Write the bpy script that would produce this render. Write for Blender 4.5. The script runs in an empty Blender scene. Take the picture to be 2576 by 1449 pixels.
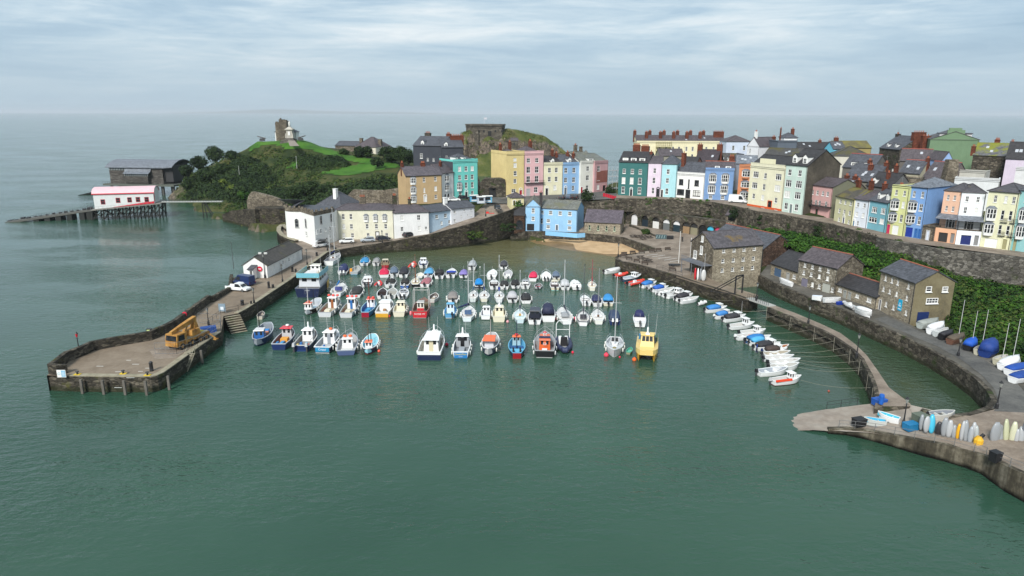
import bpy,math,random
import numpy as np
from mathutils import Vector,Matrix,noise
from mathutils.geometry import tessellate_polygon
random.seed(7)
R_=math.radians
scene=bpy.context.scene
COL=scene.collection
# ---------------- camera ----------------
FPX,CX,CY,CAMH=1717.0,1288.0,724.5,40.0
PITCH,ROLL=math.atan(440.0/FPX),R_(0.156)
FW=Vector((0,math.cos(PITCH),-math.sin(PITCH)))
U0=Vector((0,math.sin(PITCH),math.cos(PITCH)))
RT=Vector((1,0,0))*math.cos(ROLL)+U0*math.sin(ROLL)
UP=RT.cross(FW)
CAM=Vector((0,0,CAMH))
cd=bpy.data.cameras.new('camera');cam=bpy.data.objects.new('camera',cd);COL.objects.link(cam)
cd.sensor_width=36.0;cd.lens=36.0*FPX/2576.0;cd.clip_start=0.5;cd.clip_end=60000
cam.matrix_world=Matrix(((RT.x,UP.x,-FW.x,0),(RT.y,UP.y,-FW.y,0),(RT.z,UP.z,-FW.z,CAMH),(0,0,0,1)))
scene.camera=cam
# ---------------- sky, sun, exposure ----------------
SUN_EL,SUN_AZ=R_(40),R_(203)          # azimuth clockwise from +Y
world=bpy.data.worlds.new("World");scene.world=world;world.use_nodes=True
wt=world.node_tree;wt.nodes.clear()
def wn(t,**k):
 n=wt.nodes.new(t)
 for a,b in k.items(): setattr(n,a,b)
 return n
def wl(a,b): wt.links.new(a,b)
wo=wn('ShaderNodeOutputWorld');bg=wn('ShaderNodeBackground')
sky=wn('ShaderNodeTexSky',sky_type='NISHITA',sun_disc=False,sun_elevation=SUN_EL,sun_rotation=SUN_AZ,air_density=1.2,dust_density=2.5,altitude=40)
tc=wn('ShaderNodeTexCoord');sx=wn('ShaderNodeSeparateXYZ');wl(tc.outputs['Generated'],sx.inputs[0])
def wmath(op,a,b=None,clamp=False):
 n=wn('ShaderNodeMath',operation=op);n.use_clamp=clamp
 for i,v in enumerate((a,b)):
  if v is None: continue
  if isinstance(v,(int,float)): n.inputs[i].default_value=v
  else: wl(v,n.inputs[i])
 return n.outputs[0]
def wnoise(scale,detail,rough,sxy):
 mp=wn('ShaderNodeMapping');mp.inputs['Scale'].default_value=sxy;wl(tc.outputs['Generated'],mp.inputs[0])
 n=wn('ShaderNodeTexNoise');n.inputs['Scale'].default_value=scale;n.inputs['Detail'].default_value=detail;n.inputs['Roughness'].default_value=rough;n.inputs['Distortion'].default_value=.5
 wl(mp.outputs[0],n.inputs['Vector']);return n.outputs['Fac']
def wramp(f,stops):
 r=wn('ShaderNodeValToRGB');e=r.color_ramp.elements
 e[0].position,e[0].color=stops[0][0],stops[0][1]+(1,)
 e[1].position,e[1].color=stops[-1][0],stops[-1][1]+(1,)
 for p,c in stops[1:-1]:
  q=e.new(p);q.color=c+(1,)
 wl(f,r.inputs[0]);return r.outputs[0]
big=wnoise(1.0,6,0.55,(2.2,2.2,15));fine=wnoise(1.0,9,0.66,(5.5,5.5,48))
mixf=wmath('ADD',wmath('MULTIPLY',big,0.6),wmath('MULTIPLY',fine,0.4))
# cloud radiance, in the sky texture's own units (strength 0.055 and the exposure bring them to display values)
cloud=wramp(mixf,[(0.35,(3.9,5.5,7.0)),(0.45,(4.9,6.5,7.9)),(0.53,(6.4,7.8,8.8)),(0.63,(8.9,9.6,10.0))])
hz=wn('ShaderNodeMix',data_type='RGBA');wl(wmath('MULTIPLY',sx.outputs[2],9.0,True),hz.inputs[0])
hz.inputs[6].default_value=(5.0,6.35,7.4,1);wl(cloud,hz.inputs[7])
mx=wn('ShaderNodeMix',data_type='RGBA');mx.inputs[0].default_value=0.93
wl(sky.outputs[0],mx.inputs[6]);wl(hz.outputs[2],mx.inputs[7])
wl(mx.outputs[2],bg.inputs[0]);bg.inputs[1].default_value=0.055
wl(bg.outputs[0],wo.inputs[0])
sd=bpy.data.lights.new('sun','SUN');sd.energy=2.7;sd.angle=R_(14);sd.color=(1.0,0.965,0.91)
so=bpy.data.objects.new('sun',sd);COL.objects.link(so)
sdir=Vector((math.sin(SUN_AZ)*math.cos(SUN_EL),math.cos(SUN_AZ)*math.cos(SUN_EL),math.sin(SUN_EL)))
so.rotation_euler=sdir.to_track_quat('Z','Y').to_euler()
HAZE=bpy.data.materials.new('haze');HAZE.use_nodes=True;ht=HAZE.node_tree;ht.nodes.clear()
hv=ht.nodes.new('ShaderNodeVolumePrincipled');ho=ht.nodes.new('ShaderNodeOutputMaterial');ht.links.new(hv.outputs[0],ho.inputs['Volume'])
hv.inputs['Density'].default_value=6e-5;hv.inputs['Color'].default_value=(.78,.85,.92,1);hv.inputs['Anisotropy'].default_value=0
scene.view_settings.view_transform='Standard';scene.view_settings.look='None'
scene.view_settings.exposure=0.85;scene.view_settings.gamma=1.0
# ---------------- picture <-> world ----------------
def ray(x,y): return (FW+RT*((x-CX)/FPX)+UP*((CY-y)/FPX))
def P(x,y,z=0.0):
 d=ray(x,y);return CAM+d*((z-CAMH)/d.z)
def PY(x,y,Y):
 d=ray(x,y);return CAM+d*(Y/d.y)
def zat(p,y):                      # height over ground point p whose picture row is y
 k=(CY-y)/FPX;q=Vector((p[0],p[1],0))-CAM
 return (k*q.dot(FW)-q.dot(UP))/(UP.z-k*FW.z)
def proj(p):
 q=Vector(p)-CAM;f=q.dot(FW);return (CX+FPX*q.dot(RT)/f,CY-FPX*q.dot(UP)/f)
# ---------------- materials ----------------
MATS={}
def srgb(r,g,b):
 return tuple((c/255/12.92 if c/255<=.04045 else ((c/255+.055)/1.055)**2.4) for c in (r,g,b))
class NT:
 def __init__(s,name):
  s.m=bpy.data.materials.new(name);s.m.use_nodes=True;s.t=s.m.node_tree
  s.b=s.t.nodes['Principled BSDF']
  g=s.t.nodes.new('ShaderNodeNewGeometry');s.pos=g.outputs['Position'];s.geo=g
 def n(s,t,**k):
  n=s.t.nodes.new(t)
  for a,b in k.items(): setattr(n,a,b)
  return n
 def l(s,a,b): s.t.links.new(a,b)
 def mapv(s,sc):
  m=s.n('ShaderNodeMapping');m.inputs['Scale'].default_value=sc;s.l(s.pos,m.inputs[0]);return m.outputs[0]
 def noise(s,scale,detail=4,rough=.55,vec=None):
  n=s.n('ShaderNodeTexNoise');n.inputs['Scale'].default_value=scale;n.inputs['Detail'].default_value=detail
  n.inputs['Roughness'].default_value=rough;s.l(vec or s.pos,n.inputs['Vector']);return n.outputs['Fac']
 def ramp(s,f,stops):
  r=s.n('ShaderNodeValToRGB');e=r.color_ramp.elements
  e[0].position,e[0].color=stops[0][0],tuple(stops[0][1])+(1,)
  e[1].position,e[1].color=stops[-1][0],tuple(stops[-1][1])+(1,)
  for p,c in stops[1:-1]:
   q=e.new(p);q.color=tuple(c)+(1,)
  s.l(f,r.inputs[0]);return r.outputs[0]
 def mix(s,f,a,b,bt='MIX'):
  m=s.n('ShaderNodeMix',data_type='RGBA',blend_type=bt)
  for i,v in ((0,f),(6,a),(7,b)):
   if isinstance(v,(int,float)): m.inputs[i].default_value=v
   elif isinstance(v,tuple): m.inputs[i].default_value=tuple(v)[:3]+(1,)
   else: s.l(v,m.inputs[i])
  return m.outputs[2]
 def math(s,op,a,b=0,clamp=False):
  n=s.n('ShaderNodeMath',operation=op);n.use_clamp=clamp
  for i,v in enumerate((a,b)):
   if isinstance(v,(int,float)): n.inputs[i].default_value=v
   else: s.l(v,n.inputs[i])
  return n.outputs[0]
 def bump(s,h,strength,dist=.1):
  b=s.n('ShaderNodeBump');b.inputs['Strength'].default_value=strength;b.inputs['Distance'].default_value=dist
  s.l(h,b.inputs['Height']);s.l(b.outputs[0],s.b.inputs['Normal'])
 def done(s,col,rough=.6,metal=0,spec=.5):
  if isinstance(col,tuple): s.b.inputs['Base Color'].default_value=tuple(col)[:3]+(1,)
  else: s.l(col,s.b.inputs['Base Color'])
  s.b.inputs['Roughness'].default_value=rough;s.b.inputs['Metallic'].default_value=metal
  s.b.inputs['Specular IOR Level'].default_value=spec
  return s.m
def sc3(c,k): return tuple(max(0,min(1,x*k)) for x in c)
def paint(c,rough=.45,var=.12,scale=.6,spec=.4):
 """painted or plastered surface of base colour c with slight weathering"""
 key=('p',c,rough,var,scale)
 if key in MATS: return MATS[key]
 t=NT('paint');n=t.noise(scale,5);n2=t.noise(scale*6,3,.6,t.mapv((1,1,.25)))
 f=t.math('ADD',t.math('MULTIPLY',n,.6),t.math('MULTIPLY',n2,.4))
 MATS[key]=t.done(t.ramp(f,[(.3,sc3(c,1-var)),(.7,sc3(c,1+var*.6))]),rough,0,spec);return MATS[key]
def plain(c,rough=.5,metal=0,spec=.5):
 key=('s',c,rough,metal)
 if key in MATS: return MATS[key]
 t=NT('surface');n=t.noise(3.0,2)
 MATS[key]=t.done(t.ramp(n,[(.3,sc3(c,.9)),(.7,sc3(c,1.08))]),rough,metal,spec);return MATS[key]
def stone(name,c1,c2,c3,scale=1.2,sz=1.8,moss=None,bump=.6,dark=.45,joint=.12,tide=False):
 if name in MATS: return MATS[name]
 t=NT(name)
 v=t.n('ShaderNodeTexVoronoi');v.inputs['Scale'].default_value=scale;t.l(t.mapv((1,1,sz)),v.inputs['Vector'])
 e=t.n('ShaderNodeTexVoronoi',feature='DISTANCE_TO_EDGE');e.inputs['Scale'].default_value=scale;t.l(t.mapv((1,1,sz)),e.inputs['Vector'])
 sp=t.n('ShaderNodeSeparateColor');t.l(v.outputs['Color'],sp.inputs[0])
 a=t.ramp(sp.outputs[0],[(0,c1),(.5,c2),(1,c3)])
 big=t.noise(.22,6,.6)
 a=t.mix(t.ramp(big,[(.38,(0,0,0)),(.62,(1,1,1))]),a,t.mix(.55,a,sc3(c1,.7)))
 fine=t.noise(5,4,.6)
 a=t.mix(.5,a,t.ramp(fine,[(.3,(.35,.35,.35)),(.7,(1,1,1))]),'MULTIPLY')
 j=t.ramp(e.outputs['Distance'],[(0,(dark,dark,dark)),(joint,(1,1,1))])
 a=t.mix(1.0,a,j,'MULTIPLY')
 if moss:
  mn=t.noise(.5,6,.65);a=t.mix(t.ramp(mn,[(moss[1],(0,0,0)),(moss[1]+.12,(1,1,1))]),a,moss[0])
 if tide:
  zs=t.n('ShaderNodeSeparateXYZ');t.l(t.pos,zs.inputs[0]);zf=t.math('ADD',zs.outputs[2],t.math('MULTIPLY',t.math('SUBTRACT',t.noise(.5,5,.6),.5),1.4))
  a=t.mix(t.ramp(t.math('MULTIPLY',zf,.5),[(.22,(0,0,0)),(.5,(1,1,1))]),t.mix(.75,a,(.018,.022,.008)),a)
 t.bump(t.math('ADD',e.outputs['Distance'],t.math('MULTIPLY',fine,.3)),bump,.15)
 MATS[name]=t.done(a,.9,0,.2);return MATS[name]
def slate(name,c,lichen=None,amt=.6):
 key=('sl',name)
 if key in MATS: return MATS[key]
 t=NT(name);n=t.noise(1.1,5,.65);row=t.n('ShaderNodeTexWave',wave_type='BANDS',bands_direction='Z')
 row.inputs['Scale'].default_value=1.3;row.inputs['Distortion'].default_value=.6;t.l(t.pos,row.inputs['Vector'])
 v=t.n('ShaderNodeTexVoronoi');v.inputs['Scale'].default_value=2.4;t.l(t.pos,v.inputs['Vector'])
 sp=t.n('ShaderNodeSeparateColor');t.l(v.outputs['Color'],sp.inputs[0])
 f=t.math('ADD',t.math('MULTIPLY',n,.7),t.math('MULTIPLY',sp.outputs[0],.3))
 a=t.ramp(f,[(.28,sc3(c,.62)),(.5,c),(.75,sc3(c,1.5))])
 a=t.mix(.35,a,t.ramp(row.outputs['Fac'],[(0,(.6,.6,.6)),(1,(1,1,1))]),'MULTIPLY')
 if lichen:
  ln=t.noise(.28,6,.6);a=t.mix(t.ramp(ln,[(amt,(0,0,0)),(amt+.13,(1,1,1))]),a,lichen)
 t.bump(row.outputs['Fac'],.3,.05)
 MATS[key]=t.done(a,.62,0,.4);return MATS[key]
def leafmat(name,c1,c2,c3):
 if name in MATS: return MATS[name]
 t=NT(name);g=t.noise(.16,4,.6);r=t.geo.outputs['Random Per Island']
 f=t.math('ADD',t.math('MULTIPLY',g,.75),t.math('MULTIPLY',r,.3))
 MATS[name]=t.done(t.ramp(f,[(.34,c1),(.52,c2),(.74,c3)]),.75,0,.15)
 return MATS[name]
def ground(name,cols,scale,rough=.85,bump=.3,detail=6,spec=.25):
 if name in MATS: return MATS[name]
 t=NT(name);n=t.noise(scale,detail,.6);f=t.noise(scale*9,4,.65)
 g=t.math('ADD',t.math('MULTIPLY',n,.7),t.math('MULTIPLY',f,.3))
 k=len(cols);st=[(.32+.36*i/(k-1),c) for i,c in enumerate(cols)]
 t.bump(f,bump,.08);MATS[name]=t.done(t.ramp(g,st),rough,0,spec);return MATS[name]
WHITE=(.74,.74,.72);BLACK=(.015,.015,.017)
def glassmat():
 if 'gl' in MATS: return MATS['gl']
 t=NT('window_glass');n=t.noise(.9,2)
 MATS['gl']=t.done(t.ramp(n,[(.35,(.010,.012,.015)),(.6,(.03,.034,.038)),(.74,(.10,.10,.10))]),.15,0,.4);return MATS['gl']
GLASS=glassmat()
blindm=paint((.6,.6,.57),.7)
STONE=stone('rubble_stone',(.12,.10,.075),(.21,.18,.135),(.30,.26,.20),1.3,1.8)
STONED=stone('dark_harbour_stone',(.032,.027,.021),(.072,.062,.046),(.14,.12,.09),1.1,2.0,((.05,.055,.015),.58),tide=True)
STONEP=stone('pier_masonry',(.038,.034,.027),(.092,.08,.062),(.18,.157,.12),1.2,2.8,((.075,.075,.02),.57),dark=.3,tide=True)
STONEW=stone('warehouse_stone',(.24,.205,.15),(.36,.31,.23),(.50,.44,.335),2.4,1.6,None,joint=.05,dark=.6,bump=.3)
STONER=stone('retaining_stone',(.048,.041,.032),(.105,.091,.07),(.20,.175,.135),1.2,1.7,((.03,.045,.012),.56),tide=True)
STONEL=stone('pale_retaining_stone',(.07,.066,.058),(.15,.14,.12),(.27,.255,.225),1.2,1.7,((.035,.045,.015),.60))
RISER=stone('shaded_riser_stone',(.05,.042,.032),(.12,.10,.075),(.19,.155,.11),.35,.9,((.03,.045,.012),.52),bump=1.0)
SL_G=slate('grey_slate',(.065,.068,.08));SL_P=slate('purple_slate',(.075,.062,.068))
SL_L=slate('lichen_slate',(.065,.06,.065),(.13,.10,.025),.58);SL_M=slate('mossy_slate',(.055,.052,.05),(.07,.062,.02),.50)
SL_D=slate('dark_slate',(.032,.03,.032));SL_A=slate('pale_mossy_slate',(.13,.135,.12),(.12,.12,.08),.5)
LEAD=slate('lead_sheet',(.14,.155,.18));BRICK=stone('red_brick',(.12,.04,.025),(.20,.06,.035),(.27,.09,.05),3.0,2.5)
TAR=ground('asphalt',[(.05,.05,.05),(.10,.098,.092),(.15,.145,.13)],.25)
PAVE=ground('worn_paving',[(.12,.092,.065),(.19,.15,.11),(.25,.205,.155)],.22)
PAVE2=ground('quay_concrete',[(.115,.092,.072),(.20,.162,.128),(.29,.245,.20)],.3)
KERB=ground('pale_kerb_stone',[(.15,.135,.09),(.26,.235,.17),(.33,.30,.23)],.8)
SAND=ground('beach_sand',[(.30,.20,.11),(.42,.29,.165),(.5,.36,.22)],.25)
WSAND=ground('wet_sand',[(.13,.085,.04),(.19,.125,.06),(.24,.16,.08)],.3,.35)
GRASS=ground('mown_grass',[(.02,.06,.006),(.04,.12,.01),(.075,.16,.02)],.12)
METAL=plain((.32,.33,.34),.4,.7);DKMET=plain((.02,.02,.022),.5)
# ---------------- objects ----------------
def link(o,parent=None):
 COL.objects.link(o)
 if parent: o.parent=parent
 return o
def tag(o,label=None,cat=None,group=None,kind=None):
 if label: o['label']=label
 if cat: o['category']=cat
 if group: o['group']=group
 if kind: o['kind']=kind
 return o
def empty(name,loc,rz,label,cat,group=None):
 o=bpy.data.objects.new(name,None);o.empty_display_size=.2
 o.location=loc;o.rotation_euler=(0,0,rz);link(o);return tag(o,label,cat,group)
def copy_tree(o,parent=None):
 c=o.copy();link(c)
 if parent: c.parent=parent
 for ch in o.children: copy_tree(ch,c)
 return c
class MB:
 def __init__(s): s.v=[];s.f=[];s.mi=[];s.ms=[]
 def m(s,mat):
  if mat not in s.ms: s.ms.append(mat)
  return s.ms.index(mat)
 def face(s,vs,mat=None):
  b=len(s.v);s.v+=[tuple(v) for v in vs];s.f.append(tuple(range(b,b+len(vs))));s.mi.append(s.m(mat) if mat else 0)
 def box(s,x0,x1,y0,y1,z0,z1,mat=None,tx=0,ty=0):
  """box; tx, ty pull the top in on each side"""
  a=[(x0,y0,z0),(x1,y0,z0),(x1,y1,z0),(x0,y1,z0),(x0+tx,y0+ty,z1),(x1-tx,y0+ty,z1),(x1-tx,y1-ty,z1),(x0+tx,y1-ty,z1)]
  s.hexa(a,mat)
 def hexa(s,a,mat=None):
  b=len(s.v);s.v+=a;k=s.m(mat) if mat else 0
  for q in ((3,2,1,0),(4,5,6,7),(0,1,5,4),(1,2,6,5),(2,3,7,6),(3,0,4,7)):
   s.f.append(tuple(b+i for i in q));s.mi.append(k)
 def rings(s,rings,mat=None,cap=True,closed=True):
  b=len(s.v);n=len(rings[0]);k=s.m(mat) if mat else 0
  for r in rings: s.v+=[tuple(p) for p in r]
  for i in range(len(rings)-1):
   for j in range(n if closed else n-1):
    a,c=b+i*n+j,b+i*n+(j+1) % n
    s.f.append((a,c,c+n,a+n));s.mi.append(k)
  if cap and closed:
   s.f.append(tuple(range(b+n-1,b-1,-1)));s.mi.append(k)
   q=b+(len(rings)-1)*n;s.f.append(tuple(range(q,q+n)));s.mi.append(k)
 def tube(s,p,q,r0,r1=None,n=6,mat=None):
  p,q=Vector(p),Vector(q);r1=r0 if r1 is None else r1
  d=(q-p).normalized();a=d.orthogonal().normalized();b=d.cross(a)
  s.rings([[c+a*(r*math.cos(2*math.pi*i/n))+b*(r*math.sin(2*math.pi*i/n)) for i in range(n)] for c,r in ((p,r0),(q,r1))],mat)
 def path(s,pts,r,n=5,mat=None):
  for a,b in zip(pts,pts[1:]): s.tube(a,b,r,r,n,mat)
 def lathe(s,prof,n=10,mat=None,c=(0,0,0),sx=1,sy=1):
  s.rings([[(c[0]+r*sx*math.cos(2*math.pi*i/n),c[1]+r*sy*math.sin(2*math.pi*i/n),c[2]+z) for i in range(n)] for r,z in prof],mat)
 def prism(s,poly,z0,z1,mat=None,matside=None):
  """poly: xy points; z0/z1 scalars or z1 list"""
  zt=z1 if isinstance(z1,(list,tuple)) else [z1]*len(poly)
  top=[Vector((p[0],p[1],z)) for p,z in zip(poly,zt)]
  ar=sum(a[0]*b[1]-b[0]*a[1] for a,b in zip(poly,list(poly[1:])+[poly[0]]))
  for t in tessellate_polygon([[Vector((p.x,p.y,0)) for p in top]]):
   tri=[top[i] for i in t]
   if (tri[1]-tri[0]).cross(tri[2]-tri[0]).z<0: tri.reverse()
   s.face(tri,mat)
  n=len(poly)
  for i in range(n):
   a,b=top[i],top[(i+1) % n]
   if ar<0: a,b=b,a
   s.face([(a.x,a.y,z0),(b.x,b.y,z0),b,a],matside or mat)
 def sphere(s,c,r,mat=None,n=8,m=5,sz=1):
  s.rings([[(c[0]+r*math.sin(math.pi*(j+.02)/(m+.04))*math.cos(2*math.pi*i/n),c[1]+r*math.sin(math.pi*(j+.02)/(m+.04))*math.sin(2*math.pi*i/n),c[2]-r*sz*math.cos(math.pi*j/m)) for i in range(n)] for j in range(m+1)],mat)
 def mesh(s,name,mat=None):
  me=bpy.data.meshes.new(name);me.from_pydata(s.v,[],s.f)
  for m in (s.ms or [mat]): me.materials.append(m)
  if s.ms: me.polygons.foreach_set('material_index',s.mi)
  me.update();return me
 def build(s,name,mat=None,parent=None,smooth=False):
  me=s.mesh(name,mat)
  if smooth: me.polygons.foreach_set('use_smooth',[True]*len(me.polygons))
  o=bpy.data.objects.new(name,me);return link(o,parent)
def struct(o): o['kind']='structure';return o
# ================= water =================
t=NT('sea_water')
n1=t.noise(.55,3,.5,t.mapv((1,1.9,1)));n2=t.noise(.11,3,.5,t.mapv((1,1.6,1)));n3=t.noise(1.7,2,.5,t.mapv((1,1.5,1)))
hh=t.math('ADD',t.math('ADD',t.math('MULTIPLY',n1,1.0),t.math('MULTIPLY',n2,1.3)),t.math('MULTIPLY',n3,.4))
ruf=t.ramp(t.noise(.03,5,.62,t.mapv((.55,1.3,1))),[(.42,(.22,.22,.22)),(.58,(1,1,1))])
bp=t.n('ShaderNodeBump');bp.inputs['Distance'].default_value=.55;t.l(t.math('MULTIPLY',ruf,.6),bp.inputs['Strength']);t.l(hh,bp.inputs['Height']);t.l(bp.outputs[0],t.b.inputs['Normal'])
wcol=t.ramp(t.noise(.018,4,.55),[(.35,(.019,.056,.036)),(.65,(.031,.078,.051))])
bc,ib=P(1400,622,0),P(2300,950,0)          # sandy shallows off the beach, silty inner basin
def near_(c,r,sx_=1):
 d=t.n('ShaderNodeVectorMath',operation='DISTANCE');m_=t.mapv((sx_,1,0));t.l(m_,d.inputs[0]);d.inputs[1].default_value=(c.x*sx_,c.y,0)
 return t.math('ADD',d.outputs['Value'],t.math('MULTIPLY',t.noise(.09,4),r*.5)),r
a_,r_=near_(bc,24,.6);wcol=t.mix(t.ramp(t.math('DIVIDE',a_,60),[(.3,(1,1,1)),(.85,(0,0,0))]),wcol,(.11,.105,.05))
a_,r_=near_(ib,24,1.3);wcol=t.mix(t.ramp(t.math('DIVIDE',a_,60),[(.3,(.8,.8,.8)),(.7,(0,0,0))]),wcol,(.03,.05,.024))
WATER=t.done(wcol,.1,0,.5);t.b.inputs['IOR'].default_value=1.33
mb=MB();xs=[-40000,-6000,-1500,-500,-150,0,150,500,1500,6000,40000];ys=[-300,0,60,120,200,350,700,1500,4000,12000,40000]
for i in range(len(xs)-1):
 for j in range(len(ys)-1):
  mb.face([(xs[i],ys[j],0),(xs[i+1],ys[j],0),(xs[i+1],ys[j+1],0),(xs[i],ys[j+1],0)])
sea=struct(mb.build('water',WATER))
# ================= terrain =================
def inpoly(x,y,poly):
 c=False;j=len(poly)-1
 for i in range(len(poly)):
  a,b=poly[i],poly[j]
  if (a[1]>y)!=(b[1]>y) and x<(b[0]-a[0])*(y-a[1])/(b[1]-a[1])+a[0]: c=not c
  j=i
 return c
class RBF:
 def __init__(s,pts):
  s.p=np.array([[q[0],q[1]] for q in pts],float);z=np.array([q[2] for q in pts],float);n=len(pts)
  d=np.linalg.norm(s.p[:,None]-s.p[None],axis=2)+np.eye(n)*-1e-3
  s.z0=z.mean();s.w=np.linalg.solve(d,z-s.z0)
 def __call__(s,X,Y):
  d=np.sqrt((np.asarray(X)[...,None]-s.p[:,0])**2+(np.asarray(Y)[...,None]-s.p[:,1])**2);return s.z0+d@s.w
def ctl(lst):
 out=[]
 for k,a,b,c in lst:
  p=P(a,b,c) if k=='z' else PY(a,b,c) if k=='Y' else Vector((a,b,c));out.append((p.x,p.y,p.z))
 return out
HOUSEROW=[(1023,511,11),(1112,506,11),(1170,498,11),(1240,500,11),(1274,496,11),(1318,493.5,11),(1366,491,11),(1414,489,11),(1459,487,11.2),(1528,479,11.5),
 (1553,490,12),(1630,494,12),(1700,496,12),(1773,501,12),(1850,512,12),(1879,518,12),(1965,532,12),(2020,541,12),(2087,549,11.7),(2142,569,11.5),
 (2224,587,11.5),(2316,601,11.3),(2402,614,11.2),(2500,627,11),(2620,640,11)]
C=[]
for x,y,z in HOUSEROW:
 p=P(x,y,z);C.append(('w',p.x,p.y,z-.3));C.append(('w',p.x,p.y+14,z-.2+(1.0 if x>1600 else 0)))
C+=[('z',x,y,z-.5) for x,y,z in [(990,606,2.9),(1085,590,4.1),(1180,566,6),(1250,544,7.6),(1292,528,8.7),(1310,510,9.8),(1340,503,10.4),(1400,500,10.6),(1460,499,11),(1530,500,11.2),(1081,584,3.6),(1136,563,5.6),(1194,537,8),(1245,518,9.8),(1000,590,3)]]
C+=[('w',x,y,z) for x,y,z in [(-18,278,9),(0,275,9),(15,275,9),(30,272,9.5),(-15,300,1.5),(0,300,1),(20,300,1),(38,300,2),(-15,330,-3),(10,330,-3),(35,330,-3),(48,300,7),(52,340,2),(55,400,-3),
 (75,290,13.5),(110,280,14),(150,260,14),(190,240,14),(70,350,14),(110,350,15),(160,340,15),(220,320,15),(75,400,4),(120,400,5),(180,400,5),(75,430,-3),(120,430,-3),(180,430,-3),(250,200,13),(250,300,14),(250,140,12)]]
# beach level, arches, car park
C+=[('z',x,y,z) for x,y,z in [(1320,596,-.5),(1400,615,-.3),(1500,628,-.3),(1560,640,-.8),(1330,584,1.4),(1460,588,1.6),(1580,605,1.8),(1330,560,3),(1400,545,3.2),(1465,560,3.2),(1550,565,3.2),(1320,545,4.2),
 (1480,520,6.5),(1540,515,8),(1600,565,3.9),(1700,582,3.8),(1790,602,3.5),(1640,600,2.4),(1700,640,2.2),(1620,650,2.2),(1740,660,2.3),(1700,690,2.2),(1800,690,2.2),(1850,660,2.5),(1900,640,3)]]
C+=[('z',x,y,z) for x,y,z in [(1590,518,8.8),(1640,521,8.8),(1700,527,8.6),(1760,537,8.3),(1830,550,8),(1900,568,7.8),(1580,503,9.4),(1700,510,9.4),(1800,522,9.2),(1880,545,8.6),(1960,572,8.4),(2040,590,8.2),(2120,610,8),(1950,600,6.5),(2010,610,6.5),(1860,590,5.5),(1930,625,4.5),(2020,640,4.5),(2090,655,5),(2140,690,4.6),
 (2190,620,9.2),(2250,632,9.4),(2150,645,7.6),(2210,662,7.4),(2290,668,7.6),(2350,655,8.2),(2450,685,6.6),(2560,700,6.5),(2640,720,6.5),(2400,730,5.5),(2500,750,5.4),(2600,780,5.4),(2400,790,3.8),(2450,830,3.4),(2500,850,3.6),(2576,880,3.8),(2640,920,3.8)]]
C+=[('z',x,y,2.1) for x,y in [(1930,720),(2040,770),(2150,815),(2280,830),(2350,860),(2430,900),(2500,960),(2540,1020),(2576,1180),(2640,1100),(2640,1000)]]
C+=[('z',x,y,.6) for x,y in [(2400,1070),(2440,1110),(2480,1130),(2350,1090)]]
# castle hill
C+=[('Y',*q) for q in [(700,356,345),(770,356,345),(735,354,340),(735,356,352),(650,356,343),(610,380,338),(575,397,335),(540,410,333),(500,425,332),(470,445,332),(448,475,332),
 (600,430,318),(700,430,318),(640,400,330),(700,385,332),(780,380,332),(600,480,300),(700,480,296),(800,480,285),(880,478,280),(940,460,285),(990,450,292),(540,470,310),(520,500,300),
 (800,366,345),(850,382,340),(900,394,332),(960,402,328),(1000,414,320),(1035,425,312),(900,430,312),(830,430,312),(760,500,272),(820,515,258),(870,520,248),(950,515,246),(1000,505,248),(660,505,278),(660,545,262),(700,520,262),(760,535,250)]]
C+=[('w',x,y,z) for x,y,z in [(-100,375,14),(-60,370,17),(-30,360,14),(-100,400,4),(-60,400,8),(-20,385,3),(-100,430,-4),(-40,420,-4),(-140,380,6),(-160,380,-4),(-160,410,-4),(-150,340,6),(-20,340,6),(-5,350,-2)]]
C+=[('z',x,y,-2.2) for x,y in [(430,505),(470,525),(510,537),(550,552),(600,568),(400,480),(640,590),(690,600)]]
C+=[('z',x,y,2.5) for x,y in [(455,490),(500,512),(540,532),(590,548),(630,560)]]
C+=[('z',x,y,3) for x,y in [(660,560),(720,560),(760,575),(840,575),(900,570),(960,572)]]
_land=RBF(ctl(C))
LANDPX=[(425,498),(445,512),(480,526),(540,550),(600,564),(645,585),(700,590),(745,618),(835,640),(990,632),(1085,626),(1180,616),(1260,600),(1318,590),(1325,603),(1400,622),(1500,633),(1556,646),(1552,664),(1700,712),(1790,725),(1850,712),(1906,700),(1925,722),(2040,768),(2200,832),(2330,890),(2420,940),(2478,990),(2490,1025),(2400,1062),(2300,1100),(2380,1150),(2480,1195),(2580,1250)]
LAND=[(q.x,q.y) for q in (P(x,y,0) for x,y in LANDPX)]+[(150,60),(320,60),(320,460),(45,460),(30,318),(-20,318),(-15,440),(-260,440),(-260,330)]
def hland(X,Y):
 z=_land(X,Y);return z
def hl(x,y): return float(_land(np.array(x),np.array(y)))
def fractal(x,y,s): return noise.fractal(Vector((x*s,y*s,3.1)),1.0,2.0,5)
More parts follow.
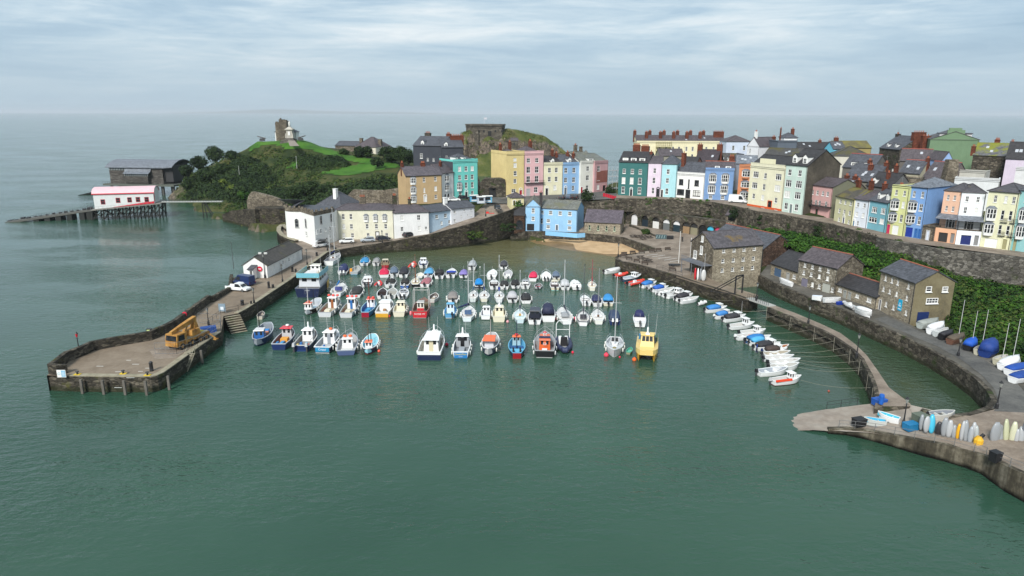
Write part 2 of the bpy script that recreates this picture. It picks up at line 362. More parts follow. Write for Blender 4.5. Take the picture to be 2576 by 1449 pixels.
def terrain(name,f,x0,x1,y0,y1,st,mat,mask=None,rough=.5):
 nx,ny=int((x1-x0)/st)+1,int((y1-y0)/st)+1
 X,Y=np.meshgrid(x0+st*np.arange(nx),y0+st*np.arange(ny));Z=f(X,Y)
 v=[]
 for j in range(ny):
  for i in range(nx):
   x,y,z=X[j,i],Y[j,i],Z[j,i]
   if mask and not inpoly(x,y,mask): z=min(z,-3)
   elif z>3.5 and (x<-25 or name=='island'): z+=rough*fractal(x,y,.12)
   v.append((x,y,float(max(z,-5))))
 fs=[(j*nx+i,j*nx+i+1,(j+1)*nx+i+1,(j+1)*nx+i) for j in range(ny-1) for i in range(nx-1) if max(v[j*nx+i][2],v[j*nx+i+1][2],v[(j+1)*nx+i+1][2],v[(j+1)*nx+i][2])>-2.9]
 me=bpy.data.meshes.new(name);me.from_pydata(v,[],fs);me.materials.append(mat)
 me.polygons.foreach_set('use_smooth',[True]*len(me.polygons));me.update()
 o=bpy.data.objects.new(name,me);link(o);return struct(o)
def hillmat(name,g1,g2,g3,rockc=(.12,.10,.075),steep=.72):
 t=NT(name);g=t.ramp(t.noise(.09,6,.6),[(.36,g1),(.5,g2),(.66,g3)])
 g=t.mix(.6,g,t.ramp(t.noise(1.4,5,.65),[(.3,(.5,.5,.5)),(.7,(1,1,1))]),'MULTIPLY')
 v=t.n('ShaderNodeTexVoronoi',feature='DISTANCE_TO_EDGE');v.inputs['Scale'].default_value=.35;t.l(t.mapv((1,1,.8)),v.inputs['Vector'])
 r=t.ramp(t.noise(.5,7,.7),[(.32,sc3(rockc,.35)),(.5,rockc),(.68,sc3(rockc,1.7))])
 r=t.mix(.7,r,t.ramp(v.outputs['Distance'],[(0,(.3,.3,.3)),(.15,(1,1,1))]),'MULTIPLY')
 s=t.n('ShaderNodeSeparateXYZ');t.l(t.geo.outputs['Normal'],s.inputs[0])
 f=t.math('ADD',s.outputs[2],t.math('MULTIPLY',t.math('SUBTRACT',t.noise(.4,4),.5),.35))
 c=t.mix(t.ramp(f,[(steep-.06,(0,0,0)),(steep+.06,(1,1,1))]),r,g)
 t.bump(t.noise(.7,8,.7),1.0,.5);return t.done(c,.9,0,.2)
HM=hillmat('hillside_ground',(.02,.035,.01),(.045,.06,.016),(.09,.085,.03))
terrain('ground',hland,-200,300,88,440,2.0,HM,LAND)
# St Catherine-like islet behind the town
CI=[('Y',*q) for q in [(1160,338,485),(1185,333,485),(1172,342,478),(1230,343,478),(1268,345,480),(1230,335,500),(1290,348,485),(1315,356,488),(1345,354,492),(1370,349,497),(1398,362,497),(1418,378,495),(1428,395,490),(1150,352,488),(1148,385,480),
 (1205,385,470),(1200,398,466),(1235,375,472),(1262,380,470),(1240,400,466),(1262,402,466),(1290,385,470),(1340,385,475),(1390,395,480),(1330,400,468)]]
CI+=[('z',x,y,-1) for x,y in [(1150,437),(1180,438),(1205,439),(1235,439),(1262,438),(1300,437),(1350,436),(1400,434),(1435,430)]]
CI+=[('w',x,y,-4) for x,y in [(-60,460),(-55,500),(-50,540),(0,560),(50,550),(60,500),(55,465),(20,548),(-30,540),(0,448),(-40,448),(40,448)]]+[('w',-20,515,22),('w',5,520,18),('w',28,515,18)]
_isl=RBF(ctl(CI))
IM=hillmat('islet_ground',(.05,.07,.015),(.085,.10,.025),(.14,.13,.05),(.13,.105,.08),.52)
terrain('island',lambda X,Y: _isl(X,Y),-70,70,445,560,1.4,IM,None,.7)
# far coast on the horizon
mb=MB();Yf=29000;prof=[]
for i in range(61):
 u=i/60;x=380+u*760
 h=150*math.exp(-((u-.42)/.22)**2)+60*math.exp(-((u-.8)/.2)**2)+22*math.exp(-((u-.1)/.1)**2)+9*noise.noise(Vector((u*9,0,0)));h*=min(1,u*8,(1-u)*8)
 X=(x-CX)/FPX*Yf;prof.append((X,max(h,1)))
mb.rings([[(X,Yf,-2),(X,Yf+900,h),(X,Yf+2600,h*.9),(X,Yf+3500,-2)] for X,h in prof],HM)
struct(mb.build('far_coast_hills',HM))
# ================= quays and pier =================
def pts(l,z=None): return [P(a[0],a[1],a[2] if len(a)>2 else z) for a in l]
def slab(name,outline,z,zb,mat,side,parent=None,dz=None):
 q=pts(outline,z);mb=MB();mb.prism([(p.x,p.y) for p in q],zb,z,mat,side)
 return mb.build(name,mat,parent),[(p.x,p.y) for p in q]
def sheet(name,outline,mat,parent=None):
 q=pts(outline);mb=MB()
 for t_ in tessellate_polygon([[Vector((p.x,p.y,0)) for p in q]]):
  tri=[q[i] for i in t_]
  if (tri[1]-tri[0]).cross(tri[2]-tri[0]).z<0: tri.reverse()
  mb.face(tri,mat)
 return mb.build(name,mat,parent)
def offs(q,d):
 """offset a 3-D polyline sideways in XY by d (positive = left of travel)"""
 out=[]
 for i,p in enumerate(q):
  a=q[max(0,i-1)];b=q[min(len(q)-1,i+1)];t_=Vector((b.x-a.x,b.y-a.y,0)).normalized();out.append(p+Vector((-t_.y,t_.x,0))*d)
 return out
def resample(q,st):
 out=[q[0]]
 for a,b in zip(q,q[1:]):
  n=max(1,int((b-a).length/st));out+=[a.lerp(b,(i+1)/n) for i in range(n)]
 return out
def wallmesh(q,th,zb,mat,rag=0,cap=None):
 """wall along crest points q, thickness th to the left, down to zb (number or list)"""
 if isinstance(zb,(int,float)): zb=[zb]*len(q)
 L=offs(q,th);mb=MB();r1=[]
 for a,b,z in zip(q,L,zb):
  k=random.uniform(-rag,rag) if rag else 0
  r1.append([(a.x,a.y,z),(a.x,a.y,a.z+k),(b.x,b.y,a.z+k),(b.x,b.y,z)])
 mb.rings(r1,mat)
 if cap:
  ca,cb=offs(q,-.08),offs(q,th+.08)
  mb.rings([[(a.x,a.y,a.z+.003),(a.x,a.y,a.z+.16),(b.x,b.y,a.z+.16),(b.x,b.y,a.z+.003)] for a,b in zip(ca,cb)],cap)
 return mb
def wall(name,crest,th,zb,mat,label,cat='wall',rag=0,cap=None,st=3.0,group=None):
 q=resample(pts(crest),st) if isinstance(zb,(int,float)) else pts(crest)
 return tag(wallmesh(q,th,zb,mat,rag,cap).build(name,mat),label,cat,group)
t=NT('stained_quay_concrete');zz_=t.n('ShaderNodeSeparateXYZ');t.l(t.pos,zz_.inputs[0])
sk=t.ramp(t.math('ADD',t.math('MULTIPLY',t.noise(.5,6,.65,t.mapv((1,1,.12))),.75),t.math('MULTIPLY',t.noise(1.6,4,.6),.25)),[(.38,(.02,.018,.013)),(.5,(.06,.052,.037)),(.58,(.13,.115,.085)),(.68,(.24,.22,.18))])
tide=t.ramp(t.math('ADD',zz_.outputs[2],t.math('MULTIPLY',t.noise(.6,4),.8)),[(.55,(.03,.033,.014)),(1.0,(1,1,1))]);STAIN=t.done(t.mix(1.0,sk,tide,'MULTIPLY'),.9,0,.2)
# --- the long pier
pier=empty('stone_pier',(0,0,0),0,'long stone pier with a squared head reaching out into the harbour from the left','pier')
PO=[(118,944),(174,946.5),(260,948),(340,948.5),(379,948),(396,945),(412,938),(450,911),(500,874),(540,846),(557,835),(562,795),(600,788),(622,776.5),(731,704),(825,634),(858,627),
 (742,606,4.0),(640,655,4.0),(600,676,4.0),(578,690,3.6),(573,722,3.4),(530,745,3.6),(520,742,4),(480,771,4),(435,804,4),(375,831.5,4),(309,842,4),(226,857,4),(206,867,4),(160,886,4),(122,909,4),(113,920,4)]
o,pxy=slab('deck',PO,2.4,-1.2,PAVE,STONEP,pier)
edge=pts(PO[:17],2.4)
kb=MB();L=offs(edge,.95);kb.rings([[(a.x,a.y,2.404),(a.x,a.y,2.52),(b.x,b.y,2.52),(b.x,b.y,2.404)] for a,b in zip(edge[1:11],L[1:11])],KERB)
L2=edge[12:17];L=offs(L2,.95);kb.rings([[(a.x,a.y,2.404),(a.x,a.y,2.52),(b.x,b.y,2.52),(b.x,b.y,2.404)] for a,b in zip(L2,L)],KERB)
kb.build('kerb',KERB,pier)
par=[(168,916,3.9),(150,916,4),(122,914,4),(116,909,4),(122,904,4),(160,884,4),(206,867,4),(226,857,4),(309,842,4),(375,831.5,4),(435,804,4),(480,771,4),(520,742,4),(530,745,3.6),(573,722,3.3),(578,690,3.3)]
par=[(168,918,3.7),(140,919,4),(118,916,4)]+par[5:]
wallmesh(resample(pts(par),1.6),-.7,1.5,STONEP,.07).build('parapet',STONEP,pier)
# timber fenders standing against the pier head
fn=[(205,953),(259,955),(313,956),(367,957),(424,944),(507,880)]
for x,y in fn:
 p=P(x,y,2.2);mb=MB();mb.box(p.x-.17,p.x+.17,p.y-.38,p.y-.1,-.8,2.2,None);mb.build('fender_post',paint((.12,.11,.095),.85,.4),pier)
def stairs(a,b,depth,n,z0,z1,mat,name='stair_flight',parent=None):
 """steps from top edge a-b going down towards the camera side"""
 mb=MB();d=Vector((b.x-a.x,b.y-a.y,0)).normalized();nrm=Vector((d.y,-d.x,0))
 if nrm.y>0: nrm=-nrm
 for i in range(n):
  z=z1+(z0-z1)*(i+.5)/n;p,q=a+nrm*(depth*i/n),b+nrm*(depth*i/n);r,s=b+nrm*(depth*(i+1)/n),a+nrm*(depth*(i+1)/n)
  mb.prism([(k.x,k.y) for k in (s,r,q,p)],-1,z,mat,RISER)  # step sides darker than the treads: riser shade put into the colour
 return mb.build(name,mat,parent)
stairs(P(563,795.5,2.4),P(603,789,2.4),4.4,8,-.1,2.4,KERB,parent=pier)
# steep iron stairway down the pier face
a,b=P(472,889,2.5),P(491,889,2.5)
mb=MB();
for k in range(14):
 f=k/13;za=2.5-f*2.7;sh=Vector((-.9*f,-1.5*f,0));p,q=a+sh,b+sh
 mb.box(min(p.x,q.x),max(p.x,q.x),p.y-.3,p.y-.05,za-.04,za+.02)
for s_ in (a,b):
 mb.tube((s_.x,s_.y-.1,2.6),(s_.x-.9,s_.y-1.6,-.2),.06);mb.tube((s_.x,s_.y-.1,3.5),(s_.x-.9,s_.y-1.6,.7),.035);mb.tube((s_.x,s_.y-.1,2.5),(s_.x,s_.y-.1,3.5),.035)
tag(mb.build('iron_stairway',plain((.30,.27,.20),.6)),'steep metal stairway down the harbour side of the pier head','stairway')
# white dashes on the pier deck
for x,y,dx in [(305,978,14),(290,968,10),(215,983,14),(262,997,12),(290,1012,16),(260,1037,14),(320,996,9),(338,988,12)]:
 x2=77.65+(x*3-250)/4.976*0+x-50;y2=y-62
 p=P(x2,y2,2.41);mb=MB();mb.box(p.x,p.x+dx*.075,p.y-.06,p.y+.06,2.4,2.412);mb.build('painted_line',plain((.55,.55,.52),.8),pier)
sheet('worn_patch',[(390,903,2.406),(440,900,2.406),(470,880,2.406),(430,868,2.406),(375,880,2.406)],PAVE2,pier)
# --- road and quay in front of the cream and white houses
q1=[(825,634),(858,627),(920,617.5),(990,608.5),(1085,592,4.1),(1180,567.5,6),(1250,545,7.6),(1292,529.5,8.7),(1318,519,9.6)]
A=pts([(742,606,2.5),(800,640,2.5)])
slab('quay_road',[(731,704),(825,634),(858,627),(920,618),(990,610),(1000,590),(990,572),(850,572),(700,590),(742,607)],2.43,-1,PAVE2,STONED)[0]['kind']='structure'
w1=resample(pts([(858,627.5,2.43),(920,617.5,2.7),(990,607,3.3),(1085,589.5,4.9),(1180,564,6.9),(1250,541,8.6),(1292,526,9.6),(1318,516,10.2)]),2.5)
tag(wallmesh(w1,.6,-1.2,STONED,.06).build('sea_wall',STONED),'tall dark stone sea wall curving round the harbour below the rising street','wall')
def strip(name,A,B,mat,n=24,m=3):
 a,b=pts(A),pts(B)
 def rs(q):
  L=[0]
  for i in range(len(q)-1): L.append(L[-1]+(q[i+1]-q[i]).length)
  o=[]
  for k in range(n+1):
   s=L[-1]*k/n;i=max(j for j in range(len(q)) if L[j]<=s+1e-6);i=min(i,len(q)-2);o.append(q[i].lerp(q[i+1],(s-L[i])/(L[i+1]-L[i])))
  return o
 a,b=rs(a),rs(b);mb=MB()
 mb.rings([[p.lerp(q,i/m) for i in range(m+1)] for p,q in zip(a,b)],mat,cap=False,closed=False)
 o=mb.build(name,mat)
 if o.data.polygons[0].normal.z<0: o.data.flip_normals()
 return struct(o)
strip('street',[(985,609,2.6),(1085,591,4.0),(1180,567,5.9),(1250,545,7.5),(1292,529,8.6),(1320,515,9.7)],[(985,592,2.7),(1081,585,3.8),(1136,564,5.7),(1200,532,8.2),(1225,508,10.3),(1268,497,11)],PAVE2)
strip('street',[(1225,511,10.2),(1320,513,9.9),(1420,505,10.6),(1480,503,11),(1560,500,11.6)],[(1190,497,11.05),(1274,496,11.05),(1366,491,11.05),(1459,487,11.2),(1545,478,11.7)],TAR)
strip('street',[(1545,503,12.02),(1700,505,12.02),(1850,521,12),(1965,541,12),(2090,565,11.7),(2200,595,11.5),(2300,612,11.3),(2400,625,11.2),(2600,650,11)],
 [(1553,488,12.05),(1700,494,12.05),(1850,504,12.05),(1965,525,12.05),(2087,546,11.75),(2224,580,11.55),(2316,596,11.35),(2402,610,11.25),(2620,636,11.05)],PAVE2,60)
# --- lower apron, beach and their walls
sheet('beach',[(1322,603,-.12),(1350,614,-.12),(1420,630,-.12),(1500,641,-.12),(1553,650,-.12),(1600,640,.3),(1650,636,.7),(1662,628,1.2),(1600,612,1.4),(1480,597,1.4),(1400,594,1.3),(1330,592,.8)],SAND)['kind']='structure'
sheet('wet_beach_edge',[(1322,598,.3),(1350,602,.45),(1400,607,.5),(1440,613,.45),(1490,622,.38),(1550,633,.3),(1600,640,.33),(1554,650.5,-.07),(1500,642,-.07),(1420,631,-.07),(1350,615,-.07),(1322,604,-.07)],WSAND)['kind']='structure'
sheet('apron',[(1286,592,.3),(1322,594,.5),(1330,584,2.5),(1380,583,3),(1480,586,3),(1566,596,3),(1600,585,3.3),(1560,545,4),(1400,540,4),(1290,570,2.6)],PAVE2)['kind']='structure'
wall('beach_wall',[(1284,591,2.0),(1300,588,2.4),(1320,582.5,3.0),(1328,581.5,3.0),(1380,582,3.2),(1470,587,3.2),(1566,597,3.2),(1640,622,3.2),(1660,629,2.9)],.6,-.5,STONER,'low stone wall along the top of the beach below the blue house and chapel')
sheet('car_park',[(1549,651,2.8),(1556,642,2.8),(1600,636,2.8),(1645,629,2.82),(1655,627,2.95),(1640,621,3.0),(1566,597,3.1),(1575,563,4.2),(1700,580,4.1),(1800,602,3.8),(1800,660,2.9),(1790,705,2.8),(1700,694,2.8),(1640,675,2.8),(1600,664,2.8),(1560,657,2.8)],PAVE2)['kind']='structure'
# harbour wall of the right hand quay, then the causeway
RQ=[(1600,636),(1556,642),(1548,646),(1548,651),(1560,657),(1600,665),(1640,676),(1700,694),(1760,713),(1830,735),(1880,752)]
q=resample(pts(RQ,2.9),3);tag(wallmesh(q,.8,-1.2,STONED,.03).build('quay_wall',STONED),'dark stone quay wall round the car park corner and below the big warehouse','wall')
strip('footpath',[(1700,695.5,2.86),(1760,714.5,2.86),(1830,736.5,2.86),(1882,753.5,2.86)],[(1745,688,2.87),(1790,703,2.87),(1840,722,2.87),(1905,741,2.87)],PAVE,12)
# filling under the footpath
slab('quay_fill',[(1700,697),(1760,716),(1830,738),(1882,755),(1908,743),(1840,722),(1790,704),(1745,688)],2.8,-1,PAVE,STONED)[0]['kind']='structure'
CW=[(1930,772),(1990,797),(2050,823),(2100,848),(2140,878),(2165,903),(2185,940),(2197,975),(2205,1005)]
CW2=[(1940,765),(2000,787),(2062,813),(2115,838),(2152,866),(2180,893),(2210,935),(2237,975),(2290,1015)]
o,_=slab('path',CW+[(2200,1022)]+[(2290,1022)]+CW2[::-1],2.75,-1.2,PAVE2,STONER)
o.name='causeway';tag(o,'narrow stone causeway wall curving between the harbour and the inner basin','causeway')
wallmesh(resample(pts(CW,2.95),2),.55,2.0,STONER,.12).build('edge_stones',STONER,o)
# slipway and lower quay at the right
SLP=([(1950,1052,-.3),(2060,1032,.55),(2130,1023,1.3),(2195,1015,2.3),(2290,1016,2.76),(2340,1030,2.9),(2390,1045,2.9),(2330,1090,2.5),(2250,1093,2.0),(2190,1090,1.5),(2080,1083,.4),(1955,1083,-.3)],ground('slipway_concrete',[(.16,.125,.10),(.25,.215,.18),(.33,.30,.26)],.12))
q=pts([(1950,1052,-.3),(2060,1032,.45),(2130,1023,1.1),(2195,1015,2.0),(2290,1016,2.6)]);q2=pts([(1955,1083,-.3),(2080,1083,.4),(2190,1089,1.1),(2250,1097,1.45),(2340,1103,1.9)])
def rsn(q,n):
 L=[0]
 for a,b in zip(q,q[1:]): L.append(L[-1]+(b-a).length)
 o=[]
 for k in range(n+1):
  s=L[-1]*k/n;i=min(max(j for j in range(len(q)) if L[j]<=s+1e-6),len(q)-2);o.append(q[i].lerp(q[i+1],(s-L[i])/(L[i+1]-L[i])))
 return o
mb=MB();mb.rings([[(lambda v: (v.x,v.y,v.z+.12*noise.fractal(Vector((v.x*.5,v.y*.5,0)),1,2,4)*(1 if v.z<1 else .2)))(a.lerp(b,j/14)) for j in range(15)] for a,b in zip(rsn(q,40),rsn(q2,40))],None,False,False)
o=mb.build('slipway',SLP[1]);struct(o)
if o.data.polygons[0].normal.z<0: o.data.flip_normals()
sheet('slipway_head',[(2280,1016,2.6),(2340,1030,2.88),(2390,1045,2.85),(2338,1103,1.92)],SLP[1])['kind']='structure'
LQ=[(2085,1079),(2130,1078),(2190,1085),(2250,1096),(2290,1103),(2330,1111),(2380,1120),(2430,1132),(2475,1146),(2500,1157),(2540,1177),(2600,1203)]
zz=[.7,.95,1.25,1.55,1.8,1.95,2.1,2.2,2.3,2.6,2.9,3.1]
q=resample([P(a,b,z) for (a,b),z in zip(LQ,zz)],2)
tag(wallmesh(q,.7,-1.2,STAIN,.03).build('quay_wall',STONER),'stained concrete quay wall below the kayak racks and slipway','wall')
sheet('lower_quay',[(2250,1096.5,1.5),(2290,1103,1.72),(2380,1120,2.02),(2430,1132,2.12),(2475,1146,2.22),(2500,1157,2.5),(2600,1203,3.0),(2700,1180,3.1),(2700,1000,3.1),(2560,1000,3),(2500,1030,3),(2440,1046,2.95),(2390,1043,2.87),(2336,1100,1.96)],PAVE2)['kind']='structure'
# basin wall, quay road under the slope
BW=[(1908,692),(1960,718),(2040,751),(2120,780),(2200,815),(2270,845),(2340,880),(2400,915),(2450,950),(2480,980),(2494,1005),(2480,1022),(2440,1036),(2385,1043),(2320,1026)]
q=resample(pts(BW,3.0),2.5);tag(wallmesh(q,.7,-1.2,STONER,.05).build('quay_wall',STONER),'curved dark stone wall round the far side of the inner basin','wall')
strip('quay_road',[(1912,690,2.95),(1960,716,2.95),(2040,749,2.95),(2120,778,2.95),(2200,813,2.95),(2270,843,2.95),(2340,878,2.95),(2400,912,2.95),(2450,946,2.95),(2486,978,2.95),(2500,1010,2.95),(2480,1030,2.96)],
 [(1940,655,3.0),(2010,685,3.0),(2100,735,3.0),(2170,755,3.0),(2230,790,3.0),(2320,830,3.0),(2400,850,3.0),(2470,880,3.0),(2530,905,3.0),(2600,930,3.0),(2680,970,3.0),(2720,1010,3.0)],ground('quay_ground',[(.05,.047,.04),(.095,.088,.075),(.15,.14,.12)],.18),50,6)
strip('lane',[(2200,802,3.0),(2290,843,3.0),(2360,872,3.0),(2420,906,3.0),(2468,942,3.0),(2502,978,3.0),(2512,1012,3.04),(2500,1034,3.04)],
 [(2230,795,3.04),(2320,836,3.04),(2390,861,3.04),(2450,890,3.04),(2510,926,3.04),(2560,966,3.04),(2600,1010,3.04),(2620,1040,3.04)],TAR,30)
wall('retaining_wall',[(1322,516,9.9),(1400,508,10.7),(1480,507,11),(1545,503,11.7)],.6,3.5,STONER,'dark stone wall holding up the street behind the blue harbour house and chapel')
# retaining walls below the terraces
rw=[(1545,499,12.9),(1620,500,12.9),(1700,502,12.9),(1790,508,12.7)]
wall('retaining_wall',rw,.6,[8.5,8.6,8.4,8.0],STONER,'dark stone retaining wall under the green, lilac and aqua houses')
wall('retaining_wall',[(1790,508,12.8),(1850,519,12.8),(1905,532,12.8),(1965,539,12.8),(2020,550,12.7),(2090,563,12.5),(2150,580,12.2),(2205,596,12.2)],.6,[7.9,7.6,7.4,7.4,7.2,7,7,7],STONER,'long ivy hung retaining wall under the big cream and mint houses')
wall('retaining_wall',[(2205,597,12.2),(2235,604,12.2),(2290,612,12),(2350,624,11.9),(2420,632,11.8),(2500,640,11.7),(2620,655,11.6)],.7,[5.5,5.4,5.2,5,5,5,5],STONEL,'pale rubble retaining wall above the ivy slope at the right')
wall('bank_wall',[(1583,565,4.6),(1600,571,4.4),(1630,584,4.0),(1662,599,3.6)],.5,2.6,STONER,'low ivy covered wall between the picnic tables and the lane to the arched stores')
q=resample(pts([(1330,604.5,.03),(1350,607,.03),(1380,612,.03),(1420,620,.03),(1450,625,.03)]),1.0);mb=MB()
mb.rings([[(p.x+.2*noise.noise(p),p.y+.5*noise.noise(p*.5),.06),(p.x,p.y+.35+.5*noise.noise(p*.5),.07)] for p in q],None,False,False);o=mb.build('foam',paint((.6,.62,.6),.9));o['kind']='stuff';tag(o,'thin white line of foam where the water meets the beach','foam')
# ================= houses =================
def facade(mb,W,h,holes,mat,reveal=.2,zb=0):
 xs=sorted({0,W,*[a for q in holes for a in q[:2]]});zs=sorted({zb,h,*[a for q in holes for a in q[2:4]]})
 for x0,x1 in zip(xs,xs[1:]):
  for z0,z1 in zip(zs,zs[1:]):
   xm,zm=(x0+x1)/2,(z0+z1)/2
   if any(q[0]<xm<q[1] and q[2]<zm<q[3] for q in holes): continue
   mb.face([(x0,0,z0),(x1,0,z0),(x1,0,z1),(x0,0,z1)],mat)
 for a,b,c,d in holes:
  mb.face([(a,0,c),(a,reveal,c),(a,reveal,d),(a,0,d)],mat);mb.face([(b,reveal,c),(b,0,c),(b,0,d),(b,reveal,d)],mat)
  mb.face([(a,0,c),(b,0,c),(b,reveal,c),(a,reveal,c)],mat);mb.face([(a,reveal,d),(b,reveal,d),(b,0,d),(a,0,d)],mat)
WM={};HW={}
def window(parent,x,z,w,h,kind='s',fcol=WHITE,sill=True,y=0.0,rz=None,name='window'):
 """x,z = centre on the facade; frame object with its pane as child"""
 key=(round(w,1),round(h,1),kind,fcol,sill)
 if key not in WM:
  w2,h2=w/2,h/2;mb=MB();m=paint(fcol,.5,.05);b=min(.11,w*.10)
  y0,y1=.04,.15
  mb.box(-w2,-w2+b,y0,y1,-h2,h2,m);mb.box(w2-b,w2,y0,y1,-h2,h2,m)
  mb.box(-w2+b,w2-b,y0,y1,h2-b,h2,m);mb.box(-w2+b,w2-b,y0,y1,-h2,-h2+b,m)
  if kind in 'sgal': mb.box(-w2+b,w2-b,y0+.02,y1-.01,-.045,.045,m)
  if kind in 'sg' : mb.box(-.03,.03,y0+.03,y1-.02,-h2+b,h2-b,m)
  if kind=='g':
   for k in (-1,1): mb.box(k*w2*.5-.03,k*w2*.5+.03,y0+.03,y1-.02,-h2+b,h2-b,m)
  if kind=='t':
   for k in (-1,1): mb.box(k*w2*.36-.06,k*w2*.36+.06,y0,y1,-h2+b,h2-b,m)
   mb.box(-w2+b,w2-b,y0+.02,y1-.01,h2*.3,h2*.3+.08,m)
  if kind=='a': mb.rings([[(w2*1.0*math.cos(a),y0-.02,h2+w2*math.sin(a)),(w2*1.0*math.cos(a),y1,h2+w2*math.sin(a)),(w2*.8*math.cos(a),y1,h2+w2*.8*math.sin(a)),(w2*.8*math.cos(a),y0-.02,h2+w2*.8*math.sin(a))] for a in [math.pi*i/8 for i in range(9)]],m)
  if sill: mb.box(-w2-.1,w2+.1,-.1,y0+.02,-h2-.13,-h2-.003,m)
  fr=mb.mesh('window');mb=MB();g=GLASS
  mb.face([(-w2+.02,.125,-h2+.02),(w2-.02,.125,-h2+.02),(w2-.02,.125,h2-.02),(-w2+.02,.125,h2-.02)],g)
  if kind=='a': mb.face([(w2*.85*math.cos(a),-.012,h2+w2*.85*math.sin(a)) for a in [math.pi*i/8 for i in range(9)]],g)
  pg=mb.mesh('pane');pb_=pg.copy();pb_.materials[0]=blindm;WM[key]=(fr,pg,pb_)
 f,g,bl_=WM[key];g=bl_ if random.random()<.16 and kind in 'st' else g
 o=bpy.data.objects.new(name,f);o.location=(x,y,z);link(o,parent)
 if rz: o.rotation_euler=(0,0,rz)
 link(bpy.data.objects.new('pane',g),o);return o
def bay(parent,x,z,w,h,col,roof=LEAD,d=.75,frame=WHITE,skirt=False):
 mb=MB();a=w/2;c=a*.58;m=paint(col,.5,.08);f=paint(frame,.5,.05)
 def ring(z,k=1): return [(x-a*k,-.003,z),(x-c*k,-d*k,z),(x+c*k,-d*k,z),(x+a*k,-.003,z)]
 mb.rings([ring(z-h/2-.5,.5 if skirt else .97),ring(z-h/2,1)],m);mb.rings([ring(z-h/2+.001,1.04),ring(z-h/2+.14,1.04)],f)
 mb.rings([ring(z+h/2-.16,1.04),ring(z+h/2,1.04)],f)
 for px,py in ((-a,0),(-c,-d),(0,-d),(c,-d),(a,0)): mb.box(x+px-.07,x+px+.07,py-.05,py+.07,z-h/2+.14,z+h/2-.16,f)
 mb.rings([ring(z-.05,1.02),ring(z+.04,1.02)],f)
 mb.rings([ring(z+h/2+.001,1.13),[(x-a*.5,.01,z+h/2+.55),(x-c*.4,-d*.25,z+h/2+.55),(x+c*.4,-d*.25,z+h/2+.55),(x+a*.5,.01,z+h/2+.55)]],roof)
 o=mb.build('bay_window',None,parent);mb=MB();mb.rings([ring(z-h/2+.14,.97),ring(z+h/2-.16,.97)],GLASS,cap=False);mb.build('pane',None,o);return o
def door(parent,x,w,h,col,sur=WHITE,z=0,arch=False):
 mb=MB();s=paint(sur,.5,.05)
 mb.box(x-w/2-.16,x-w/2,-.1,.2,z,z+h+.16,s);mb.box(x+w/2,x+w/2+.16,-.1,.2,z,z+h+.16,s);mb.box(x-w/2,x+w/2,-.1,.2,z+h,z+h+.16,s)
 if arch: mb.rings([[((w/2+.2)*math.cos(a)+x,-.12,z+h+.16+(w/2+.2)*math.sin(a)),((w/2+.2)*math.cos(a)+x,-.005,z+h+.16+(w/2+.2)*math.sin(a)),(w/2*math.cos(a)+x,-.005,z+h+.16+w/2*math.sin(a)),(w/2*math.cos(a)+x,-.12,z+h+.16+w/2*math.sin(a))] for a in [math.pi*i/8 for i in range(9)]],s)
 mb.build('door_frame',None,parent);mb=MB();mb.box(x-w/2,x+w/2,.05,.13,z+.01,z+h);d=mb.build('door',paint(col,.4,.08),parent)
 mb=MB();mb.box(x+w*.25,x+w*.33,.0,.05,z+h*.45,z+h*.5);mb.build('handle',METAL,d);return d
def chimney(roof,x,y,w,d,z0,z1,mat=None,pots=2,potc=(.32,.10,.05)):
 mb=MB();mat=mat or BRICK;mb.box(x-w/2,x+w/2,y-d/2,y+d/2,z0,z1,mat);mb.box(x-w/2-.1,x+w/2+.1,y-d/2-.1,y+d/2+.1,z1,z1+.16,mat)
 o=mb.build('chimney',None,roof);mb=MB();pm=paint(potc,.8)
 for i in range(pots):
  px=x+(w-.4)*((i+.5)/pots-.5) if w>=d else x;py=y if w>=d else y+(d-.4)*((i+.5)/pots-.5)
  mb.lathe([(.17,0),(.13,.5),(.17,.52),(.17,.62)],6,pm,(px,py,z1+.16))
 if pots: mb.build('chimney_pots',None,roof)
 if random.random()<.35:
  mb=MB();mb.tube((x,y,z1),(x,y,z1+2.2),.03,None,4);mb.tube((x-.5,y,z1+2.0),(x+.5,y,z1+2.1),.025,None,4);mb.tube((x-.3,y-.25,z1+1.9),(x-.3,y+.25,z1+1.9),.02,None,4);mb.build('aerial',METAL,roof)
 return o
def gslabs(mb,W,D,h,rh,mat,ov=.3,og=.2,th=.16,y0=0):
 """two roof slabs, ridge along x"""
 m=y0+D/2;k=rh/(D/2)
 for s in (0,1):
  e,r=(y0-ov,m) if s==0 else (y0+D+ov,m)
  ze=h-ov*k
  a=[(-og,e,ze),(W+og,e,ze),(W+og,r,h+rh),(-og,r,h+rh)]
  if s: a=[a[1],a[0],a[3],a[2]]
  mb.hexa(a+[(p[0],p[1],p[2]+th) for p in a],mat)
 mb.tube((-og,m,h+rh+th),(W+og,m,h+rh+th),.13,None,5,mat)
